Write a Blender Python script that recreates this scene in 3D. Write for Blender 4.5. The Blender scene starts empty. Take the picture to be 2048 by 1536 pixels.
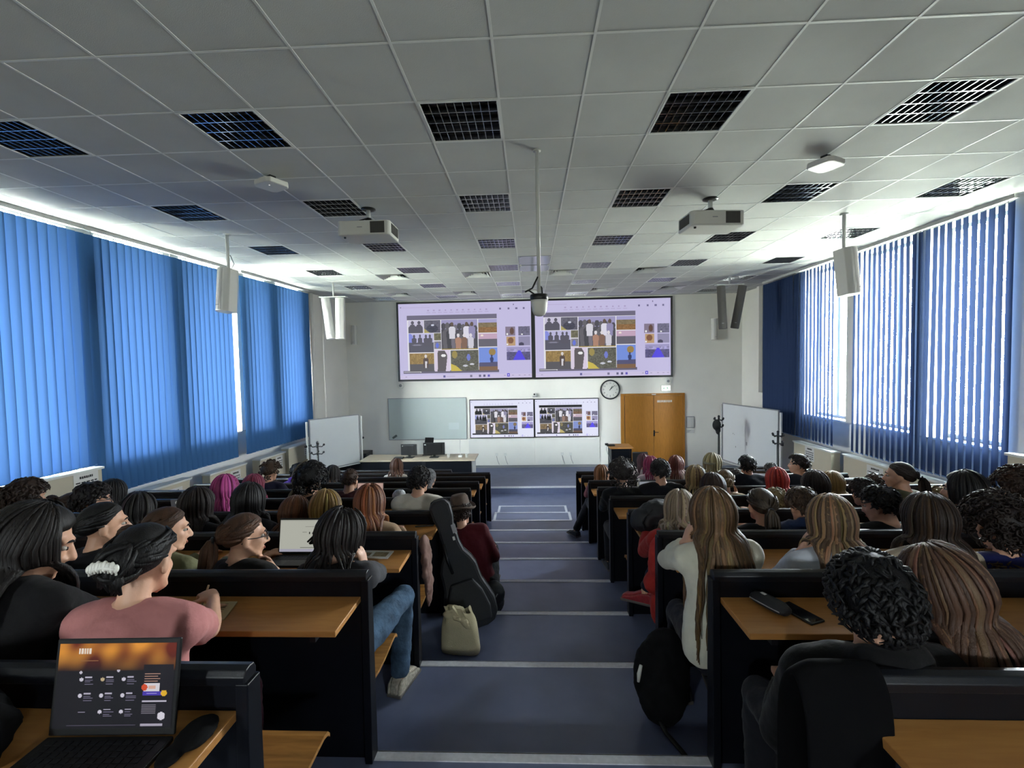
# Lecture hall seen from the back row: banked benches, audience, screens, louvred ceiling lights, blue blinds.
import bpy, math, random
import numpy as np
from mathutils import Vector, Matrix, Euler, noise

random.seed(11)
PI = math.pi
V = Vector
sc = bpy.context.scene
col = sc.collection

# ------------------------------------------------------------------ camera
CAM_Z = 3.211
cam_d = bpy.data.cameras.new('camera')
cam_d.sensor_fit = 'HORIZONTAL'
cam_d.sensor_width = 36.0
cam_d.lens = 36.0 * 912.46 / 2048.0
cam_d.clip_start = 0.02
cam = bpy.data.objects.new('camera', cam_d)
col.objects.link(cam)


def cam_rot(p, y, r):
    cp, sp, cy, sy, cr, sr = math.cos(p), math.sin(p), math.cos(y), math.sin(y), math.cos(r), math.sin(r)
    rz = Matrix(((cy, sy, 0), (-sy, cy, 0), (0, 0, 1)))
    b = Matrix(((1, 0, 0), (0, 0, -1), (0, 1, 0)))
    rx = Matrix(((1, 0, 0), (0, cp, -sp), (0, sp, cp)))
    rr = Matrix(((cr, -sr, 0), (sr, cr, 0), (0, 0, 1)))
    return rr @ rx @ b @ rz


_m = cam_rot(0.0443871, 0.0408859, -0.0190457)
_r = Matrix((_m[0], -_m[1], -_m[2])).transposed()
cam.matrix_world = Matrix.Translation((0, 0, CAM_Z)) @ _r.to_4x4()
sc.camera = cam

# ------------------------------------------------------------------ exposure
sc.view_settings.view_transform = 'Standard'
sc.view_settings.look = 'None'
sc.view_settings.gamma = 1.0
sc.view_settings.use_curve_mapping = False
sc.view_settings.exposure = 0.0
try:
    sc.cycles.max_bounces = 8
    sc.cycles.diffuse_bounces = 6
    sc.cycles.glossy_bounces = 3
    sc.cycles.transmission_bounces = 5
    sc.cycles.transparent_max_bounces = 8
    sc.cycles.sample_clamp_indirect = 4.0
    sc.cycles.caustics_reflective = False
    sc.cycles.caustics_refractive = False
    sc.cycles.use_denoising = True
except Exception:
    pass

# ------------------------------------------------------------------ overcast sky outside the windows
SKY = 330.0
world = bpy.data.worlds.new('sky')
sc.world = world
world.use_nodes = True
wn = world.node_tree
wn.nodes.clear()
wo = wn.nodes.new('ShaderNodeOutputWorld')
wb = wn.nodes.new('ShaderNodeBackground')
wr = wn.nodes.new('ShaderNodeValToRGB')
wx = wn.nodes.new('ShaderNodeSeparateXYZ')
wm = wn.nodes.new('ShaderNodeMapRange')
wt = wn.nodes.new('ShaderNodeTexCoord')
wn.links.new(wt.outputs['Generated'], wx.inputs[0])
wn.links.new(wx.outputs['Z'], wm.inputs['Value'])
wm.inputs['From Min'].default_value = -0.6
wm.inputs['From Max'].default_value = 0.8
wn.links.new(wm.outputs[0], wr.inputs[0])
els = wr.color_ramp.elements
els[0].position, els[0].color = 0.0, (0.36, 0.38, 0.33, 1)
els[1].position, els[1].color = 1.0, (0.80, 0.92, 1.0, 1)
e = els.new(0.40); e.color = (0.55, 0.55, 0.50, 1)
e = els.new(0.50); e.color = (0.95, 0.95, 1.0, 1)
wn.links.new(wr.outputs[0], wb.inputs['Color'])
wb.inputs['Strength'].default_value = SKY
wn.links.new(wb.outputs[0], wo.inputs[0])

# ------------------------------------------------------------------ room measures
CEIL = 5.088
FRONT = 13.25
DAIS_Y, DAIS_Z = 11.14, 0.169
ROW_T, ROW_R, ROW_Y0, ROW_Z0 = 0.8785, 0.1457, 2.0632, 1.374
AX0, AX1 = -0.77, 0.80                 # aisle edges
BX0, BX1 = -4.95, 4.95                 # outer bench ends
RW = 5.72                              # right blind plane
LA = math.atan(0.0755)                 # the left wall runs a little askew
ML = Matrix.Translation((-6.14, 0, 0)) @ Matrix.Rotation(-LA, 4, 'Z')
MR = Matrix.Translation((RW, 0, 0))


def row_y(i):
    return ROW_Y0 + ROW_T * i


def row_z(i):
    return ROW_Z0 - ROW_R * i


L_OPEN = [(4.45, 5.58), (5.92, 6.97), (7.26, 8.54), (8.76, 9.38), (9.75, 10.57)]
R_OPEN = [(4.5, 5.48), (5.75, 6.92), (7.16, 8.42), (8.62, 9.92)]
WZ0, WZ1 = 2.02, 5.03
# sky portals: one in every window opening, so that the daylight enters through the windows
for k, (a, b) in enumerate(L_OPEN + R_OPEN):
    d = bpy.data.lights.new('window_daylight', 'AREA')
    d.shape = 'RECTANGLE'
    d.size, d.size_y = WZ1 - WZ0, b - a
    o = bpy.data.objects.new('window_daylight', d)
    col.objects.link(o)
    try:
        d.cycles.is_portal = True
    except Exception:
        pass
    if k < len(L_OPEN):
        o.matrix_world = ML @ Matrix.Translation((-0.46, (a + b) / 2, (WZ0 + WZ1) / 2)) @ Matrix.Rotation(-PI / 2, 4, 'Y')
    else:
        o.matrix_world = MR @ Matrix.Translation((0.46, (a + b) / 2, (WZ0 + WZ1) / 2)) @ Matrix.Rotation(PI / 2, 4, 'Y')
ADDED_DOORS = [(-2.9, -1.7), (1.7, 2.9)]         # added doors out of view; their panes light the nearest people's backs
for a, b in ADDED_DOORS:
    d = bpy.data.lights.new('door_daylight', 'AREA')  # sky portal in the pane of an added, unseen door
    d.shape = 'RECTANGLE'
    d.size, d.size_y = 0.30, 0.50
    d.cycles.is_portal = True
    o = bpy.data.objects.new('door_daylight', d)
    col.objects.link(o)
    o.matrix_world = Matrix.Translation(((a + b) / 2, -3.42, 3.53)) @ Matrix.Rotation(PI / 2, 4, 'X')


# ------------------------------------------------------------------ mesh helpers
class MB:
    def __init__(s):
        s.v, s.f, s.m, s.c = [], [], [], []

    def add(s, vs, fs, mi=0, c=None):
        n = len(s.v)
        s.v.extend([tuple(p) for p in vs])
        for f in fs:
            s.f.append(tuple(n + k for k in f))
            s.m.append(mi)
            s.c.append(c)
        return s

    def box(s, x0, x1, y0, y1, z0, z1, mi=0, M=None, c=None):
        vs = [V((x, y, z)) for x in (x0, x1) for y in (y0, y1) for z in (z0, z1)]
        if M is not None:
            vs = [M @ p for p in vs]
        return s.add(vs, [(0, 1, 3, 2), (4, 6, 7, 5), (0, 4, 5, 1), (2, 3, 7, 6), (0, 2, 6, 4), (1, 5, 7, 3)], mi, c)

    def tube(s, pts, rad, n=8, mi=0, side=None, caps=True, c=None, rnd=False):
        pts = [V(p) for p in pts]
        rad = [(r, r) if not isinstance(r, (tuple, list)) else r for r in rad]
        if rnd:                                   # rounded ends
            a, b = pts[0], pts[-1]
            da, db = (pts[0] - pts[1]).normalized(), (pts[-1] - pts[-2]).normalized()
            ra, rb = rad[0], rad[-1]
            pa, pb, qa, qb = [], [], [], []
            for t in (0.97, 0.75, 0.4):
                k = math.sqrt(1 - t * t)
                pa.append(a + da * min(ra) * t); qa.append((ra[0] * k, ra[1] * k))
                pb.append(b + db * min(rb) * t); qb.append((rb[0] * k, rb[1] * k))
            pts = pa + pts + pb[::-1]
            rad = qa + rad + qb[::-1]
        ref = V(side) if side is not None else None
        rings = []
        prev = None
        for i, p in enumerate(pts):
            d = (pts[min(i + 1, len(pts) - 1)] - pts[max(i - 1, 0)])
            d = d.normalized() if d.length > 1e-9 else V((0, 0, 1))
            if ref is not None:
                x = ref - d * ref.dot(d)
            elif prev is not None:
                x = prev - d * prev.dot(d)
            else:
                x = V((1, 0, 0)) if abs(d.x) < 0.8 else V((0, 1, 0))
                x = x - d * x.dot(d)
            if x.length < 1e-6:
                x = d.orthogonal()
            x.normalize()
            prev = x
            y = d.cross(x)
            rings.append([p + x * (rad[i][0] * math.cos(2 * PI * k / n)) + y * (rad[i][1] * math.sin(2 * PI * k / n)) for k in range(n)])
        vs = [q for r in rings for q in r]
        fs = []
        for i in range(len(rings) - 1):
            for k in range(n):
                a, b = i * n + k, i * n + (k + 1) % n
                fs.append((a, b, b + n, a + n))
        if caps:
            fs.append(tuple(range(n - 1, -1, -1)))
            fs.append(tuple(range((len(rings) - 1) * n, len(rings) * n)))
        return s.add(vs, fs, mi, c)

    def ell(s, ctr, r, R=None, nu=12, nv=8, mi=0, c=None):
        ctr = V(ctr)
        if not isinstance(r, (tuple, list)):
            r = (r, r, r)
        vs = []
        for j in range(1, nv):
            t = PI * j / nv
            for k in range(nu):
                a = 2 * PI * k / nu
                p = V((r[0] * math.sin(t) * math.cos(a), r[1] * math.sin(t) * math.sin(a), r[2] * math.cos(t)))
                vs.append(ctr + (R @ p if R is not None else p))
        top, bot = V((0, 0, r[2])), V((0, 0, -r[2]))
        vs.append(ctr + (R @ top if R is not None else top))
        vs.append(ctr + (R @ bot if R is not None else bot))
        T, B = len(vs) - 2, len(vs) - 1
        fs = []
        for j in range(nv - 2):
            for k in range(nu):
                a, b = j * nu + k, j * nu + (k + 1) % nu
                fs.append((a, a + nu, b + nu, b))
        for k in range(nu):
            fs.append((T, k, (k + 1) % nu))
            q = (nv - 2) * nu
            fs.append((B, q + (k + 1) % nu, q + k))
        return s.add(vs, fs, mi, c)

    def lathe(s, prof, n=24, M=None, mi=0, c=None, caps=True):
        vs = []
        for r, z in prof:
            for k in range(n):
                p = V((r * math.cos(2 * PI * k / n), r * math.sin(2 * PI * k / n), z))
                vs.append(M @ p if M is not None else p)
        fs = []
        for i in range(len(prof) - 1):
            for k in range(n):
                a, b = i * n + k, i * n + (k + 1) % n
                fs.append((a, b, b + n, a + n))
        if caps:
            fs.append(tuple(range(n - 1, -1, -1)))
            fs.append(tuple(range((len(prof) - 1) * n, len(prof) * n)))
        return s.add(vs, fs, mi, c)

    def prism(s, poly, d0, d1, f, mi=0, c=None):
        """extrude a 2-D outline: f(u, v, d) gives the point"""
        n = len(poly)
        vs = [f(u, v, d0) for u, v in poly] + [f(u, v, d1) for u, v in poly]
        fs = [tuple(range(n - 1, -1, -1)), tuple(range(n, 2 * n))]
        fs += [(k, (k + 1) % n, n + (k + 1) % n, n + k) for k in range(n)]
        return s.add(vs, fs, mi, c)


def text_into(mb, body, size, M, depth=0.0006, mi=0):
    """flat lettering turned into mesh faces"""
    fc = bpy.data.curves.new('lettering', 'FONT')
    fc.body, fc.size, fc.align_x, fc.align_y, fc.extrude = body, size, 'CENTER', 'CENTER', depth
    o = bpy.data.objects.new('lettering', fc)
    col.objects.link(o)
    me = bpy.data.meshes.new_from_object(o.evaluated_get(bpy.context.evaluated_depsgraph_get()))
    mb.add([M @ v.co for v in me.vertices], [tuple(p.vertices) for p in me.polygons], mi)
    bpy.data.objects.remove(o)
    bpy.data.curves.remove(fc)
    bpy.data.meshes.remove(me)


ROOTM = {}


def mesh_from(name, mb, smooth=False, inv=None, tone=False):
    me = bpy.data.meshes.new(name)
    vs = mb.v
    if inv is not None:
        a = np.array(vs, float)
        im = np.array(inv)
        vs = (a @ im[:3, :3].T + im[:3, 3]).tolist()
    me.from_pydata(vs, [], mb.f)
    if any(mb.m):
        me.polygons.foreach_set('material_index', mb.m)
    if smooth:
        me.polygons.foreach_set('use_smooth', [True] * len(mb.f))
    if tone:
        at = me.color_attributes.new('Col', 'FLOAT_COLOR', 'CORNER')
        buf = []
        for f, c in zip(mb.f, mb.c):
            c = c if c is not None else (1, 1, 1)
            buf.extend(list((c[0], c[1], c[2], 1.0)) * len(f))
        at.data.foreach_set('color', buf)
    me.update()
    return me


def obj(name, mb, mat, parent=None, smooth=False, bevel=0.0, world=True, M=None, tone=False, remesh=0.0, relax=0, fold=0.0):
    """one mesh object. Geometry is given in world space (or, with world=False, in the parent's space)."""
    inv = None
    if parent is not None and world and parent.name in ROOTM:
        inv = ROOTM[parent.name].inverted()
    me = mesh_from(name, mb, smooth, inv, tone)
    for m in (mat if isinstance(mat, (list, tuple)) else [mat]):
        me.materials.append(m)
    o = bpy.data.objects.new(name, me)
    col.objects.link(o)
    if parent is not None:
        o.parent = parent
        if not world and M is not None:
            o.matrix_local = M
    elif M is not None:
        o.matrix_world = M
    if remesh:
        d = o.modifiers.new('remesh', 'REMESH')
        d.mode = 'VOXEL'
        d.voxel_size = remesh
        d.use_smooth_shade = True
    if relax:
        d = o.modifiers.new('smooth', 'SMOOTH')
        d.factor = 0.5
        d.iterations = relax
    if bevel:
        d = o.modifiers.new('bevel', 'BEVEL')
        d.width = bevel
        d.segments = 2
        d.limit_method = 'ANGLE'
        d.angle_limit = 0.6
    return o


def tag(o, label, cat, group=None):
    o['label'] = label
    o['category'] = cat
    if group:
        o['group'] = group
    return o


def thing(name, label, cat, loc=(0, 0, 0), rz=0.0, group=None, M=None):
    o = bpy.data.objects.new(name, None)
    col.objects.link(o)
    if M is None:
        M = Matrix.Translation(V(loc)) @ Matrix.Rotation(rz, 4, 'Z')
    o.matrix_world = M
    ROOTM[o.name] = M.copy()
    o.empty_display_size = 0.1
    return tag(o, label, cat, group)


def struct(o):
    o['kind'] = 'structure'
    return o


def dup(root, M, label, group=None):
    r = root.copy()
    col.objects.link(r)
    r.matrix_world = M
    r['label'] = label
    if group:
        r['group'] = group
    for ch in list(root.children):
        c = ch.copy()
        col.objects.link(c)
        c.parent = r
        for g in list(ch.children):
            d = g.copy()
            col.objects.link(d)
            d.parent = c
    return r


# ------------------------------------------------------------------ materials
def lin(h):
    h = h.lstrip('#')
    out = []
    for k in (0, 2, 4):
        x = int(h[k:k + 2], 16) / 255
        out.append(x / 12.92 if x <= 0.04045 else ((x + 0.055) / 1.055) ** 2.4)
    return tuple(out)


def rgb(x):
    return lin(x) if isinstance(x, str) else x


MATS = {}


def nodes(name):
    m = bpy.data.materials.new(name)
    m.use_nodes = True
    nt = m.node_tree
    b = nt.nodes['Principled BSDF']
    return m, nt, b


def pm(name, c, rough=0.6, metal=0.0, var=0.0, scale=20.0, bump=0.0, bscale=60.0, spec=0.5, stretch=None, sheen=0.0, coat=0.0):
    """principled material with noise colour variation and bump"""
    if name in MATS:
        return MATS[name]
    m, nt, b = nodes(name)
    c = rgb(c)
    b.inputs['Base Color'].default_value = (*c, 1)
    b.inputs['Roughness'].default_value = rough
    b.inputs['Metallic'].default_value = metal
    b.inputs['Specular IOR Level'].default_value = spec
    if sheen:
        b.inputs['Sheen Weight'].default_value = sheen
    if coat:
        b.inputs['Coat Weight'].default_value = coat
        b.inputs['Coat Roughness'].default_value = 0.15
    tc = nt.nodes.new('ShaderNodeTexCoord')
    src = tc.outputs['Object']
    if stretch:
        mp = nt.nodes.new('ShaderNodeMapping')
        mp.inputs['Scale'].default_value = stretch
        nt.links.new(src, mp.inputs[0])
        src = mp.outputs[0]
    if var:
        n = nt.nodes.new('ShaderNodeTexNoise')
        n.inputs['Scale'].default_value = scale
        n.inputs['Detail'].default_value = 4
        nt.links.new(src, n.inputs['Vector'])
        r = nt.nodes.new('ShaderNodeValToRGB')
        r.color_ramp.elements[0].position = 0.3
        r.color_ramp.elements[1].position = 0.7
        r.color_ramp.elements[0].color = (*[x * (1 - var) for x in c], 1)
        r.color_ramp.elements[1].color = (*[min(1, x * (1 + var)) for x in c], 1)
        nt.links.new(n.outputs['Fac'], r.inputs[0])
        nt.links.new(r.outputs[0], b.inputs['Base Color'])
    if bump:
        n2 = nt.nodes.new('ShaderNodeTexNoise')
        n2.inputs['Scale'].default_value = bscale
        n2.inputs['Detail'].default_value = 3
        nt.links.new(src, n2.inputs['Vector'])
        bp = nt.nodes.new('ShaderNodeBump')
        bp.inputs['Strength'].default_value = bump
        bp.inputs['Distance'].default_value = 0.01
        nt.links.new(n2.outputs['Fac'], bp.inputs['Height'])
        nt.links.new(bp.outputs[0], b.inputs['Normal'])
    MATS[name] = m
    return m


def emit_attr(name, strength):
    """screen: emits the picture stored in the mesh"""
    if name in MATS:
        return MATS[name]
    m, nt, b = nodes(name)
    at = nt.nodes.new('ShaderNodeVertexColor')
    at.layer_name = 'Col'
    b.inputs['Base Color'].default_value = (0.02, 0.02, 0.02, 1)
    b.inputs['Roughness'].default_value = 0.4
    b.inputs['Specular IOR Level'].default_value = 0.1
    nt.links.new(at.outputs['Color'], b.inputs['Emission Color'])
    b.inputs['Emission Strength'].default_value = strength
    MATS[name] = m
    return m


def emit(name, c, strength):
    if name in MATS:
        return MATS[name]
    m, nt, b = nodes(name)
    b.inputs['Base Color'].default_value = (*rgb(c), 1)
    b.inputs['Emission Color'].default_value = (*rgb(c), 1)
    b.inputs['Emission Strength'].default_value = strength
    MATS[name] = m
    return m


def hair_mat(c, rough=0.55):
    name = 'hair_%02x%02x%02x' % tuple(int(255 * min(1, x) ** 0.45) for x in rgb(c))
    if name in MATS:
        return MATS[name]
    m, nt, b = nodes(name)
    at = nt.nodes.new('ShaderNodeVertexColor')
    at.layer_name = 'Col'
    mx = nt.nodes.new('ShaderNodeMix')
    mx.data_type = 'RGBA'
    mx.blend_type = 'MULTIPLY'
    mx.inputs[0].default_value = 1.0
    mx.inputs[6].default_value = (*rgb(c), 1)
    nt.links.new(at.outputs['Color'], mx.inputs[7])
    nt.links.new(mx.outputs[2], b.inputs['Base Color'])
    b.inputs['Roughness'].default_value = rough
    b.inputs['Specular IOR Level'].default_value = 0.3
    tc = nt.nodes.new('ShaderNodeTexCoord')
    mp = nt.nodes.new('ShaderNodeMapping')
    mp.inputs['Scale'].default_value = (240, 240, 14)
    n = nt.nodes.new('ShaderNodeTexNoise')
    n.inputs['Scale'].default_value = 1.0
    nt.links.new(tc.outputs['Object'], mp.inputs[0])
    nt.links.new(mp.outputs[0], n.inputs['Vector'])
    bp = nt.nodes.new('ShaderNodeBump')
    bp.inputs['Strength'].default_value = 0.5
    bp.inputs['Distance'].default_value = 0.004
    nt.links.new(n.outputs['Fac'], bp.inputs['Height'])
    nt.links.new(bp.outputs[0], b.inputs['Normal'])
    MATS[name] = m
    return m


def blind_mat(name, c, trans, mixf):
    """thin woven fabric that lets daylight glow through"""
    m = bpy.data.materials.new(name)
    m.use_nodes = True
    nt = m.node_tree
    nt.nodes.clear()
    out = nt.nodes.new('ShaderNodeOutputMaterial')
    df = nt.nodes.new('ShaderNodeBsdfDiffuse')
    tr = nt.nodes.new('ShaderNodeBsdfTranslucent')
    mx = nt.nodes.new('ShaderNodeMixShader')
    tc = nt.nodes.new('ShaderNodeTexCoord')
    n = nt.nodes.new('ShaderNodeTexNoise')
    n.inputs['Scale'].default_value = 420
    n.inputs['Detail'].default_value = 1
    r = nt.nodes.new('ShaderNodeValToRGB')
    c, trans = rgb(c), rgb(trans)
    r.color_ramp.elements[0].color = (*[x * 0.75 for x in trans], 1)
    r.color_ramp.elements[1].color = (*[min(1, x * 1.25) for x in trans], 1)
    nt.links.new(tc.outputs['Object'], n.inputs['Vector'])
    nt.links.new(n.outputs['Fac'], r.inputs[0])
    nt.links.new(r.outputs[0], tr.inputs[0])
    df.inputs[0].default_value = (*c, 1)
    mx.inputs[0].default_value = mixf
    nt.links.new(df.outputs[0], mx.inputs[1])
    nt.links.new(tr.outputs[0], mx.inputs[2])
    nt.links.new(mx.outputs[0], out.inputs[0])
    MATS[name] = m
    return m


def glass_mat(name, tint=(0.92, 0.96, 0.95), gl=0.08):
    m = bpy.data.materials.new(name)
    m.use_nodes = True
    nt = m.node_tree
    nt.nodes.clear()
    out = nt.nodes.new('ShaderNodeOutputMaterial')
    t = nt.nodes.new('ShaderNodeBsdfTransparent')
    t.inputs[0].default_value = (*tint, 1)
    g = nt.nodes.new('ShaderNodeBsdfGlossy')
    g.inputs['Roughness'].default_value = 0.05
    mx = nt.nodes.new('ShaderNodeMixShader')
    mx.inputs[0].default_value = gl
    nt.links.new(t.outputs[0], mx.inputs[1])
    nt.links.new(g.outputs[0], mx.inputs[2])
    nt.links.new(mx.outputs[0], out.inputs[0])
    MATS[name] = m
    return m


def wood_mat(name, c0, c1, rough=0.4, axis=(3, 26, 26)):
    m, nt, b = nodes(name)
    tc = nt.nodes.new('ShaderNodeTexCoord')
    mp = nt.nodes.new('ShaderNodeMapping')
    mp.inputs['Scale'].default_value = axis
    n = nt.nodes.new('ShaderNodeTexNoise')
    n.inputs['Scale'].default_value = 1.6
    n.inputs['Detail'].default_value = 6
    n.inputs['Distortion'].default_value = 0.6
    r = nt.nodes.new('ShaderNodeValToRGB')
    r.color_ramp.elements[0].position = 0.3
    r.color_ramp.elements[1].position = 0.72
    r.color_ramp.elements[0].color = (*rgb(c0), 1)
    r.color_ramp.elements[1].color = (*rgb(c1), 1)
    nt.links.new(tc.outputs['Object'], mp.inputs[0])
    nt.links.new(mp.outputs[0], n.inputs['Vector'])
    nt.links.new(n.outputs['Fac'], r.inputs[0])
    nt.links.new(r.outputs[0], b.inputs['Base Color'])
    b.inputs['Roughness'].default_value = rough
    MATS[name] = m
    return m


M_WALL = pm('wall_paint', '#f5f2e8', 0.85, var=0.03, scale=1.5)
M_TILE = pm('ceiling_tile', '#d2d2ce', 0.9, var=0.05, scale=2.0, bump=0.15, bscale=180)
M_GRID = pm('ceiling_grid_white', '#f2f2ee', 0.5)
M_FLOOR = pm('blue_linoleum', '#676e8a', 0.30, var=0.10, scale=5.0, bump=0.03, bscale=300)
M_STRIP = pm('aluminium_strip', '#e6e6ea', 0.45, metal=0.15, var=0.08, scale=40)
M_LAM = pm('black_laminate', '#0a0c13', 0.42, var=0.15, scale=9, spec=0.22)
M_RAIL = pm('black_rail', '#101218', 0.36, bump=0.05, bscale=200, spec=0.35)
M_WOOD = wood_mat('beech_laminate', '#aa743c', '#bc874c', 0.38)
M_WOODE = wood_mat('beech_edge', '#8a5c2a', '#b98442', 0.5)
M_DOOR = wood_mat('door_veneer', '#a06a20', '#b4782a', 0.45, axis=(26, 26, 3))
M_BLACK = pm('black_plastic', '#0b0b0d', 0.4)
M_DARK = pm('dark_metal', '#15161a', 0.45, metal=0.3)
M_WHITE = pm('white_plastic', '#e6e4dc', 0.45, var=0.02, scale=3)
M_WMET = pm('white_metal', '#dcdcd6', 0.4)
M_GREY = pm('grey_plastic', '#8b8c8e', 0.5)
M_GRILLE = pm('speaker_grille', '#4a4744', 0.7, bump=0.3, bscale=500)
M_CHROME = pm('polished_louvre', '#d6d8da', 0.16, metal=1.0)
M_TRAY = pm('lamp_tray', '#4c4d52', 0.35, metal=0.5)
M_BEIGE = pm('radiator_cover_board', '#c9c0a8', 0.7, var=0.03, scale=2)
M_WBOARD = pm('whiteboard_enamel', '#d9dcdb', 0.22, coat=0.3)
M_GLASSB = pm('glass_board', '#c6d0cc', 0.15, coat=0.4)
M_PAPER = pm('paper', '#dad8d2', 0.8, var=0.02, scale=8)
M_INK = pm('printed_ink', '#1f1d1c', 0.8)
M_FRAME = pm('window_frame', '#e4e4de', 0.4)
M_PANE = glass_mat('window_glass')
M_BLIND_L = blind_mat('blue_blind_left', '#3b618e', '#628bd0', 0.0138)
M_BLIND_R = blind_mat('blue_blind_right', '#2f3d5c', '#6a80b4', 0.010)


# ------------------------------------------------------------------ floor: banked terraces, aisle steps, stage
WLX, WRX = -6.6, 6.1
BACK = -3.2
m = MB()
m.box(WLX, WRX, BACK, FRONT + 0.2, -0.15, 0.0)
struct(obj('floor', m, M_FLOOR))
m = MB()
for i in range(-5, 8):
    y0 = BACK if i == -5 else row_y(i - 1)
    m.box(WLX, WRX, y0, row_y(i), 0.0, row_z(i))
m.box(WLX, -1.0, row_y(7), row_y(8), 0.0, row_z(8))
m.box(1.0, WRX, row_y(7), row_y(8), 0.0, row_z(8))
m.box(-0.745, 0.735, row_y(7), row_y(8), 0.0, row_z(8))
m.box(-0.735, 0.725, row_y(8), row_y(9), 0.0, row_z(9))
struct(obj('floor_terraces', m, M_FLOOR))
m = MB()
m.box(WLX, WRX, DAIS_Y, FRONT + 0.2, 0.0, DAIS_Z)
struct(obj('floor_stage', m, M_FLOOR))
n_trim = 1


def trim(mb, mat, bevel=0.0):
    global n_trim
    o = struct(obj('trim_%d' % n_trim, mb, mat, bevel=bevel))
    n_trim += 1
    return o


for i in range(-2, 10):
    y, z = row_y(i), row_z(i)
    x0, x1 = (-0.775, 0.795) if i < 7 else ((-0.965, 0.70) if i == 7 else ((-0.765, 0.745) if i == 8 else (-0.748, 0.733)))
    m = MB()
    m.box(x0, x1, y - 0.045, y + 0.006, z, z + 0.005)
    m.box(x0, x1, y + 0.001, y + 0.007, z - 0.03, z + 0.005)
    for k in range(4):                                  # countersunk screws
        x = x0 + (x1 - x0) * (0.12 + 0.25 * k)
        m.lathe([(0.006, 0.0), (0.004, 0.0012)], 8, Matrix.Translation((x, y - 0.02, z + 0.005)))
    if i >= 8:                                          # side edges of the two free-standing steps
        y0 = row_y(i - 1) + 0.01
        m.box(x0 - 0.002, x0 + 0.045, y0, y - 0.045, z, z + 0.005)
        m.box(x1 - 0.045, x1 + 0.002, y0, y - 0.045, z, z + 0.005)
        m.box(x0 - 0.004, x0 + 0.002, y0, y, z - 0.03, z + 0.005)
        m.box(x1 - 0.002, x1 + 0.004, y0, y, z - 0.03, z + 0.005)
    trim(m, M_STRIP)
m = MB()
m.box(WLX + 0.3, WRX - 0.1, DAIS_Y - 0.007, DAIS_Y + 0.045, DAIS_Z, DAIS_Z + 0.005)
m.box(WLX + 0.3, WRX - 0.1, DAIS_Y - 0.008, DAIS_Y - 0.001, DAIS_Z - 0.03, DAIS_Z + 0.005)
trim(m, M_STRIP)

# ------------------------------------------------------------------ walls
m = MB()
m.box(WLX, WRX + 0.2, FRONT, FRONT + 0.2, -0.1, CEIL + 0.4)
struct(obj('wall_front', m, M_WALL))
m = MB()
BZ0, BZ1 = row_z(-5), row_z(-5) + 2.05
xs = [WLX] + [q for ab in ADDED_DOORS for q in ab] + [WRX + 0.2]
for k in range(0, len(xs), 2):
    m.box(xs[k], xs[k + 1], BACK - 0.2, BACK, -0.1, CEIL + 0.4)
for a, b in ADDED_DOORS:
    m.box(a, b, BACK - 0.2, BACK, -0.1, BZ0)
    m.box(a, b, BACK - 0.2, BACK, BZ1, CEIL + 0.4)
struct(obj('wall_back', m, M_WALL))
for k, (a, b) in enumerate(ADDED_DOORS):
    m = MB()
    c, gz0, gz1 = (a + b) / 2, 3.28, 3.78
    for x0, x1, z0, z1 in ((a, c - 0.15, BZ0, BZ1), (c + 0.15, b, BZ0, BZ1), (c - 0.15, c + 0.15, BZ0, gz0), (c - 0.15, c + 0.15, gz1, BZ1)):
        m.box(x0, x1, BACK - 0.10, BACK - 0.05, z0, z1)
    dr = struct(obj('door_%d' % (k + 2), m, M_DOOR))  # added door behind the camera, there for the daylight through its pane
    ROOTM[dr.name] = Matrix.Identity(4)
    m = MB(); m.box(c - 0.15, c + 0.15, BACK - 0.08, BACK - 0.075, gz0, gz1)
    obj('pane', m, M_PANE, dr)


def side_wall(name, Mx, sg, opens, d0, d1):
    """wall with window openings: piers, parapet and lintel in one mesh"""
    m = MB()
    a0, a1 = min(sg * d0, sg * d1), max(sg * d0, sg * d1)
    y0, y1 = BACK - 0.1, FRONT + 0.1
    m.box(a0, a1, y0, y1, -0.1, WZ0)
    m.box(a0, a1, y0, y1, WZ1, CEIL + 0.4)
    ys = [y0] + [q for ab in opens for q in ab] + [y1]
    for k in range(0, len(ys), 2):
        m.box(a0, a1, ys[k], ys[k + 1], WZ0, WZ1)
    p0, p1 = min(sg * d0, sg * -0.07), max(sg * d0, sg * -0.07)
    for k in range(0, len(ys), 2):                      # pilasters and beam between the windows
        e1 = ys[k + 1] if ys[k + 1] < 11 else ys[k] + 0.3
        m.box(p0, p1, ys[k], e1, WZ0, WZ1)
    m.box(p0, p1, y0, ys[-2] + 0.3, WZ1, CEIL)
    return struct(obj(name, m, M_WALL, M=Mx))


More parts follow.
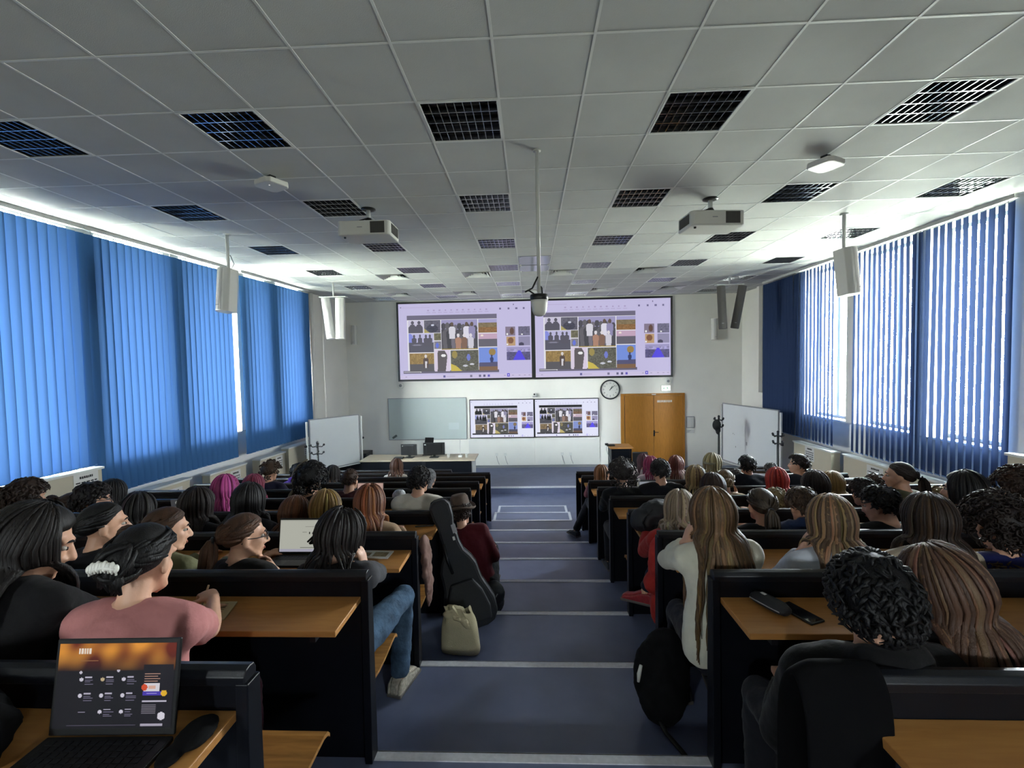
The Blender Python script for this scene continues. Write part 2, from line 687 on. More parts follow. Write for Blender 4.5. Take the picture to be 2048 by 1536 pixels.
side_wall('wall_left', ML, 1, L_OPEN, -0.25, -0.45)
side_wall('wall_right', MR, -1, R_OPEN, -0.30, -0.50)
n_win = 1
for Mx, sg, opens, d0 in ((ML, 1, L_OPEN, -0.25), (MR, -1, R_OPEN, -0.30)):
    for a, b in opens:
        m = MB()
        xa, xb = sorted((sg * (d0 - 0.06), sg * (d0 - 0.13)))
        f = 0.055
        m.box(xa, xb, a, a + f, WZ0, WZ1)
        m.box(xa, xb, b - f, b, WZ0, WZ1)
        m.box(xa, xb, a + f, b - f, WZ0, WZ0 + f)
        m.box(xa, xb, a + f, b - f, WZ1 - f, WZ1)
        mid = (a + b) / 2
        if b - a > 0.9:
            m.box(xa, xb, mid - 0.04, mid + 0.04, WZ0 + f, WZ1 - f)
        sx = sorted((sg * (d0 + 0.16), sg * (d0 - 0.06)))
        m.box(sx[0], sx[1], a - 0.03, b + 0.03, WZ0 - 0.03, WZ0)      # inner sill board
        w = struct(obj('window_%d' % n_win, m, M_FRAME, M=Mx))
        ROOTM[w.name] = Mx.copy()
        g = MB()
        gx = sorted((sg * (d0 - 0.09), sg * (d0 - 0.10)))
        g.box(gx[0], gx[1], a + f, b - f, WZ0 + f, WZ1 - f)
        obj('pane', g, M_PANE, w, world=False)
        n_win += 1

# ------------------------------------------------------------------ suspended ceiling
GX, GY, TX, TY = -0.4865, 3.608, 0.5932, 0.6         # centre of a lamp tile, tile size
LAMPS = [(c, r) for r in range(6) for c in range(-2, 4) if (c, r) != (3, 0)]
LAMP_TILES = {(c * 3, r * 3) for c, r in LAMPS}
VENT_TILES = {(-4, 10), (-1, 10), (2, 10), (5, 10), (-5, 14), (-2, 14), (1, 14), (4, 14), (7, 14)}
m = MB()
for i in range(-11, 12):
    for j in range(-12, 17):
        if (i, j) in LAMP_TILES or (i, j) in VENT_TILES:
            continue
        x, y = GX + i * TX, GY + j * TY
        y1 = min(y + TY / 2, FRONT + 0.05)
        if y - TY / 2 > FRONT:
            continue
        m.box(max(x - TX / 2, -6.9), min(x + TX / 2, 6.4), y - TY / 2, y1, CEIL, CEIL + 0.012)
struct(obj('ceiling', m, M_TILE))
m = MB()
m.box(-7.0, 6.5, BACK, FRONT + 0.1, CEIL + 0.32, CEIL + 0.36)
struct(obj('ceiling_slab', m, M_WALL))
m = MB()
for i in range(-11, 12):
    x = GX + (i + 0.5) * TX
    m.box(x - 0.008, x + 0.008, BACK, FRONT, CEIL - 0.0035, CEIL + 0.006)
for j in range(-12, 17):
    y = GY + (j + 0.5) * TY
    if y < FRONT:
        m.box(-6.7, 6.2, y - 0.008, y + 0.008, CEIL - 0.003, CEIL + 0.005)
trim(m, M_GRID)

ORD = ['first', 'second', 'third', 'fourth', 'fifth', 'sixth', 'seventh', 'eighth', 'ninth', 'tenth']


def make_lamp(M, label):
    t = thing('ceiling_light', label, 'ceiling light', M=M, group='louvred ceiling lights')
    hx, hy = TX / 2 - 0.006, TY / 2 - 0.006
    m = MB()
    w = 0.014
    m.box(-hx, hx, -hy, -hy + w, -0.006, 0.012)
    m.box(-hx, hx, hy - w, hy, -0.006, 0.012)
    m.box(-hx, -hx + w, -hy + w, hy - w, -0.006, 0.012)
    m.box(hx - w, hx, -hy + w, hy - w, -0.006, 0.012)
    obj('frame', m, M_GRID, t, world=False)
    m = MB()                                         # housing, open at the bottom
    a, b, z0, z1 = hx - 0.002, hy - 0.002, 0.012, 0.10
    vs = [(-a, -b, z0), (a, -b, z0), (a, b, z0), (-a, b, z0), (-a, -b, z1), (a, -b, z1), (a, b, z1), (-a, b, z1)]
    m.add(vs, [(4, 5, 6, 7), (0, 1, 5, 4), (1, 2, 6, 5), (2, 3, 7, 6), (3, 0, 4, 7)])
    obj('housing', m, M_TRAY, t, world=False)
    m = MB()                                         # parabolic mirror louvre: four troughs along x, cross blades
    rows, n = 4, 9
    aw, bw = hx - w, hy - w
    for k in range(rows + 1):
        y = -bw + 2 * bw * k / rows
        yy0 = y if k == 0 else y - 0.004
        yy1 = y if k == rows else y + 0.004
        up = 0.009
        m.add([(-aw, yy0, 0.0), (aw, yy0, 0.0), (aw, yy1, 0.0), (-aw, yy1, 0.0),
               (-aw, y - up if k else y, 0.055), (aw, y - up if k else y, 0.055),
               (aw, y + up if k < rows else y, 0.055), (-aw, y + up if k < rows else y, 0.055)],
              [(0, 1, 5, 4), (2, 3, 7, 6), (0, 3, 2, 1)])
    for q in range(n + 1):
        x = -aw + 2 * aw * q / n
        m.box(x - 0.0022, x + 0.0022, -bw, bw, 0.001, 0.040)
    obj('louvre', m, M_CHROME, t, world=False)
    m = MB()
    for k in range(rows):
        y = -bw + 2 * bw * (k + 0.5) / rows
        m.tube([(-aw + 0.01, y, 0.075), (aw - 0.01, y, 0.075)], [0.008, 0.008], 8)
        obj('tube', m, M_WHITE, t, world=False, smooth=True)
        m = MB()
    return t


lamp0 = None
COLN = {-2: 'nearest the left windows', -1: 'second column from the left windows', 0: 'third column from the left windows',
        1: 'fourth column from the left windows', 2: 'second column from the right windows', 3: 'nearest the right windows'}
for c, r in LAMPS:
    M = Matrix.Translation((GX + 3 * c * TX, GY + 3 * r * TY, CEIL))
    lab = 'square louvred ceiling light, %s row from the back, %s' % (ORD[r], COLN[c])
    if lamp0 is None:
        lamp0 = make_lamp(M, lab)
    else:
        dup(lamp0, M, lab)


def make_vent(M, label):
    t = thing('air_diffuser', label, 'air vent', M=M, group='square ceiling air diffusers')
    m = MB()
    h = 0.292
    for k in range(4):
        a, b = h - 0.062 * k, h - 0.062 * k - 0.018
        za, zb = -0.010 + 0.006 * k, 0.035 + 0.006 * k
        for q in range(4):
            R = Matrix.Rotation(q * PI / 2, 4, 'Z')
            vs = [R @ V(p) for p in ((-a, -a, za), (a, -a, za), (b * 0.82, -b * 0.82, zb), (-b * 0.82, -b * 0.82, zb),
                                     (-a + 0.004, -a + 0.006, za + 0.004), (a - 0.004, -a + 0.006, za + 0.004))]
            m.add(vs, [(0, 1, 2, 3), (0, 4, 5, 1), (3, 2, 5, 4)])
    obj('cones', m, M_WMET, t, world=False)
    m = MB()
    vs = [(-h, -h, 0.012), (h, -h, 0.012), (h, h, 0.012), (-h, h, 0.012), (-h, -h, 0.12), (h, -h, 0.12), (h, h, 0.12), (-h, h, 0.12)]
    m.add(vs, [(4, 5, 6, 7), (0, 1, 5, 4), (1, 2, 6, 5), (2, 3, 7, 6), (3, 0, 4, 7)])
    obj('duct_box', m, M_DARK, t, world=False)
    return t


vent0 = None
VL = {(-4, 10): 'leftmost of the four in its row', (-1, 10): 'second from the left of the four in its row',
      (2, 10): 'third from the left of the four in its row', (5, 10): 'rightmost of the four in its row',
      (-5, 14): 'leftmost of the five along the front wall', (-2, 14): 'second from the left of the five along the front wall',
      (1, 14): 'middle one of the five along the front wall', (4, 14): 'fourth from the left of the five along the front wall',
      (7, 14): 'rightmost of the five along the front wall'}
for (i, j), lab in VL.items():
    M = Matrix.Translation((GX + i * TX, GY + j * TY, CEIL))
    lab = 'square white ceiling air diffuser, ' + lab
    if vent0 is None:
        vent0 = make_vent(M, lab)
    else:
        dup(vent0, M, lab)

# clear panels with white corner studs on the middle ceiling strip
for k, (y0, y1) in enumerate(((8.06, 8.74), (8.80, 9.36))):
    t = thing('ceiling_panel', ['glossy ceiling panel with white studs, the one farther from the stage', 'glossy ceiling panel with white studs, the one nearer the stage'][k],
              'panel', M=Matrix.Translation((0.11, (y0 + y1) / 2, CEIL)))
    hy = (y1 - y0) / 2
    m = MB()
    m.box(-0.285, 0.285, -hy, hy, -0.012, -0.006)
    obj('sheet', m, pm('glossy_ceiling_sheet', '#bdbfc6', 0.12), t, world=False)
    for sx in (-1, 1):
        for sy in (-1, 1):
            m = MB()
            m.lathe([(0.016, -0.006), (0.016, -0.014), (0.010, -0.022), (0.002, -0.024)], 12, Matrix.Translation((sx * 0.262, sy * (hy - 0.03), 0)))
            obj('stud', m, M_WHITE, t, world=False, smooth=True)

# ------------------------------------------------------------------ vertical blinds
def blind(name, label, Mx, sg, y0, y1, z0, z1, mat, pitch, width, ang, fold=0.012):
    """headrail with hanging fabric slats; ang(t) turns each slat out of the wall plane"""
    t = thing(name, label, 'window blind', M=Mx @ Matrix.Translation((0, (y0 + y1) / 2, z0)), group='blue vertical blinds')
    L = y1 - y0
    m = MB()
    m.box(-0.03, 0.03, -L / 2, L / 2, CEIL - 0.05 - z0, CEIL - z0)
    for k in range(int(L / 0.3)):
        yk = -L / 2 + 0.1 + k * 0.3
        m.box(-0.004, 0.004, yk - 0.004, yk + 0.004, z1 - z0 - 0.004, CEIL - 0.05 - z0)
    obj('headrail', m, M_WMET, t, world=False)
    m = MB()
    n = max(1, int(round(L / pitch)))
    H = z1 - z0
    w = MB()
    for k in range(n):
        c = -L / 2 + (k + 0.5) * L / n
        a = ang((k + 0.5) / n) + random.uniform(-0.025, 0.025)
        u = V((sg * math.sin(a), math.cos(a), 0))
        nrm = V((u.y, -u.x, 0))
        cols = []
        for q in range(5):
            s = (q / 4 - 0.5) * width
            bow = fold * (1 - (2 * q / 4 - 1) ** 2)
            cols.append(V((0, c, 0)) + u * s + nrm * bow)
        vs, fs = [], []
        zs = [0.0, H * 0.33, H * 0.66, H]
        dr = [random.uniform(-0.006, 0.006) for _ in zs]
        for zi, z in enumerate(zs):
            for p in cols:
                vs.append((p.x + dr[zi] * nrm.x, p.y + dr[zi] * nrm.y, z))
        for zi in range(3):
            for q in range(4):
                fs.append((zi * 5 + q, zi * 5 + q + 1, zi * 5 + q + 6, zi * 5 + q + 5))
        m.add(vs, fs)
        p0, p1 = cols[0], cols[-1]
        w.tube([(p0.x, p0.y, 0.012), (p1.x, p1.y, 0.012)], [0.007, 0.007], 6)
    obj('slats', m, mat, t, world=False, smooth=True)
    obj('bottom_weights', w, pm('blind_weight', '#5f7fae', 0.6), t, world=False)
    return t


BT = 4.988
blind('vertical_blind', 'pale blue vertical blind behind the tall radiator cover, at the edge of the left windows', ML, 1, 4.35, 5.715, 1.985, BT, M_BLIND_L, 0.108, 0.127, lambda t: 0.30)
blind('vertical_blind', 'wide closed blue vertical blind in the middle of the left windows', ML, 1, 5.725, 8.30, 1.56, BT, M_BLIND_L, 0.108, 0.127, lambda t: 0.24)
blind('vertical_blind', 'closed blue vertical blind on the left windows next to the rolling whiteboard', ML, 1, 8.57, 10.88, 1.56, BT, M_BLIND_L, 0.108, 0.127, lambda t: 0.24)
BT = 5.015
blind('vertical_blind', 'half open blue vertical blind at the right edge of the photo', MR, -1, 3.4, 5.45, 2.05, BT, M_BLIND_R, 0.112, 0.127, lambda t: -0.10)
blind('vertical_blind', 'wide half open blue vertical blind in the middle of the right windows', MR, -1, 5.66, 8.38, 1.52, BT, M_BLIND_R, 0.113, 0.127, lambda t: -0.27 - 0.06 * t)
blind('vertical_blind', 'blue vertical blind on the right windows, closed towards the stage', MR, -1, 8.84, 11.47, 1.52, BT, M_BLIND_R, 0.113, 0.127, lambda t: -0.30 + 0.36 * min(1, max(0, (t - 0.1) / 0.6)))


# ------------------------------------------------------------------ radiator covers along both walls
def rad_cover(label, Mx, sg, y0, y1, z1, depth, paper=None, ptext=None):
    zb = 0.0
    t = thing('radiator_cover', label, 'radiator cover', M=Mx @ Matrix.Translation((0, (y0 + y1) / 2, zb)), group='beige radiator covers')
    L = (y1 - y0) / 2
    m = MB()
    xs = sorted((sg * -0.065, sg * depth))
    m.box(xs[0], xs[1], -L, L, 0.0, z1 - 0.03)
    obj('body', m, M_BEIGE, t, world=False)
    m = MB()
    xs = sorted((sg * -0.066, sg * (depth + 0.025)))
    m.box(xs[0], xs[1], -L - 0.02, L + 0.02, z1 - 0.03, z1)
    obj('top_board', m, M_WMET, t, world=False, bevel=0.004)
    if paper:
        py, pz, w, h = paper
        pt = thing('paper_notice', ptext, 'notice', M=Mx @ Matrix.Translation((sg * (depth + 0.003), py, pz)), group='printed notices on the radiator covers')
        m = MB()
        xs = sorted((0.0, sg * 0.002))
        m.box(xs[0], xs[1], -w / 2, w / 2, -h / 2, h / 2)
        obj('sheet', m, M_PAPER, pt, world=False)
        m = MB()
        rr = random.Random(int(py * 100))

        def bar(a, b, z, th):
            xs = sorted((sg * 0.002, sg * 0.0035))
            m.box(xs[0], xs[1], a, b, z - th / 2, z + th / 2)
        zc = h * 0.30
        y = -w * 0.26
        while y < w * 0.24:                                 # a bold heading and smeared lines of small print
            q = rr.uniform(0.012, 0.022)
            bar(y, y + q, zc + rr.uniform(-0.002, 0.002), 0.03)
            y += q + 0.006
        for k in range(4):
            y, z = -w * 0.42, h * 0.30 - 0.062 - 0.042 * k
            if z < -h * 0.45:
                break
            while y < w * (0.42 if k < 3 else 0.05):
                q = rr.uniform(0.03, 0.07)
                bar(y, min(y + q, w * 0.43), z, 0.015)
                y += q + 0.012
        obj('lettering', m, M_INK, pt, world=False)
    return t


NOTE = 'white printed notice on the %s radiator cover'
rad_cover('tall beige radiator cover with white top under the pale blue blind', ML, 1, 2.2, 5.70, 1.975, 0.10, (5.50, 1.80, 0.30, 0.30), NOTE % 'tall left')
rad_cover('beige radiator cover under the wide closed left blind, the one farther from the stage', ML, 1, 6.22, 7.10, 1.475, 0.08, (6.80, 1.26, 0.30, 0.24), NOTE % 'farther one under the wide closed left blind')
rad_cover('beige radiator cover under the wide closed left blind, beside the gap in the blinds', ML, 1, 7.52, 8.40, 1.43, 0.08, (8.12, 1.23, 0.26, 0.25), NOTE % 'left cover beside the blind gap')
rad_cover('beige radiator cover under the left blind next to the stage, end beside the gap', ML, 1, 8.78, 9.58, 1.42, 0.10, (9.38, 1.24, 0.24, 0.25), NOTE % 'left cover after the blind gap')
rad_cover('beige radiator cover behind the coat rack beside the rolling whiteboard', ML, 1, 9.72, 10.86, 1.47, 0.10, (10.45, 1.30, 0.26, 0.24), NOTE % 'left cover behind the coat rack')
rad_cover('beige radiator cover under the right blind that is closed towards the stage', MR, -1, 8.74, 9.95, 1.45, 0.10, (9.40, 1.28, 0.30, 0.30), NOTE % 'right cover beside the blind gap')
rad_cover('long beige radiator cover under the wide right blind', MR, -1, 5.70, 8.46, 1.46, 0.06, (7.70, 1.28, 0.36, 0.24), NOTE % 'long right')
rad_cover('tall beige radiator cover at the right edge under the half open blind', MR, -1, 2.2, 5.62, 2.04, 0.06)

# pipes and cable ducts on the walls near the front corners
m = MB()
for y, r in ((11.35, 0.05), (11.9, 0.018)):
    m.tube([(-0.20, y, 0.2), (-0.20, y, CEIL - 0.01)], [r, r], 10)
trim_o = struct(obj('trim_%d' % n_trim, m, M_WALL, M=ML, smooth=True)); n_trim += 1
m = MB()
m.box(0.20, 0.29, 12.10, 12.22, 2.35, CEIL)
m.box(0.20, 0.29, 11.62, 12.22, 2.25, 2.35)
trim_o = struct(obj('trim_%d' % n_trim, m, M_WALL, M=MR)); n_trim += 1
m = MB()
m.box(-5.4, 2.56, FRONT - 0.014, FRONT, DAIS_Z, DAIS_Z + 0.07)
struct(obj('baseboard_front', m, M_GREY))


# ------------------------------------------------------------------ screens
def screen_picture(W, Hh, hazy):
    """what the lecture screen shows, painted as a colour grid: window bars, a photo collage, call tiles"""
    def P(h):
        return np.array(lin(h))
    rs = np.random.RandomState(5)
    lav = P('#d3ccf3') if hazy else P('#e4e6fb')
    img = np.ones((Hh, W, 3)) * lav
    yy, xx = np.mgrid[0:Hh, 0:W]
    U, Vv = (xx + 0.5) / W, (yy + 0.5) / Hh                # v runs downwards

    def rect(x0, y0, x1, y1, c, a=1.0):
        k = (U >= x0) & (U < x1) & (Vv >= y0) & (Vv < y1)
        img[k] = img[k] * (1 - a) + P(c) * a
        return k

    def ell(cx, cy, rx, ry, c, clip=None):
        k = ((U - cx) / rx) ** 2 + ((Vv - cy) / ry) ** 2 < 1
        if clip is not None:
            k &= clip
        img[k] = P(c)

    def poly(pts, c, clip=None):
        k = np.zeros((Hh, W), bool)
        n = len(pts)
        for i in range(n):
            (xa, ya), (xb, yb) = pts[i], pts[(i + 1) % n]
            if ya == yb:
                continue
            cr = ((ya > Vv) != (yb > Vv)) & (U < (xb - xa) * (Vv - ya) / (yb - ya) + xa)
            k ^= cr
        if clip is not None:
            k &= clip
        img[k] = P(c)

    def rough(k, amt, s=3):
        h2, w2 = Hh // s + 2, W // s + 2
        n = rs.rand(h2, w2)
        n = np.kron(n, np.ones((s, s)))[:Hh, :W]
        img[k] *= (1 - amt + 2 * amt * n[k])[:, None]

    def folk(cx, base, h, c, clip, head=None):
        w = h * 0.19
        poly([(cx - w * 0.5, base), (cx - w * 0.62, base - h * 0.62), (cx - w * 0.25, base - h * 0.74), (cx + w * 0.25, base - h * 0.74), (cx + w * 0.62, base - h * 0.62), (cx + w * 0.5, base)], c, clip)
        ell(cx, base - h * 0.86, w * 0.27, h * 0.13, head or c, clip)
    # title bar and faint toolbar marks
    for x in np.linspace(0.22, 0.66, 11):
        rect(x, 0.085, x + 0.012, 0.10, '#b7a8d6')
        rect(x - 0.008, 0.118, x + 0.022, 0.126, '#b9acd8')
    rect(0.03, 0.045, 0.24, 0.052, '#c3b6e0')
    rect(0.015, 0.04, 0.024, 0.055, '#7d74a0')
    for x in (0.762, 0.826, 0.885, 0.94):
        rect(x, 0.078, x + 0.014, 0.10, '#77709a')
    rect(0.866, 0.03, 0.874, 0.05, '#77709a')
    # slide with dark bars and the photo collage
    rect(0.065, 0.155, 0.745, 0.905, '#f4f2fb')
    rect(0.065, 0.155, 0.745, 0.215, '#77728a' if hazy else '#26242f')
    rect(0.028, 0.885, 0.752, 0.925, '#6f6a80' if hazy else '#33313c')
    rect(0.03, 0.90, 0.16, 0.905, '#ffffff')
    rect(0.157, 0.895, 0.164, 0.913, '#ffffff')
    dk = '#5e5b6a' if hazy else '#23222a'
    k = rect(0.072, 0.222, 0.19, 0.385, '#d8d2ea')                                    # two seated figures against haze
    for cx in (0.105, 0.155):
        ell(cx, 0.25, 0.011, 0.022, dk, k)
        poly([(cx - 0.032, 0.385), (cx - 0.03, 0.31), (cx - 0.012, 0.272), (cx + 0.012, 0.272), (cx + 0.028, 0.31), (cx + 0.03, 0.385)], dk, k)
    k = rect(0.195, 0.222, 0.318, 0.385, '#6a6878')                                   # cockpit-like dark picture
    ell(0.255, 0.33, 0.045, 0.05, '#4c4b5c', k); ell(0.258, 0.285, 0.012, 0.012, '#e8ecff', k)
    poly([(0.195, 0.385), (0.195, 0.33), (0.235, 0.385)], '#b3a765', k); rough(k, 0.22)
    k = rect(0.325, 0.222, 0.598, 0.615, '#a9a4cf')                                   # large group of people on a hill
    kk = k & (Vv > 0.40); img[kk] = P('#6f6a55'); kk = k & (Vv > 0.57); img[kk] = P('#b09a4e')
    rough(k & (Vv > 0.36), 0.35, 2)
    for q in range(9):
        folk(0.34 + 0.03 * q, 0.60, 0.30 + 0.05 * rs.rand(), ['#54525c', '#6b6870', '#4b4a52', '#7c7784'][q % 4], k)
    for cx, c in ((0.405, '#e6e4ef'), (0.515, '#edeafa'), (0.555, '#9d97bf')):
        folk(cx, 0.47, 0.22, c, k, '#6b5a50')
    for cx, c in ((0.45, '#b98d78'), (0.495, '#8a6a5c'), (0.545, '#dedbe8')):
        folk(cx, 0.60, 0.20, c, k, '#efeaf0')
    k = rect(0.605, 0.222, 0.745, 0.40, '#b3aedd')                                    # brown heath
    img[k & (Vv > 0.265)] = P('#8a7a5e'); img[k & (Vv > 0.33)] = P('#96704a'); rough(k & (Vv > 0.265), 0.2)
    k = rect(0.605, 0.41, 0.745, 0.585, '#d3b2cc')                                    # pink dusk
    ell(0.63, 0.435, 0.011, 0.014, '#fff0e6', k); img[k & (Vv > 0.485)] = P('#6e6a78')
    k = rect(0.605, 0.595, 0.745, 0.90, '#7f9bec')                                    # balloon in blue sky
    ell(0.705, 0.655, 0.026, 0.045, '#a68a50', k); folk(0.70, 0.80, 0.11, '#3d4472', k)
    img[k & (Vv > 0.795 - 0.06 * (U - 0.605))] = P('#5b5a7e'); img[k & (Vv > 0.845)] = P('#8a6a50')
    k = rect(0.072, 0.395, 0.262, 0.645, '#c9c6ec')                                   # silhouettes against sky
    img[k & (Vv > 0.51)] = P('#5d5c6c'); ell(0.08, 0.49, 0.03, 0.1, '#8f97ec', k & (Vv < 0.51))
    for cx in (0.115, 0.16, 0.205, 0.235):
        folk(cx, 0.56, 0.155, dk, k)
    ell(0.135, 0.545, 0.04, 0.008, '#8f8da2', k)
    k = rect(0.267, 0.395, 0.32, 0.49, '#77745f'); rough(k, 0.3)
    k = rect(0.267, 0.50, 0.32, 0.60, '#8d8a95'); ell(0.29, 0.555, 0.012, 0.035, '#6b7be0', k); rough(k, 0.1)
    k = rect(0.078, 0.655, 0.262, 0.90, '#a08452')                                    # orange field at dusk
    img[k & (Vv > 0.80)] = P('#605d64'); rough(k & (Vv < 0.80), 0.25)
    folk(0.20, 0.85, 0.18, '#5a4a48', k, '#e8e0e0'); poly([(0.192, 0.85), (0.195, 0.76), (0.21, 0.76), (0.205, 0.85)], '#e6e2ea', k)
    k = rect(0.268, 0.615, 0.385, 0.90, '#e9dcf2')                                    # gull on a dark slope
    poly([(0.288, 0.90), (0.292, 0.625), (0.345, 0.625), (0.365, 0.69), (0.35, 0.90)], '#665f64', k); ell(0.335, 0.69, 0.018, 0.02, '#ffffff', k)
    k = rect(0.39, 0.625, 0.60, 0.90, '#67665c')                                      # rocky shore with yellow corner
    rough(k, 0.35, 2); poly([(0.39, 0.90), (0.39, 0.80), (0.43, 0.83), (0.475, 0.90)], '#d9c456', k)
    ell(0.42, 0.68, 0.02, 0.05, '#a79656', k); ell(0.525, 0.72, 0.014, 0.045, '#7b86d8', k); ell(0.50, 0.83, 0.02, 0.013, '#d5d6e2', k); ell(0.55, 0.81, 0.016, 0.013, '#dcdde8', k)
    # call tiles on the right
    k = rect(0.808, 0.33, 0.88, 0.445, '#8f8298'); ell(0.855, 0.385, 0.016, 0.045, '#6b5048', k); ell(0.82, 0.425, 0.008, 0.013, '#ffffff', k)
    k = rect(0.902, 0.33, 0.99, 0.445, '#73708a'); rough(k, 0.25); ell(0.93, 0.43, 0.006, 0.01, '#ffffff', k)
    k = rect(0.812, 0.46, 0.88, 0.575, '#c9a67c'); ell(0.845, 0.51, 0.022, 0.04, '#8b5f48', k); ell(0.82, 0.56, 0.006, 0.01, '#ffffff', k)
    k = rect(0.902, 0.46, 0.99, 0.575, '#9b96b8'); ell(0.925, 0.565, 0.02, 0.03, '#4a4660', k)
    k = rect(0.812, 0.595, 0.99, 0.765, '#a9a2d2')
    img[k & (Vv > 0.66)] = P('#5f5a86'); rough(k & (Vv > 0.62), 0.3)
    poly([(0.86, 0.765), (0.90, 0.64), (0.915, 0.64), (0.955, 0.765)], '#5a4cf0', k)
    # task bar
    rect(0.0, 0.945, 1.0, 1.0, '#ddd3f4' if hazy else '#e6e8fb')
    for x, c in ((0.33, '#6d68a8'), (0.533, '#807a9c'), (0.60, '#6f6a92'), (0.635, '#5a5680'), (0.668, '#6d60c8')):
        rect(x, 0.955, x + 0.016, 0.98, c)
    rect(0.355, 0.964, 0.42, 0.97, '#b7abd4')
    rect(0.813, 0.943, 0.832, 0.985, '#5a46e0'); rect(0.819, 0.955, 0.826, 0.972, '#ffffff')
    for x in (0.04, 0.79, 0.85, 0.90, 0.94, 0.975):
        rect(x, 0.966, x + 0.012, 0.973, '#8f86b4')
    if not hazy:
        g = img.mean(2, keepdims=True)
        inner = (U > 0.065) & (U < 0.745) & (Vv > 0.155) & (Vv < 0.925)
        img[inner] = (img * 0.6 + g * 0.4)[inner] ** 1.25
    return img


def picture_mesh(img, x0, x1, z0, z1, y, flip=False):
    """colour grid standing upright at depth y, facing -y"""
    Hh, W, _ = img.shape
    m = MB()
    xs, zs = np.linspace(x0, x1, W + 1), np.linspace(z1, z0, Hh + 1)
    m.v = [(xs[i], y, zs[j]) for j in range(Hh + 1) for i in range(W + 1)]
    for j in range(Hh):
        for i in range(W):
            a = j * (W + 1) + i
            m.f.append((a, a + W + 1, a + W + 2, a + 1))
            m.m.append(0)
            m.c.append(tuple(img[j, i]))
    return m


M_PROJ = emit_attr('projected_picture', 0.80)
M_TV = emit_attr('display_picture', 0.95)
IMG_P = screen_picture(300, 168, True)
IMG_T = screen_picture(220, 124, False)


def wall_screen(name, label, cat, x0, x1, z0, z1, fr, dep, img, mat, group):
    t = thing(name, label, cat, loc=((x0 + x1) / 2, FRONT, z0), group=group)
    m = MB()
    y0, y1 = FRONT - dep, FRONT
    m.box(x0, x1, y0 + 0.012, y1, z0, z1)
    m.box(x0, x1, y0, y0 + 0.012, z0, z0 + fr)
    m.box(x0, x1, y0, y0 + 0.012, z1 - fr, z1)
    m.box(x0, x0 + fr, y0, y0 + 0.012, z0 + fr, z1 - fr)
    m.box(x1 - fr, x1, y0, y0 + 0.012, z0 + fr, z1 - fr)
    obj('frame', m, M_BLACK, t)
    obj('picture', picture_mesh(img, x0 + fr, x1 - fr, z0 + fr, z1 - fr, y0 + 0.006), mat, t, tone=True)
    return t


wall_screen('projection_screen', 'large black framed projection screen showing a photo collage, above the whiteboard', 'projection screen', -3.865, 0.098, 2.752, 5.055, 0.055, 0.05, IMG_P, M_PROJ, 'projection screens')
wall_screen('projection_screen', 'large black framed projection screen showing a photo collage, above the wooden doors', 'projection screen', 0.098, 4.06, 2.748, 5.05, 0.055, 0.05, IMG_P, M_PROJ, 'projection screens')
wall_screen('display', 'flat wall display with the collage, beside the glass whiteboard', 'television', -1.793, 0.088, 1.057, 2.187, 0.022, 0.07, IMG_T, M_TV, 'wall displays')
wall_screen('display', 'flat wall display with the collage, beside the doors and under the clock', 'television', 0.092, 1.95, 1.062, 2.182, 0.022, 0.07, IMG_T, M_TV, 'wall displays')

# glass whiteboard on the front wall with marker tray sticker
t = thing('whiteboard', 'wide glass whiteboard on the front wall beside the displays', 'whiteboard', loc=(-3.04, FRONT, 1.04))
m = MB(); m.box(-4.19, -1.90, FRONT - 0.022, FRONT - 0.012, 1.04, 2.243)
obj('board', m, M_GLASSB, t)
m = MB()
for a in ((-4.205, -4.19, 1.025, 2.258), (-1.90, -1.885, 1.025, 2.258)):
    m.box(a[0], a[1], FRONT - 0.028, FRONT, a[2], a[3])
m.box(-4.19, -1.90, FRONT - 0.028, FRONT, 1.025, 1.04)
m.box(-4.19, -1.90, FRONT - 0.028, FRONT, 2.243, 2.258)
obj('frame', m, M_GREY, t)
m = MB(); m.box(-4.10, -3.95, FRONT - 0.062, FRONT - 0.0285, 1.10, 1.16, M=Matrix.Translation((-4.02, FRONT, 1.13)) @ Matrix.Rotation(-0.6, 4, 'Y') @ Matrix.Translation((4.02, -FRONT, -1.13)))
tag(obj('board_eraser', m, pm('eraser_felt', '#5f6a68', 0.9), bevel=0.008), 'small grey eraser stuck on the lower corner of the glass whiteboard', 'eraser')
m = MB(); m.box(-2.42, -2.12, FRONT - 0.0235, FRONT - 0.0222, 1.32, 1.52)
obj('paper_label', m, pm('pale_label', '#c6d0ce', 0.5), t)

# white lower wall panels with sockets
for k, (x0, x1) in enumerate(((-1.84, 0.088), (0.098, 1.97))):
    t = thing('wall_panel', ['white lower wall panel under the display beside the glass whiteboard', 'white lower wall panel under the display beside the doors'][k], 'panel', loc=((x0 + x1) / 2, FRONT, 0.24), group='lower wall panels')
    m = MB(); m.box(x0, x1, FRONT - 0.02, FRONT, 0.245, 1.03)
    obj('board', m, M_WHITE, t, bevel=0.004)
    for q in range(2):
        x = x0 + (x1 - x0) * (0.42 if q == 0 else 0.55)
        m = MB(); m.box(x - 0.04, x + 0.04, FRONT - 0.028, FRONT - 0.02, 0.52, 0.60)
        obj('socket', m, M_WMET, t, bevel=0.003)
        m = MB(); m.tube([(x, FRONT - 0.03, 0.52), (x + 0.02, FRONT - 0.034, 0.40), (x + 0.07, FRONT - 0.03, 0.27)], [0.005] * 3, 6)
        obj('cable', m, M_GREY, t, smooth=True)

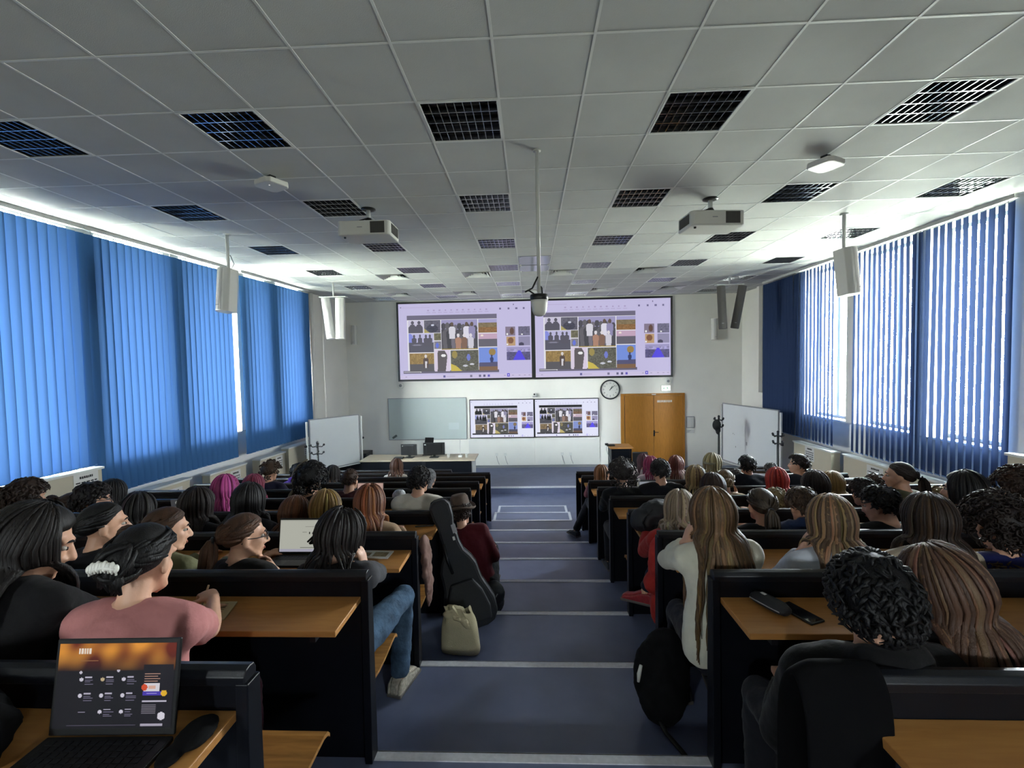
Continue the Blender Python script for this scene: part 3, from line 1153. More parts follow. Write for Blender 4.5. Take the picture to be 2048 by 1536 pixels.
# double doors
d = MB()
X0, X1, ZT = 2.585, 4.40, 2.285
y = FRONT
d.box(X0, X0 + 0.10, y - 0.045, y, DAIS_Z, ZT)
d.box(X1 - 0.05, X1, y - 0.045, y, DAIS_Z, ZT)
d.box(X0 + 0.10, X1 - 0.05, y - 0.045, y, ZT - 0.06, ZT)
door = struct(obj('door_1', d, M_DOOR, bevel=0.004))
ROOTM[door.name] = Matrix.Identity(4)
xm = 3.52
for k, (a, b) in enumerate(((X0 + 0.115, xm - 0.004), (xm + 0.004, X1 - 0.055))):
    d = MB(); d.box(a, b, y - 0.032, y - 0.002, DAIS_Z + 0.01, ZT - 0.065)
    obj('leaf', d, M_DOOR, door, bevel=0.003)
d = MB(); d.box(xm - 0.012, xm + 0.03, y - 0.04, y - 0.032, 1.05, 1.22)
d.tube([(xm + 0.012, y - 0.04, 1.17), (xm + 0.012, y - 0.085, 1.17), (xm + 0.12, y - 0.088, 1.165)], [0.009] * 3, 8)
obj('door_handle', d, M_DARK, door, smooth=True)
d = MB(); d.box(xm - 0.06, xm + 0.06, y - 0.052, y - 0.045, ZT - 0.045, ZT - 0.02)
obj('door_catch', d, M_WMET, door)
d = MB()
rr = random.Random(4)
x = xm + 0.10
while x < xm + 0.50:                                      # smeared white lettering on the right leaf
    w = rr.choice((0.018, 0.026, 0.034))
    if not (xm + 0.31 < x < xm + 0.40 and rr.random() < 0.8):
        d.box(x, x + w, y - 0.0335, y - 0.032, 2.02 + rr.uniform(0, 0.008), 2.085)
    x += w + 0.012
obj('door_lettering', d, M_PAPER, door)

# clock
CX, CZ = 2.286, 2.414
t = thing('wall_clock', 'round black rimmed wall clock above the display, hands near ten past one', 'clock', loc=(CX, FRONT, CZ))
Mc = Matrix.Translation((CX, FRONT, CZ)) @ Matrix.Rotation(PI / 2, 4, 'X')
m = MB(); m.lathe([(0.285, 0.0), (0.285, 0.045), (0.272, 0.06), (0.252, 0.05), (0.248, 0.02)], 48, Mc)
obj('rim', m, M_BLACK, t, smooth=True)
m = MB(); m.lathe([(0.25, 0.016), (0.25, 0.022)], 48, Mc)
obj('dial', m, M_WHITE, t)
m = MB()
for k in range(60):
    a = k * PI / 30
    L = 0.022 if k % 5 == 0 else 0.010
    R = Mc @ Matrix.Rotation(-a, 4, 'Z')
    m.box(-0.003, 0.003, 0.236 - L, 0.236, 0.022, 0.0232, M=R)
obj('minute_marks', m, M_INK, t)
m = MB()
for k in range(1, 13):
    a = PI / 2 - k * PI / 6
    text_into(m, str(k), 0.062, Mc @ Matrix.Translation((0.185 * math.cos(a), 0.185 * math.sin(a), 0.0225)))
obj('numerals', m, M_INK, t)
for nm, a, L, w in (('hour_hand', -PI * 2 * (1 + 8 / 60) / 12, 0.12, 0.009), ('minute_hand', -PI * 2 * 8 / 60, 0.185, 0.006)):
    m = MB(); m.box(-w, w, -0.03, L, 0.027 if w > 0.008 else 0.031, 0.029 if w > 0.008 else 0.033, M=Mc @ Matrix.Rotation(a, 4, 'Z'))
    obj(nm, m, M_BLACK, t)

# emergency exit light: running figure and arrow on a lit face
t = thing('exit_sign', 'small lit emergency exit sign above the wooden doors', 'exit sign', loc=(3.868, FRONT, 2.43))
m = MB(); m.box(3.735, 4.0, FRONT - 0.05, FRONT, 2.35, 2.51)
obj('housing', m, M_WHITE, t, bevel=0.006)
m = MB(); m.box(3.75, 3.985, FRONT - 0.053, FRONT - 0.05, 2.362, 2.498)
obj('lit_face', m, emit('exit_sign_light', '#f4fff6', 1.6), t)
m = MB()
f = lambda u, v, d: V((3.86 + u, d, 2.43 + v))
m.prism([(-0.085, -0.012), (-0.05, -0.012), (-0.05, -0.032), (-0.02, 0), (-0.05, 0.032), (-0.05, 0.012), (-0.085, 0.012)], FRONT - 0.056, FRONT - 0.053, f)
m.prism([(0.02, -0.05), (0.035, -0.05), (0.045, -0.01), (0.075, -0.03), (0.083, -0.022), (0.058, 0.008), (0.062, 0.03), (0.03, 0.034), (0.01, 0.012), (0.018, 0.004), (0.032, 0.018)], FRONT - 0.056, FRONT - 0.053, f)
m.lathe([(0.011, 0), (0.011, 0.003)], 12, Matrix.Translation((3.86 + 0.056, FRONT - 0.053, 2.43 + 0.047)) @ Matrix.Rotation(PI / 2, 4, 'X'))
obj('pictogram', m, pm('exit_green', '#5fae86', 0.5), t)


def round_box(name, label, x, z, r, dep, mat=M_WHITE):
    t = thing(name, label, 'alarm', loc=(x, FRONT, z))
    Mx = Matrix.Translation((x, FRONT, z)) @ Matrix.Rotation(PI / 2, 4, 'X')
    m = MB(); m.lathe([(r, 0), (r, dep * 0.4), (r * 0.92, dep * 0.7), (r * 0.7, dep)], 28, Mx)
    obj('housing', m, mat, t, smooth=True)
    m = MB(); m.lathe([(r * 0.45, dep), (r * 0.4, dep * 1.15), (r * 0.2, dep * 1.25)], 20, Mx)
    obj('lens', m, M_GREY, t, smooth=True)


round_box('fire_sounder', 'round white sounder at the lower corner of the screen above the whiteboard', -3.807, 2.634, 0.10, 0.06)
round_box('fire_sounder', 'round white sounder just above the lit exit sign', 3.93, 2.632, 0.085, 0.06)

# small camera on its bracket above the displays
t = thing('camera', 'small white camera on a wall bracket above the two displays', 'camera', loc=(0.107, FRONT, 2.26))
m = MB(); m.box(0.05, 0.19, FRONT - 0.12, FRONT, 2.235, 2.255)
obj('bracket', m, M_GREY, t)
m = MB(); m.ell((0.11, FRONT - 0.075, 2.315), (0.062, 0.055, 0.05), nu=18, nv=12)
m.lathe([(0.055, 0.0), (0.06, 0.03)], 20, Matrix.Translation((0.11, FRONT - 0.075, 2.255)))
obj('head', m, M_WHITE, t, smooth=True)
m = MB(); m.lathe([(0.024, 0.0), (0.024, 0.012), (0.016, 0.014)], 16, Matrix.Translation((0.10, FRONT - 0.125, 2.32)) @ Matrix.Rotation(PI / 2, 4, 'X'))
obj('lens', m, M_BLACK, t, smooth=True)

# notices right of the doors
t = thing('door_notice', 'framed grey notice on the wall beside the wooden doors', 'notice', loc=(4.56, FRONT, 1.43))
m = MB(); m.box(4.455, 4.68, FRONT - 0.018, FRONT, 1.27, 1.605)
obj('frame', m, M_GREY, t, bevel=0.004)
m = MB(); m.box(4.475, 4.66, FRONT - 0.020, FRONT - 0.018, 1.29, 1.585)
obj('sheet', m, M_PAPER, t)
t = thing('wall_label', 'small white label under the framed notice beside the doors', 'label', loc=(4.56, FRONT, 1.17))
m = MB(); m.box(4.455, 4.68, FRONT - 0.006, FRONT, 1.12, 1.22)
obj('sheet', m, M_PAPER, t)
m = MB()
for k in range(3):
    m.box(4.475, 4.475 + 0.05 + 0.03 * k, FRONT - 0.0072, FRONT - 0.006, 1.145 + 0.022 * k, 1.153 + 0.022 * k)
obj('lettering', m, M_GREY, t)

# ------------------------------------------------------------------ speakers
def hang_speaker(label, x, y, z0, z1, w, dep, yaw, pz, grille, tilt=0.0, roll=0.0, group='hanging wall and ceiling speakers'):
    """curved speaker box on a ceiling pole"""
    t = thing('speaker', label, 'speaker', M=Matrix.Translation((x, y, z0)) @ Matrix.Rotation(yaw, 4, 'Z'), group=group)
    h = z1 - z0
    Rt = Matrix.Translation((0, 0, h)) @ Matrix.Rotation(roll, 4, 'Y') @ Matrix.Rotation(tilt, 4, 'X') @ Matrix.Translation((0, 0, -h))
    m = MB()
    n = 10
    out = []
    for k in range(n + 1):
        u = -1 + 2 * k / n
        out.append((u * w / 2, -dep / 2 + 0.35 * dep * u * u))
    out += [(w / 2 * 0.8, dep / 2), (-w / 2 * 0.8, dep / 2)]
    m.prism(out, 0, h, lambda u, v, d: Rt @ V((u, v, d)))
    obj('cabinet', m, M_GRILLE if grille is M_GRILLE else M_WHITE, t, world=False, bevel=0.006)
    g = MB()
    gg = [(u * 0.9, v - 0.004) for u, v in out[:n + 1]] + [(u * 0.9, v + 0.006) for u, v in out[:n + 1][::-1]]
    g.prism(gg, 0.03 if grille is M_WHITE else 0.015, h - (0.03 if grille is M_WHITE else 0.015), lambda u, v, d: Rt @ V((u, v, d)))
    obj('grille', g, grille, t, world=False)
    b = MB(); b.box(-0.022, 0.022, -dep / 2 - 0.008, -dep / 2 - 0.003, h * 0.12, h * 0.12 + 0.01, M=Rt)
    obj('badge', b, M_GREY, t, world=False)
    if pz:
        p = MB()
        p.tube([(0, 0.03, h - 0.02), (0, 0.03, pz - z0)], [0.022, 0.022], 12)
        p.lathe([(0.05, 0), (0.05, 0.012)], 16, Matrix.Translation((0, 0.03, pz - z0 - 0.012)))
        obj('pole', p, M_WMET, t, world=False, smooth=True)
        p = MB()
        p.tube([(0.02, 0.05, h - 0.01), (0.07, 0.06, h + 0.08), (0.03, 0.04, h + 0.2)], [0.006] * 3, 6)
        obj('cable', p, M_GREY, t, world=False, smooth=True)
    return t


GRL = pm('pale_speaker_grille', '#c5c3be', 0.75, bump=0.3, bscale=500)
hang_speaker('white speaker hanging on a pole in front of the wide left blind', -4.20, 6.25, 4.00, 4.60, 0.22, 0.24, -0.25, CEIL, GRL, -0.10)
hang_speaker('white speaker hanging on a pole in front of the right window gap', 4.16, 6.22, 4.02, 4.63, 0.22, 0.24, 0.45, CEIL, GRL, -0.10)
GPAIR = 'column speakers near the front corners'
hang_speaker('slim pale column speaker near the left front corner, the one beside the window', -4.52, 10.05, 3.83, 4.74, 0.20, 0.16, 0.10, None, GRL, -0.08, -0.13, GPAIR)
hang_speaker('slim pale column speaker near the left front corner, the one beside the screen', -4.20, 10.05, 3.83, 4.74, 0.20, 0.16, -0.05, None, GRL, -0.06, 0.0, GPAIR)
hang_speaker('slim dark grilled column speaker near the right front corner, the one beside the screen', 4.30, 10.5, 3.90, 4.86, 0.18, 0.14, -0.30, None, M_GRILLE, -0.03, -0.04, GPAIR)
hang_speaker('slim dark grilled column speaker near the right front corner, the one beside the window', 4.78, 10.5, 3.90, 4.86, 0.18, 0.14, -0.40, None, M_GRILLE, -0.03, 0.17, GPAIR)
for lab, x, y, z in (('white speaker yoke with pole over the pale column speakers', -4.36, 10.08, 4.76), ('white speaker yoke with pole over the dark column speakers', 4.50, 10.53, 4.88)):
    t = thing('speaker_yoke', lab, 'bracket', loc=(x, y, z))
    m = MB(); m.box(x - 0.30, x + 0.30, y - 0.07, y + 0.07, z, z + 0.02)
    obj('plate', m, M_WMET, t, bevel=0.003)
    m = MB(); m.tube([(x, y, z + 0.02), (x, y, CEIL)], [0.018, 0.018], 12)
    obj('pole', m, M_WMET, t, smooth=True)
hang_speaker('small white wall speaker on the front wall by the left corner', -5.13, FRONT - 0.09, 3.85, 4.42, 0.18, 0.16, 0.0, None, GRL)
hang_speaker('small white wall speaker on the front wall by the right corner', 5.22, FRONT - 0.09, 3.78, 4.38, 0.18, 0.16, 0.0, None, GRL)

# ------------------------------------------------------------------ ceiling mounted devices
def projector(label, x, y, yaw, flip):
    """beamer hung under the ceiling; its back with the air grille faces the audience"""
    t = thing('projector', label, 'projector', M=Matrix.Translation((x, y, CEIL)) @ Matrix.Rotation(yaw, 4, 'Z'), group='ceiling projectors')
    m = MB(); m.lathe([(0.085, 0), (0.085, -0.012), (0.06, -0.02)], 24)
    obj('ceiling_plate', m, M_BLACK, t, world=False, smooth=True)
    m = MB(); m.tube([(0, 0, -0.01), (0, 0, -0.15)], [0.025, 0.025], 12)
    obj('pole', m, M_WMET, t, world=False, smooth=True)
    m = MB(); m.lathe([(0.03, 0.0), (0.045, -0.03), (0.06, -0.075)], 14, Matrix.Translation((0, 0, -0.11)))
    obj('joint', m, M_BLACK, t, world=False, smooth=True)
    m = MB(); m.tube([(-0.02, -0.02, -0.12), (-0.09, -0.05, -0.15), (-0.13, -0.06, -0.19)], [0.008] * 3, 6)
    obj('cable', m, M_BLACK, t, world=False, smooth=True)
    W, D, z1, z0 = 0.31, 0.20, -0.19, -0.36
    m = MB()
    pl = [(-W, -D + 0.03), (-W + 0.03, -D), (W - 0.03, -D), (W, -D + 0.03), (W, D - 0.03), (W - 0.03, D), (-W + 0.03, D), (-W, D - 0.03)]
    m.prism(pl, z0, z1, lambda u, v, d: V((u, v, d)))
    obj('case', m, M_WHITE, t, world=False, bevel=0.015)
    gx = 0.16
    m = MB()
    for k in range(13):
        m.box(gx - 0.075 + k * 0.0125, gx - 0.069 + k * 0.0125, -D - 0.004, -D + 0.004, z0 + 0.025, z1 - 0.02)
    m.box(gx - 0.078, gx + 0.09, -D - 0.001, -D + 0.002, z0 + 0.022, z1 - 0.017)
    obj('rear_grille', m, M_GRILLE, t, world=False)
    m = MB()
    for sx in (-1, 1):
        m = MB()
        m.box(sx * W - 0.003, sx * W + 0.003, -0.135, 0.135, z0 + 0.035, z1 - 0.025)
        for k in range(10):
            m.box(sx * W - 0.005, sx * W + 0.005, -0.13 + k * 0.026, -0.115 + k * 0.026, z0 + 0.04, z1 - 0.03)
        obj('side_grille', m, M_GRILLE, t, world=False)
    m = MB(); m.box(-0.07, -0.01, -D - 0.002, -D + 0.001, -0.272, -0.264)
    obj('badge', m, M_GREY, t, world=False)
    m = MB(); m.lathe([(0.055, 0.0), (0.055, 0.03), (0.045, 0.045)], 20, Matrix.Translation((-0.08, D, -0.27)) @ Matrix.Rotation(-PI / 2, 4, 'X'))
    obj('lens', m, M_BLACK, t, world=False, smooth=True)
    m = MB(); m.lathe([(0.014, 0), (0.014, -0.014), (0.011, -0.018)], 12, Matrix.Translation((-0.24, -0.13, z0)))
    obj('foot', m, M_BLACK, t, world=False, smooth=True)
    return t


projector('white ceiling projector with dark rear grille, on the whiteboard side of the room', -1.90, 5.46, 0.0, 1)
projector('white ceiling projector with dark rear grille, on the door side of the room', 2.13, 5.50, 0.08, 1)


def access_point(label, x, y, yaw):
    t = thing('access_point', label, 'wireless access point', M=Matrix.Translation((x, y, CEIL)) @ Matrix.Rotation(yaw, 4, 'Z'), group='white ceiling access points')
    m = MB(); m.box(-0.03, 0.03, -0.03, 0.03, -0.06, 0.0)
    obj('mount', m, M_BLACK, t, world=False)
    m = MB()
    pl = [(-0.13, -0.09), (-0.09, -0.12), (0.09, -0.12), (0.13, -0.09), (0.13, 0.09), (0.09, 0.12), (-0.09, 0.12), (-0.13, 0.09)]
    m.prism(pl, -0.105, -0.055, lambda u, v, d: V((u, v, d)))
    obj('case', m, M_WHITE, t, world=False, bevel=0.01)
    m = MB(); m.lathe([(0.006, 0), (0.006, -0.002)], 10, Matrix.Translation((0.03, -0.04, -0.105)))
    obj('indicator', m, emit('indicator_light', '#ffffff', 1.0), t, world=False)


access_point('flat white wireless box on the ceiling, on the left window side', -2.50, 4.45, -0.5)
access_point('flat white wireless box on the ceiling, on the right window side', 2.78, 4.45, 0.5)

t = thing('ceiling_camera', 'white dome camera hanging on a long thin pole before the screens', 'camera', loc=(0.09, 4.12, 3.62))
m = MB(); m.tube([(0.09, 4.12, 3.84), (0.09, 4.12, CEIL)], [0.017, 0.017], 12)
m.lathe([(0.035, 0), (0.035, 0.01)], 16, Matrix.Translation((0.09, 4.12, CEIL - 0.01)))
obj('pole', m, M_WMET, t, smooth=True)
m = MB(); m.lathe([(0.079, 3.775), (0.082, 3.78), (0.082, 3.818), (0.074, 3.825)], 28, Matrix.Translation((0.09, 4.12, 0)))
obj('collar', m, M_BLACK, t, smooth=True)
m = MB(); m.lathe([(0.077, 3.775), (0.074, 3.74), (0.066, 3.68), (0.05, 3.645), (0.025, 3.632), (0.003, 3.63)], 28, Matrix.Translation((0.09, 4.12, 0)))
obj('dome', m, M_WHITE, t, smooth=True)
m = MB(); m.tube([(0.06, 4.12, 3.82), (0.0, 4.11, 3.86), (-0.035, 4.12, 3.85), (0.03, 4.10, 3.88), (0.08, 4.11, 3.98)], [0.008] * 5, 6)
m.tube([(0.12, 4.13, 3.82), (0.115, 4.12, 3.88), (0.10, 4.12, 3.90)], [0.008] * 3, 6)
obj('cable', m, M_BLACK, t, smooth=True)


# ------------------------------------------------------------------ lecture benches
def seat_mesh(w):
    """moulded plywood seat board, front edge rolled down"""
    m = MB()
    prof = [(0.10, 0.445), (0.17, 0.436), (0.27, 0.436), (0.37, 0.446), (0.44, 0.452), (0.472, 0.444), (0.488, 0.425)]
    n = len(prof)
    th = 0.016
    vs = []
    for x in (-w / 2, w / 2):
        vs += [(x, y, z) for y, z in prof] + [(x, y, z - th) for y, z in prof]
    fs = []
    for k in range(n - 1):
        fs += [(k, 2 * n + k, 2 * n + k + 1, k + 1), (n + k, n + k + 1, 3 * n + k + 1, 3 * n + k),
               (k, k + 1, n + k + 1, n + k), (2 * n + k, 3 * n + k, 3 * n + k + 1, 2 * n + k + 1)]
    fs += [(0, n, 3 * n, 2 * n), (n - 1, 2 * n + n - 1, 3 * n + n - 1, n + n - 1)]
    m.add(vs, fs)
    return m


SEATW = 0.50
seat_me = mesh_from('seat', seat_mesh(SEATW), smooth=False)
seat_me.materials.append(M_WOODE)
bm_ = MB()
for sx in (-1, 1):
    bm_.tube([(sx * 0.17, 0.0, 0.36), (sx * 0.17, 0.12, 0.415), (sx * 0.17, 0.36, 0.418)], [0.014] * 3, 6)
brk_me = mesh_from('seat_bracket', bm_)
brk_me.materials.append(M_DARK)


def bench(i, left, label, x0, x1, seats=True):
    """row unit: black back panel with rail, desk board on our side, folding seats on the far side, end plate at the aisle"""
    y, z = row_y(i), row_z(i)
    t = thing('lecture_bench', label, 'bench', loc=((x0 + x1) / 2, y, z), group='lecture benches ' + ('left' if left else 'right') + ' of the aisle')
    m = MB()
    m.box(x0, x1, y - 0.032, y - 0.008, z + 0.004, z + 0.865)
    obj('back_panel', m, M_LAM, t)
    m = MB()
    prof = [(-0.046, 0.852), (-0.048, 0.876), (-0.038, 0.892), (-0.020, 0.896), (-0.002, 0.892), (0.006, 0.876), (0.004, 0.852)]
    m.prism(prof, x0 - 0.002, x1 + 0.002, lambda u, v, d: V((d, y + u, z + v)))
    obj('top_rail', m, M_RAIL, t, bevel=0.003)
    m = MB()
    m.box(x0 + 0.03, x1 - 0.03, y - 0.31, y - 0.032, z + 0.752, z + 0.777)
    obj('desk_top', m, M_WOOD, t, bevel=0.003)
    m = MB()
    for k in range(int((x1 - x0) / 0.95) + 1):
        x = x0 + 0.15 + k * (x1 - x0 - 0.3) / max(1, int((x1 - x0) / 0.95))
        m.box(x - 0.012, x + 0.012, y - 0.26, y - 0.032, z + 0.70, z + 0.752)
    obj('desk_bracket', m, M_DARK, t)
    for k, xe in enumerate((x0, x1)):
        m = MB()
        a, b = (xe - 0.012, xe + 0.022) if k == 0 else (xe - 0.022, xe + 0.012)
        pr = [(-0.07, 0.004), (-0.056, 0.72), (-0.050, 0.86), (0.006, 0.86), (0.008, 0.004)]
        m.prism(pr, a, b, lambda u, v, d: V((d, y + u, z + v)))
        obj('end_plate', m, M_LAM, t, bevel=0.003)
    if seats:
        zt = row_z(i + 1) if i < 8 else 0.0
        n = int((x1 - x0 - 0.04) / 0.515)
        pitch = (x1 - x0 - 0.04) / n
        for k in range(n):
            x = x0 + 0.02 + (k + 0.5) * pitch
            # seat and its bracket share mesh data between all seats
            s = bpy.data.objects.new('seat', seat_me)
            col.objects.link(s)
            s.parent = t
            s.matrix_local = Matrix.Translation((x - (x0 + x1) / 2, 0.0, zt - z))
            b = bpy.data.objects.new('seat_bracket', brk_me)
            col.objects.link(b)
            b.parent = s
    return t


RN = ['row nearest the camera', 'second row from the back', 'third row from the back', 'fourth row from the back', 'fifth row from the back',
      'sixth row from the back', 'fourth row from the stage', 'third row from the stage', 'second row from the stage']
LX = {-1: -0.77, 0: -0.765}
for i in range(-1, 8):
    lab = 'black lecture bench with wooden desk left of the aisle, ' + RN[i + 1]
    bench(i, True, lab, BX0, -0.77)
    bench(i, False, lab.replace('left', 'right'), 0.80, BX1)
bench(8, True, 'black front desk row left of the aisle, closest to the stage', BX0, -1.63, False)
bench(8, False, 'black front desk row right of the aisle, closest to the stage', 2.40, 4.72, False)

# ------------------------------------------------------------------ furniture by the stage
# teacher's desk
TY0 = 10.55
t = thing('teacher_desk', 'long dark teacher desk with pale top in front of the glass whiteboard', 'desk', loc=(-3.3, TY0, 0.0))
XA, XM, XB, ZD = -4.03, -2.48, -1.42, 0.985
for a, b in ((XA, XM - 0.11), (XM - 0.03, XB)):
    m = MB(); m.box(a, b, TY0, TY0 + 0.03, 0.0, ZD - 0.03)
    obj('front_panel', m, M_LAM, t)
m = MB(); m.box(XM - 0.11, XM - 0.03, TY0 - 0.006, TY0 + 0.02, 0.0, ZD - 0.03)
obj('leg_cover', m, M_DARK, t)
for a in (XA, XM - 0.07, XB):
    m = MB(); m.box(a - 0.02, a + 0.02, TY0 + 0.03, TY0 + 0.70, 0.0, ZD - 0.03)
    obj('side_panel', m, M_LAM if a != XB else M_WMET, t)
m = MB(); m.box(XA - 0.05, XB + 0.09, TY0 - 0.02, TY0 + 0.72, ZD - 0.03, ZD)
obj('desk_top', m, wood_mat('pale_desk_top', '#a89a84', '#bcae98', 0.45), t, bevel=0.004)


def monitor(label, x, y, z, w, h, yaw):
    t = thing('monitor', label, 'monitor', M=Matrix.Translation((x, y, z)) @ Matrix.Rotation(yaw, 4, 'Z'), group='computer monitors on the teacher desk')
    m = MB(); m.box(-0.11, 0.11, -0.09, 0.09, 0.0, 0.012)
    obj('base', m, M_BLACK, t, world=False, bevel=0.004)
    m = MB(); m.box(-0.03, 0.03, 0.005, 0.03, 0.012, 0.20)
    obj('stand', m, M_BLACK, t, world=False)
    m = MB(); m.box(-w / 2, w / 2, -0.03, 0.005, 0.06, 0.06 + h)
    m.box(-w / 2 * 0.7, w / 2 * 0.7, -0.045, -0.03, 0.10, 0.03 + h)
    obj('back_shell', m, M_BLACK, t, world=False, bevel=0.006)
    m = MB(); m.box(-w / 2 + 0.012, w / 2 - 0.012, 0.005, 0.007, 0.072, 0.048 + h)
    obj('screen', m, pm('dark_glass', '#050507', 0.08), t, world=False)
    m = MB(); m.box(-w / 2 + 0.03, -w / 2 + 0.07, -0.0315, -0.030, 0.03 + h - 0.03, 0.03 + h - 0.005)
    obj('sticker', m, M_PAPER, t, world=False)
    return t


monitor('black monitor seen from behind, nearer the rolling whiteboard end of the teacher desk', -2.97, TY0 + 0.32, ZD, 0.40, 0.27, -0.12)
monitor('black monitor seen from behind, at the middle of the teacher desk', -2.36, TY0 + 0.32, ZD, 0.52, 0.30, 0.05)
t = thing('desk_microphone_panel', 'upright black panel standing behind the monitors on the teacher desk', 'panel', loc=(-2.58, TY0 + 0.60, ZD))
m = MB(); m.box(-0.11, 0.11, -0.015, 0.015, 0.02, 0.44, M=Matrix.Translation((-2.58, TY0 + 0.60, ZD)) @ Matrix.Rotation(0.12, 4, 'Y') @ Matrix.Rotation(0.5, 4, 'Z'))
obj('panel', m, M_BLACK, t, bevel=0.008)
m = MB(); m.box(-2.70, -2.46, TY0 + 0.52, TY0 + 0.68, ZD, ZD + 0.02)
obj('base', m, M_BLACK, t)
m = MB(); m.box(-3.30, -3.08, TY0 + 0.12, TY0 + 0.28, ZD, ZD + 0.035)
tag(obj('keyboard', m, M_BLACK, bevel=0.008), 'black keyboard at the whiteboard end of the teacher desk', 'keyboard')
t = thing('gooseneck_microphone', 'white gooseneck microphone at the aisle end of the teacher desk', 'microphone', loc=(-1.72, TY0 + 0.3, ZD))
m = MB(); m.box(-1.77, -1.67, TY0 + 0.26, TY0 + 0.36, ZD, ZD + 0.05)
obj('base', m, M_WHITE, t, bevel=0.01)
m = MB(); m.tube([(-1.72, TY0 + 0.3, ZD + 0.05), (-1.725, TY0 + 0.3, ZD + 0.2), (-1.73, TY0 + 0.33, ZD + 0.36)], [0.006] * 3, 8)
m.tube([(-1.73, TY0 + 0.33, ZD + 0.36), (-1.73, TY0 + 0.35, ZD + 0.42)], [0.012, 0.012], 8, rnd=True)
obj('neck', m, M_WHITE, t, smooth=True)
for k, (x, lab) in enumerate(((-2.0, 'white paper cup on the teacher desk, left of the microphone'), (-1.56, 'white paper cup on the teacher desk, right of the microphone'))):
    m = MB(); m.lathe([(0.03, 0.0), (0.038, 0.085), (0.041, 0.09), (0.036, 0.088), (0.028, 0.006)], 18, Matrix.Translation((x, TY0 + 0.25, ZD)))
    tag(obj('paper_cup', m, M_WHITE, smooth=True), lab, 'cup', 'paper cups on the teacher desk')

# black cabinet in the corner behind the rolling whiteboard
t = thing('equipment_cabinet', 'black equipment cabinet standing behind the left rolling whiteboard', 'cabinet', loc=(-4.65, 11.6, 0.0))
m = MB(); m.box(-5.05, -4.25, 11.45, 11.95, DAIS_Z, 0.98)
obj('body', m, M_LAM, t, bevel=0.006)
m = MB(); m.box(-5.03, -4.66, 11.435, 11.45, 0.20, 0.95)
obj('door', m, M_LAM, t, bevel=0.003)
m = MB(); m.box(-4.64, -4.27, 11.435, 11.45, 0.20, 0.95)
obj('door', m, M_LAM, t, bevel=0.003)


def rolling_board(label, p0, p1, z0, z1, tray=True):
    """white enamel board on a steel stand with feet and casters, from foot point p0 to p1"""
    a, b = V((p0[0], p0[1], 0)), V((p1[0], p1[1], 0))
    d = (b - a); L = d.length; yaw = math.atan2(d.y, d.x)
    t = thing('rolling_whiteboard', label, 'whiteboard', M=Matrix.Translation((a + b) / 2) @ Matrix.Rotation(yaw, 4, 'Z'), group='rolling whiteboards')
    h = L / 2
    m = MB(); m.box(-h + 0.02, h - 0.02, -0.012, 0.012, z0 + 0.02, z1 - 0.02)
    obj('board', m, M_WBOARD, t, world=False)
    m = MB()
    m.box(-h, h, -0.018, 0.018, z0, z0 + 0.022); m.box(-h, h, -0.018, 0.018, z1 - 0.022, z1)
    m.box(-h, -h + 0.022, -0.018, 0.018, z0 + 0.022, z1 - 0.022); m.box(h - 0.022, h, -0.018, 0.018, z0 + 0.022, z1 - 0.022)
    obj('frame', m, M_GREY, t, world=False)
    for s in (-1, 1):
        m = MB(); m.box(s * (h + 0.05) - 0.02, s * (h + 0.05) + 0.02, -0.02, 0.02, 0.06, z1 - 0.05)
        obj('post', m, M_WMET, t, world=False, bevel=0.004)
        m = MB(); m.box(s * (h + 0.05) - 0.02, s * (h + 0.05) + 0.02, -0.28, 0.28, 0.06, 0.10)
        obj('foot', m, M_WMET, t, world=False, bevel=0.004)
        m = MB()
        for q in (-0.25, 0.25):
            m.lathe([(0.03, -0.012), (0.03, 0.012)], 14, Matrix.Translation((s * (h + 0.05), q, 0.03)) @ Matrix.Rotation(PI / 2, 4, 'Y'))
        obj('caster', m, M_BLACK, t, world=False)
        m = MB(); m.lathe([(0.028, -0.02), (0.028, 0.02)], 14, Matrix.Translation((s * (h + 0.085), 0, (z0 + z1) / 2)) @ Matrix.Rotation(PI / 2, 4, 'Y'))
        obj('pivot_knob', m, M_BLACK, t, world=False)
    m = MB(); m.box(-h + 0.05, h - 0.05, -0.07, -0.018, z0 - 0.015, z0)
    obj('tray', m, M_WMET, t, world=False)
    m = MB(); m.tube([(-h - 0.05, 0.0, 0.3), (h + 0.05, 0.0, 0.3)], [0.015, 0.015], 10)
    obj('crossbar', m, M_WMET, t, world=False, smooth=True)
    return t


rb = rolling_board('large rolling whiteboard standing askew in the left front corner by the coat rack', (-4.97, 9.95), (-4.22, 10.98), 0.86, 2.05)
rb2 = rolling_board('large rolling whiteboard standing along the right wall by the coat racks', (4.95, 11.95), (5.36, 10.05), 0.62, 2.10)
m = MB()
for u, w, h2 in ((-0.55, 0.010, 0.016), (-0.50, 0.008, 0.010), (-0.05, 0.02, 0.04), (-0.45, 0.012, 0.02)):
    zc = 1.35 - 0.35 * (u + 0.5) if u != -0.45 else 1.05
    m.box(u - w, u + w, -0.0135, -0.012, zc - h2, zc + h2)
obj('board_marks', m, M_GREY, rb2, world=False)


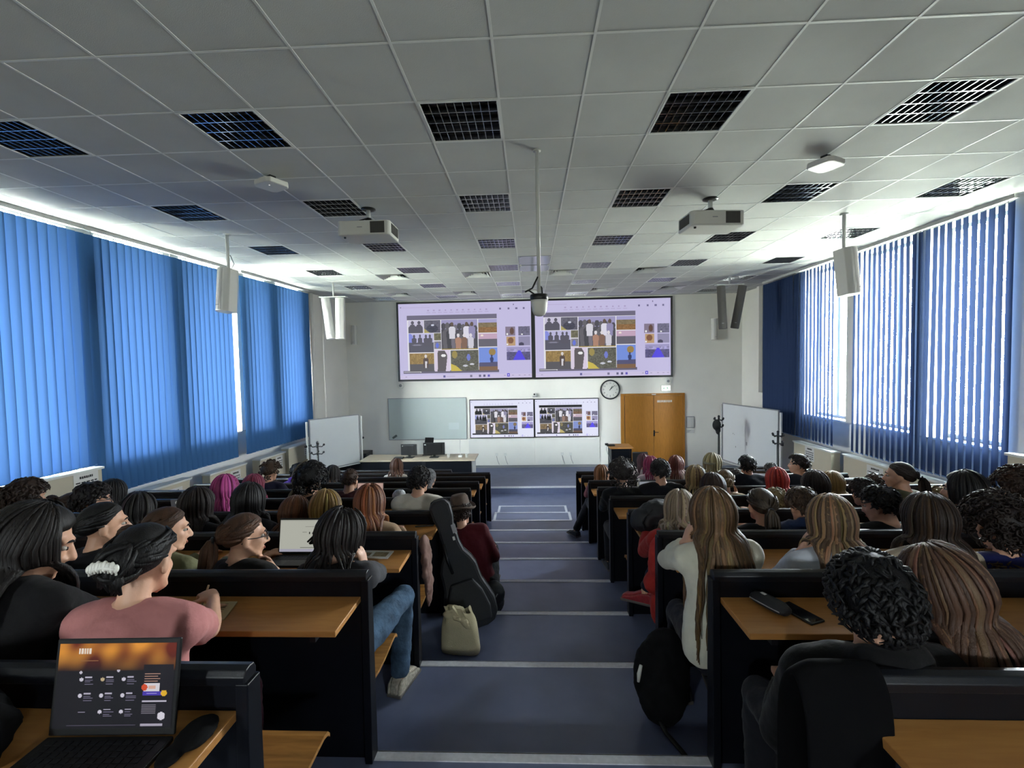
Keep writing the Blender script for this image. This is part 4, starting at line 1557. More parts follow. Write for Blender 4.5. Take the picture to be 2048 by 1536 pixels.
def coat_rack(label, x, y, z, h, hat=False):
    t = thing('coat_rack', label, 'coat rack', loc=(x, y, z), group='black coat racks')
    m = MB(); m.tube([(x, y, z + 0.02), (x, y, z + h)], [0.024, 0.022], 12)
    m.lathe([(0.022, 0), (0.03, 0.02), (0.012, 0.045)], 12, Matrix.Translation((x, y, z + h)))
    obj('pole', m, M_BLACK, t, smooth=True)
    m = MB(); m.lathe([(0.19, 0), (0.19, 0.02), (0.05, 0.035)], 28, Matrix.Translation((x, y, z)))
    obj('base', m, M_BLACK, t, smooth=True)
    for k in range(4):
        a = k * PI / 2 + 0.35
        dx, dy = math.cos(a), math.sin(a)
        for zz, L in ((h - 0.06, 0.13), (h - 0.22, 0.12)):
            m = MB()
            m.tube([(x, y, z + zz), (x + dx * L * 0.7, y + dy * L * 0.7, z + zz - 0.015), (x + dx * L, y + dy * L, z + zz + 0.02)], [0.012, 0.011, 0.010], 8)
            m.ell((x + dx * L, y + dy * L, z + zz + 0.025), 0.024, nu=10, nv=8)
            obj('hook', m, M_BLACK, t, smooth=True)
    return t


coat_rack('black coat rack in front of the beige radiator cover beside the left rolling whiteboard', -4.55, 9.45, 0.0, 1.60)
coat_rack('black coat rack beside the wooden doors with a dark bundle on a hook', 4.42, 10.9, 0.0, 1.86)
coat_rack('black coat rack in front of the right blind beside the rolling whiteboard', 5.16, 9.72, 0.0, 1.66)
m = MB(); m.ell((4.33, 10.80, 1.69), (0.10, 0.06, 0.13), nu=12, nv=9); m.ell((4.36, 10.80, 1.60), (0.06, 0.05, 0.14), nu=10, nv=8)
tag(obj('hanging_bag', m, pm('black_cloth', '#0d0d10', 0.8), smooth=True, remesh=0.012, relax=2), 'dark bundle hanging on the coat rack beside the wooden doors', 'bag')

# small lectern by the doors
t = thing('lectern', 'narrow black lectern with a wooden top beside the wooden doors', 'lectern', loc=(2.18, 11.6, DAIS_Z))
m = MB()
m.box(1.98, 2.02, 11.36, 11.86, DAIS_Z, 1.05); m.box(2.44, 2.48, 11.36, 11.86, DAIS_Z, 1.05)
obj('side_panel', m, M_LAM, t)
m = MB(); m.box(2.02, 2.44, 11.38, 11.40, DAIS_Z, 1.05)
obj('front_panel', m, M_LAM, t)
m = MB(); m.box(1.94, 2.52, 11.32, 11.90, 1.05, 1.08)
obj('top', m, M_WOOD, t, bevel=0.004)
t = thing('document_camera', 'black gadget with a drooping cable on the wooden topped lectern', 'camera', loc=(1.96, 11.6, 1.08))
m = MB(); m.box(1.90, 2.10, 11.52, 11.66, 1.08, 1.12); m.box(1.86, 1.94, 11.54, 11.62, 1.10, 1.15)
obj('body', m, M_BLACK, t, bevel=0.01)
m = MB(); m.tube([(1.90, 11.56, 1.10), (1.88, 11.5, 1.0), (1.95, 11.34, 0.75), (1.93, 11.345, 0.4)], [0.006] * 4, 6)
obj('cable', m, M_GREY, t, smooth=True)
t = thing('black_box_chair', 'black padded chair back beside the lectern and the wooden doors', 'chair', loc=(2.62, 11.2, DAIS_Z))
m = MB(); m.box(2.45, 2.83, 11.16, 11.20, 0.60, 1.0)
obj('backrest', m, M_BLACK, t, bevel=0.03)
m = MB(); m.box(2.44, 2.84, 11.22, 11.62, 0.57, 0.63)
obj('seat', m, M_BLACK, t, bevel=0.02)
for sx in (2.47, 2.81):
    for sy in (11.19, 11.58):
        m = MB(); m.tube([(sx, sy, DAIS_Z), (sx, sy, 0.62)], [0.012, 0.012], 8)
        obj('leg', m, M_DARK, t)


# ------------------------------------------------------------------ the audience: head place, hip place, floor height and looks
PEOPLE = [
    (-1, (-1.705, 1.465, 2.625), (-1.705, 1.395), {'lab': 'dark haired person in black at the left edge, head bowed and turned right', 'hair': ('long', '#120d0b', 0.3, {}), 'top': '#0b0a0d', 'yaw': 48, 'pitch': 22, 'L': 'desk', 'R': 'desk', 'near': 1, 'face': 1}),
    (-1, (-1.319, 1.465, 2.563), (-1.319, 1.395), {'lab': 'woman in a pink short sleeved top with a white claw clip in dark hair', 'hair': ('updo', '#0a0809', 0.1, {}), 'top': '#b97a78', 'sl': 'short', 'yaw': -4, 'pitch': 14, 'L': 'desk', 'R': (-1.36, 1.84, 2.235), 'Rdir': (-0.75, 0.45, 0.12), 'Rcurl': 0.8, 'near': 1, 'skin': 1, 'pants': '#5b2b3c'}),
    (0, (-2.322, 2.343, 2.376), (-2.322, 2.273), {'lab': 'dark haired person in black with a patterned scrunchie and a hand at the mouth', 'hair': ('pony', '#0a0809', 0.2, {'low': 1, 'scrunchie': 1}), 'top': '#0d0d12', 'yaw': 42, 'pitch': 4, 'L': 'desk', 'R': 'mouth', 'near': 1, 'face': 1}),
    (0, (-1.975, 2.343, 2.346), (-1.975, 2.273), {'lab': 'brown haired person in an olive patterned top between the clip wearer and the glasses wearer', 'hair': ('bunlow', '#3a2517', 0.1, {}), 'top': '#6b6a4c', 'yaw': 44, 'pitch': 8, 'L': 'desk', 'R': 'desk', 'near': 1, 'face': 1}),
    (0, (-1.543, 2.343, 2.311), (-1.543, 2.273), {'lab': 'brown haired woman with glasses and low ponytail resting her chin on a hand', 'hair': ('pony', '#4a3122', 0.24, {'low': 1}), 'top': '#0c0c0f', 'yaw': 46, 'pitch': 6, 'L': 'desk', 'R': 'chin', 'near': 1, 'face': 1, 'glasses': 1, 'sl': 'short'}),
    (0, (-1.017, 2.343, 2.313), (-1.017, 2.273), {'lab': 'person with dark dreadlocks, grey shirt and ripped jeans stretching legs towards the aisle', 'hair': ('dread', '#1a1413', 0.175, {}), 'top': '#3b3a3e', 'yaw': 18, 'pitch': 12, 'L': 'desk', 'R': 'cheek', 'near': 1, 'pants': '#41566c', 'knee': ((-0.8, 2.7, 1.8), (-0.83, 2.68, 1.315), (0.25, 1, 0), 1), 'jeans': 1}),
    (1, (-3.776, 3.222, 2.275), (-3.776, 3.152), {'lab': 'short brown haired person beside the beige radiator cover at the left edge', 'hair': ('short', '#24160f', 0.07, {'vol': 0.03}), 'top': '#15151b', 'yaw': 12, 'pitch': 10}),
    (1, (-3.975, 3.222, 2.220), (-3.975, 3.152), {'lab': 'brown haired person cut off by the left edge of the photo', 'hair': ('short', '#3a2517', 0.07, {'vol': 0.02}), 'top': '#1b191d', 'yaw': 0, 'pitch': 6}),
    (1, (-3.269, 3.222, 2.252), (-3.269, 3.152), {'lab': 'dark haired person with glasses and a mustard collar in the third row', 'hair': ('short', '#120c0d', 0.07, {'vol': 0.02}), 'top': '#a8863c', 'yaw': 30, 'pitch': 6, 'face': 1, 'glasses': 1}),
    (2, (-3.947, 4.100, 2.054), (-3.947, 4.030), {'lab': 'black haired person in front of the corner of the tall radiator cover', 'hair': ('bob', '#0a0809', 0.1, {}), 'top': '#101014', 'yaw': 4, 'pitch': 6}),
    (2, (-4.357, 4.100, 1.943), (-4.357, 4.030), {'lab': 'person with a small brown bun, face turned right, low in the fourth row', 'hair': ('bun', '#2d1c11', 0.1, {}), 'top': '#22201f', 'yaw': 30, 'pitch': 10, 'face': 1}),
    (1, (-2.912, 3.222, 2.171), (-2.912, 3.152), {'lab': 'long dark haired person with one blond strand holding up a phone', 'hair': ('long', '#100d0d', 0.3, {'streak': '#8d7a4a'}), 'top': '#141318', 'yaw': 8, 'pitch': 8, 'R': 'phone'}),
    (1, (-2.464, 3.222, 2.208), (-2.464, 3.152), {'lab': 'person with long straight dark hair against the second radiator cover', 'hair': ('long', '#1a100d', 0.36, {}), 'top': '#131217', 'yaw': 3, 'pitch': 4}),
    (2, (-2.861, 4.100, 2.087), (-2.861, 4.030), {'lab': 'person with long magenta hair by the radiator cover notice', 'hair': ('long', '#7d2357', 0.3, {'streak': '#b05a8a'}), 'top': '#1d1723', 'yaw': 0, 'pitch': 6}),
    (1, (-2.071, 3.222, 2.235), (-2.071, 3.152), {'lab': 'person with long black hair just in front of the pink haired one', 'hair': ('long', '#0a0809', 0.32, {}), 'top': '#0f0e12', 'yaw': 4, 'pitch': 8}),
    (3, (-3.144, 4.979, 1.878), (-3.144, 4.909), {'lab': 'person with wavy pinkish red hair behind the black haired one', 'hair': ('wavy', '#84334a', 0.28, {}), 'top': '#241a20', 'yaw': 6, 'pitch': 6}),
    (4, (-3.467, 5.857, 1.831), (-3.467, 5.787), {'lab': 'curly brown haired person in navy below the left radiator notice', 'hair': ('curly', '#33200f', 0.06, {'vol': 0.035}), 'top': '#17152b', 'yaw': 6, 'pitch': 12}),
    (5, (-3.553, 6.736, 1.625), (-3.553, 6.666), {'lab': 'dark haired person in a purple hoodie near the left coat rack', 'hair': ('short', '#0a0809', 0.07, {'vol': 0.02}), 'top': '#4c2a86', 'yaw': 10, 'pitch': 8, 'hood': 1}),
    (2, (-2.041, 4.100, 2.159), (-2.041, 4.030), {'lab': 'person with big black hair and one long yellow strand, dark maroon top', 'hair': ('curly', '#0a0809', 0.1, {'vol': 0.05, 'lock': '#b39a3e'}), 'top': '#1b0c10', 'yaw': 4, 'pitch': 6}),
    (5, (-3.021, 6.736, 1.581), (-3.021, 6.666), {'lab': 'person in a white top with a dark hair band near the left front rows', 'hair': ('bob', '#1d1512', 0.1, {}), 'top': '#b9b8bd', 'yaw': 8, 'pitch': 10}),
    (3, (-2.035, 4.979, 1.941), (-2.035, 4.909), {'lab': 'person with a brown buzz cut and maroon shirt before the pink laptop', 'hair': ('buzz', '#3a2517', 0.02, {}), 'top': '#3a1418', 'yaw': 10, 'pitch': 6, 'male': 1}),
    (1, (-1.739, 3.222, 2.129), (-1.739, 3.152), {'lab': 'auburn haired person bent over the desk beside the white laptop screen', 'hair': ('long', '#4a2a15', 0.26, {}), 'top': '#8f8265', 'yaw': -8, 'pitch': 28, 'L': 'desk', 'R': 'desk'}),
    (1, (-1.507, 3.222, 2.175), (-1.507, 3.152), {'lab': 'person with long blond hair behind the white laptop screen', 'hair': ('long', '#7d6136', 0.34, {'streak': '#a98a52'}), 'top': '#1a1416', 'yaw': 2, 'pitch': 12}),
    (1, (-1.182, 3.222, 2.213), (-1.182, 3.152), {'lab': 'long auburn haired person in a beige top beside the man in white', 'hair': ('long', '#5c3019', 0.42, {'streak': '#7d4c28'}), 'top': '#a1866a', 'yaw': -4, 'pitch': 10, 'L': 'desk', 'R': 'desk'}),
    (2, (-1.034, 4.100, 2.149), (-1.034, 4.030), {'lab': 'dark haired man in a white tee with an ear showing, behind the guitar bag', 'hair': ('shortman', '#100b0d', 0.05, {}), 'top': '#cfc8bb', 'yaw': 14, 'pitch': 6, 'male': 1, 'sl': 'short'}),
    (6, (-2.303, 7.614, 1.495), (-2.303, 7.544), {'lab': 'curly brown haired person in a white top in front of the teacher desk', 'hair': ('wavy', '#4f3020', 0.24, {}), 'top': '#bdb5ac', 'yaw': 2, 'pitch': 4}),
    (4, (-1.346, 5.857, 1.730), (-1.346, 5.787), {'lab': 'person in a grey patterned headscarf behind the man in the white tee', 'hair': ('scarf', '#4c4a4c', 0.1, {}), 'top': '#1b1a1e', 'yaw': 6, 'pitch': 6}),
    (2, (-0.670, 4.180, 1.820), (-0.500, 4.120), {'lab': 'person in a maroon coat and brown fedora sitting on the aisle steps', 'hair': ('short', '#2a1a12', 0.05, {'fedora': 1}), 'top': '#4a0d18', 'yaw': 6, 'pitch': 12, 'roll': -8, 'sit': 0.26, 'near': 1, 'L': 'lap', 'R': (-0.4, 4.36, 1.42), 'knee': ((-0.42, 4.5, 1.36), (-0.44, 4.86, 0.9), (0.1, 1, 0), 1), 'kneeb': ((-0.62, 4.5, 1.36), (-0.62, 4.86, 0.9), (-0.1, 1, 0))}),
    (0, (0.916, 2.343, 2.416), (0.960, 2.273), {'lab': 'woman with very long light brown hair in a white sweater, hand at her face', 'hair': ('long', '#4f3a24', 0.62, {'streak': '#6b5236', 'n': 170}), 'top': '#d6d2c0', 'yaw': -6, 'pitch': 6, 'L': 'cheek', 'R': 'desk', 'near': 1, 'drop': 1, 'pants': '#12121c'}),
    (1, (1.038, 3.222, 2.155), (1.038, 3.152), {'lab': 'person with curly ash blond hair in a red coat by the aisle', 'hair': ('wavy', '#7a6a58', 0.26, {'streak': '#9a8a78', 'curl': 1}), 'top': '#8a1f1c', 'yaw': 20, 'pitch': 10, 'L': 'desk', 'R': 'desk', 'knee': ((1.02, 3.56, 1.7), (0.86, 3.5, 1.42), (-0.85, 0.45, 0), -1), 'shoe': '#8f2026', 'pants': '#151a2a'}),
    (3, (0.981, 4.979, 1.967), (1.000, 4.909), {'lab': 'person in black with a large head of dark grey curls by the aisle', 'hair': ('curly', '#2b2523', 0.1, {'vol': 0.06}), 'top': '#08080b', 'yaw': 4, 'pitch': 6}),
    (3, (1.391, 4.979, 2.006), (1.391, 4.909), {'lab': 'dark haired man in a dark suit jacket with ears showing beside the curly grey head', 'hair': ('shortman', '#0f0b0c', 0.06, {}), 'top': '#0b0c14', 'yaw': 2, 'pitch': 8, 'male': 1, 'collar': '#cfcdd0'}),
    (5, (1.026, 6.736, 1.548), (1.026, 6.666), {'lab': 'ginger brown haired person at the aisle end in front of the lectern', 'hair': ('long', '#6b4222', 0.28, {}), 'top': '#5d2a34', 'yaw': 6, 'pitch': 6, 'knee': ((0.86, 6.92, 1.08), (0.66, 7.02, 0.6), (-0.5, 0.85, 0), -1), 'pants': '#14121a'}),
    (6, (1.856, 7.614, 1.535), (1.856, 7.544), {'lab': 'dark burgundy haired person in front of the wooden doors', 'hair': ('bob', '#3a0f1c', 0.14, {}), 'top': '#b9a9a6', 'yaw': 4, 'pitch': 6}),
    (5, (1.751, 6.736, 1.667), (1.751, 6.666), {'lab': 'person with bright magenta hair in front of the wooden doors', 'hair': ('long', '#73163c', 0.24, {}), 'top': '#c9b9bb', 'yaw': 0, 'pitch': 6}),
    (5, (2.114, 6.736, 1.678), (2.114, 6.666), {'lab': 'auburn haired person in a cream coat in front of the wooden doors', 'hair': ('long', '#5e2c20', 0.22, {}), 'top': '#b0a68f', 'yaw': 4, 'pitch': 6}),
    (4, (2.297, 5.857, 1.887), (2.297, 5.787), {'lab': 'person with blond hair under a backward grey cap below the coat rack', 'hair': ('long', '#8d8260', 0.26, {'cap': '#6f6b56'}), 'top': '#15151a', 'yaw': 40, 'pitch': 4}),
    (3, (1.771, 4.979, 1.931), (1.771, 4.909), {'lab': 'person with streaked blond hair by the aisle side of the right block', 'hair': ('long', '#8d7752', 0.27, {'streak': '#4a3926'}), 'top': '#17161b', 'yaw': 4, 'pitch': 4}),
    (2, (1.608, 4.100, 2.060), (1.608, 4.030), {'lab': 'dark brown haired person just beyond the light brown hair of the sweater wearer', 'hair': ('bob', '#24160f', 0.16, {}), 'top': '#2a2522', 'yaw': 2, 'pitch': 8}),
    (3, (2.085, 4.979, 1.895), (2.085, 4.909), {'lab': 'person with tied light hair and a beige fleece, cheek on hand', 'hair': ('bunlow', '#5d4a30', 0.1, {}), 'top': '#ac9474', 'yaw': 10, 'pitch': 8, 'R': 'cheek'}),
    (5, (2.993, 6.736, 1.477), (2.993, 6.666), {'lab': 'dark haired person seen between the beige fleece and the black puffer jacket', 'hair': ('short', '#2a2320', 0.06, {'vol': 0.015}), 'top': '#1a1b20', 'yaw': 0, 'pitch': 6}),
    (4, (2.727, 5.857, 1.857), (2.727, 5.787), {'lab': 'tall dark haired person in a wide black puffer jacket in the right block', 'hair': ('short', '#0a0809', 0.07, {'vol': 0.02}), 'top': '#0a0e1a', 'yaw': 0, 'pitch': 4, 'male': 1, 'puffy': 1}),
    (3, (2.630, 4.979, 1.896), (2.630, 4.909), {'lab': 'person with bright red bobbed hair in the right block', 'hair': ('bob', '#8a221d', 0.15, {'streak': '#b03a2c'}), 'top': '#20151a', 'yaw': 0, 'pitch': 6}),
    (4, (3.365, 5.857, 1.863), (3.365, 5.787), {'lab': 'dark haired man in a dark jacket looking left by the right coat rack', 'hair': ('shortman', '#1a1112', 0.07, {'vol': 0.025}), 'top': '#14151f', 'yaw': -50, 'pitch': 0, 'male': 1, 'face': 1}),
    (6, (3.933, 7.614, 1.362), (3.933, 7.544), {'lab': 'person in a dark cap with grey hair near the right rolling whiteboard', 'hair': ('short', '#4a4542', 0.06, {'cap': '#1c1a1b'}), 'top': '#3a3438', 'yaw': 0, 'pitch': 6}),
    (1, (1.597, 3.222, 2.179), (1.597, 3.152), {'lab': 'person with grey brown hair in a low ponytail at the back of the neck', 'hair': ('pony', '#33291f', 0.22, {'low': 1}), 'top': '#16161b', 'yaw': 2, 'pitch': 6}),
    (1, (1.883, 3.222, 2.174), (1.883, 3.152), {'lab': 'brown haired person in a navy hooded puffer jacket bent forward', 'hair': ('short', '#3b2d22', 0.07, {'vol': 0.02}), 'top': '#10203f', 'yaw': 2, 'pitch': 22, 'hood': 1, 'puffy': 1}),
    (2, (2.167, 4.100, 1.925), (2.167, 4.030), {'lab': 'low blond head partly hidden behind the grey brown ponytail', 'hair': ('short', '#8a7650', 0.06, {'vol': 0.015}), 'top': '#2a2622', 'yaw': 0, 'pitch': 16}),
    (2, (2.499, 4.100, 2.074), (2.499, 4.030), {'lab': 'long dark brown haired person beside the blond one in the right block', 'hair': ('long', '#1f140f', 0.28, {}), 'top': '#17151a', 'yaw': 2, 'pitch': 6}),
    (3, (3.207, 4.979, 1.852), (3.207, 4.909), {'lab': 'person with tied blond hair and a beige coat beside long dark brown hair', 'hair': ('wavy', '#8a6e42', 0.22, {}), 'top': '#8d6d3e', 'yaw': -8, 'pitch': 6}),
    (0, (1.509, 2.343, 2.370), (1.509, 2.273), {'lab': 'person with long streaked light brown hair in a grey white top', 'hair': ('long', '#4a3828', 0.42, {'streak': '#7d6648', 'n': 150}), 'top': '#b8bcc6', 'yaw': 10, 'pitch': 14, 'L': 'cheek', 'R': 'desk', 'near': 1}),
    (1, (2.410, 3.222, 2.176), (2.410, 3.152), {'lab': 'black haired person looking left in a black jacket with a white stripe', 'hair': ('shortman', '#0a0809', 0.07, {'vol': 0.02}), 'top': '#0c0c10', 'yaw': -34, 'pitch': 14, 'face': 1, 'male': 1, 'stripe': 1}),
    (2, (2.921, 4.100, 2.008), (2.921, 4.030), {'lab': 'dark haired person just behind the one in the striped jacket', 'hair': ('short', '#16100f', 0.07, {'vol': 0.02}), 'top': '#2a2430', 'yaw': -10, 'pitch': 10}),
    (3, (3.675, 4.979, 1.826), (3.675, 4.909), {'lab': 'brown haired person low behind the left looking woman with the long ponytail', 'hair': ('short', '#332116', 0.06, {'vol': 0.02}), 'top': '#2a2620', 'yaw': 0, 'pitch': 8}),
    (2, (3.225, 4.100, 2.156), (3.225, 4.030), {'lab': 'woman looking left with dark hair in a long ponytail and olive top', 'hair': ('pony', '#1c130f', 0.3, {'low': 1, 'n': 40}), 'top': '#55543f', 'yaw': -50, 'pitch': 2, 'face': 1}),
    (0, (1.987, 2.343, 2.379), (1.987, 2.273), {'lab': 'tall person with very long dark brown hair and a cream top', 'hair': ('long', '#241812', 0.5, {'streak': '#3a2a1e', 'n': 150}), 'top': '#a99a86', 'yaw': 12, 'pitch': 6, 'near': 1}),
    (1, (2.960, 3.222, 2.279), (2.960, 3.152), {'lab': 'person with a sleek black bob looking left under the right blind', 'hair': ('bob', '#0d0a0a', 0.2, {'vol': 0.02}), 'top': '#0f1512', 'yaw': -34, 'pitch': 4, 'face': 1}),
    (2, (3.568, 4.100, 1.927), (3.568, 4.030), {'lab': 'person with light sandy hair behind the black bob', 'hair': ('short', '#8a7350', 0.06, {'vol': 0.015}), 'top': '#5f5644', 'yaw': -20, 'pitch': 8}),
    (1, (3.308, 3.222, 2.280), (3.308, 3.152), {'lab': 'curly brown haired person at the right edge of the photo', 'hair': ('curly', '#2d1c13', 0.08, {'vol': 0.035}), 'top': '#4a3d30', 'yaw': 14, 'pitch': 6}),
    (0, (2.322, 2.343, 2.344), (2.322, 2.273), {'lab': 'person with fuzzy dark hair in a navy coat with a brown fur collar', 'hair': ('curly', '#1d1310', 0.1, {'vol': 0.045, 'frizz': 1}), 'top': '#10174a', 'yaw': 10, 'pitch': 14, 'near': 1, 'fur': 1}),
    (-1, (0.971, 1.325, 2.497), (1.000, 1.395), {'lab': 'black haired person in black, nearest in the right block, back to the camera', 'hair': ('short', '#07070a', 0.06, {'vol': 0.03}), 'top': '#08080b', 'yaw': 10, 'pitch': 6, 'near': 1, 'male': 1, 'L': 'lap', 'R': 'lap', 'hood': 1}),
    (-1, (1.244, 1.425, 2.493), (1.244, 1.395), {'lab': 'person with long loose brown hair spread over the shoulder in the nearest right row', 'hair': ('long', '#453024', 0.5, {'streak': '#5f4633', 'n': 170, 'spread': 1}), 'top': '#07070b', 'yaw': -8, 'pitch': 10, 'near': 1, 'roll': -14, 'L': 'lap', 'R': 'lap'}),
]

# ------------------------------------------------------------------ people
SKINS = {0: '#c99a7e', 1: '#d3a387', 2: '#b98a6c'}
TEX = bpy.data.textures.new('cloth_folds', 'CLOUDS')
TEX.noise_scale = 0.06
TEX.noise_depth = 2


def skin_mat(k):
    return pm('skin_%d' % k, SKINS[k], 0.5, var=0.06, scale=14, bump=0.05, bscale=160)


def cloth_mat(c, rough=0.85, fuzzy=False):
    return pm('cloth_' + c.strip('#') + ('f' if fuzzy else ''), c, rough, var=0.10, scale=9, bump=0.35 if not fuzzy else 0.8, bscale=28 if not fuzzy else 120, spec=0.25, sheen=0.05)


def ik(S, W, L1, L2, pole):
    d = W - S
    D = min(d.length, (L1 + L2) * 0.985)
    u = d.normalized()
    W = S + u * D
    a = (L1 * L1 - L2 * L2 + D * D) / (2 * D)
    h = math.sqrt(max(0.0, L1 * L1 - a * a))
    p = pole - u * pole.dot(u)
    p = p.normalized() if p.length > 1e-6 else u.orthogonal().normalized()
    return S + u * a + p * h, W


def add_hand(m, W, d, up, thumb, curl=0.35, k=1.0):
    """palm, four jointed fingers of different lengths and a thumb leaving the side of the palm"""
    d = d.normalized()
    up = (up - d * up.dot(d)).normalized()
    r = d.cross(up).normalized()
    K = W + d * 0.082 * k
    m.tube([W - d * 0.012, W + d * 0.03 * k, W + d * 0.06 * k, K], [(0.025 * k, 0.019 * k), (0.035 * k, 0.0165 * k), (0.040 * k, 0.015 * k), (0.038 * k, 0.0125 * k)], 10, side=r, rnd=True)
    tips = []
    for q, (off, L, rd) in enumerate(((-0.029, 0.066, 0.0082), (-0.010, 0.078, 0.0088), (0.010, 0.073, 0.0086), (0.029, 0.056, 0.0076))):
        if thumb > 0:
            off = -off
        p = K + r * off * k - d * 0.006
        a = curl * (0.8 + 0.15 * q)
        pts, ang = [p], a * 0.5
        dd = (d + r * off * 1.2).normalized()
        for seg in (0.44, 0.32, 0.24):
            p = p + (dd * math.cos(ang) - up * math.sin(ang)) * (L * seg * k)
            pts.append(p)
            ang += a
        m.tube(pts, [rd * k, rd * 0.95 * k, rd * 0.88 * k, rd * 0.7 * k], 8, rnd=True)
        tips.append(p)
    b = W + d * 0.026 * k + r * thumb * 0.026 * k
    e1 = b + (d * 0.62 + r * thumb * 0.72 - up * 0.25).normalized() * 0.036 * k
    e2 = e1 + (d * 0.85 + r * thumb * 0.28 - up * 0.35).normalized() * 0.032 * k
    m.tube([W + d * 0.012 + r * thumb * 0.014 * k, b, e1, e2], [0.012 * k, 0.012 * k, 0.0102 * k, 0.0082 * k], 8, rnd=True)
    return tips, e2


def hair_lim(az):
    """how far down from the crown the hairline reaches (degrees) at azimuth az (0 = face)"""
    a = abs((az + 180) % 360 - 180)
    xs, ys = (0, 40, 65, 85, 110, 140, 180), (56, 60, 72, 92, 108, 120, 124)
    return float(np.interp(a, xs, ys))


class Head:
    def __init__(s, H, yaw, pitch, roll):
        s.H = V(H)
        s.R = (Matrix.Rotation(-math.radians(yaw), 3, 'Z') @ Matrix.Rotation(-math.radians(pitch), 3, 'X') @ Matrix.Rotation(math.radians(roll), 3, 'Y'))

    def p(s, x, y, z):
        return s.H + s.R @ V((x, y, z))

    def scalp(s, az, pol, k=1.0, add=0.0):
        a, t = math.radians(az), math.radians(pol)
        u = V((math.sin(a) * math.sin(t), math.cos(a) * math.sin(t), math.cos(t)))
        q = V((u.x * (0.079 * k + add), u.y * (0.101 * k + add), u.z * (0.103 * k + add)))
        return s.p(q.x, q.y - 0.010, q.z + 0.018)


def push_out(p, caps, extra):
    for a, b, r in caps:
        ab = b - a
        t = max(0.0, min(1.0, (p - a).dot(ab) / max(1e-9, ab.length_squared)))
        c = a + ab * t
        d = p - c
        if d.length < r + extra:
            if d.length < 1e-5:
                d = V((0, -1, 0))
            p = c + d.normalized() * (r + extra)
    return p


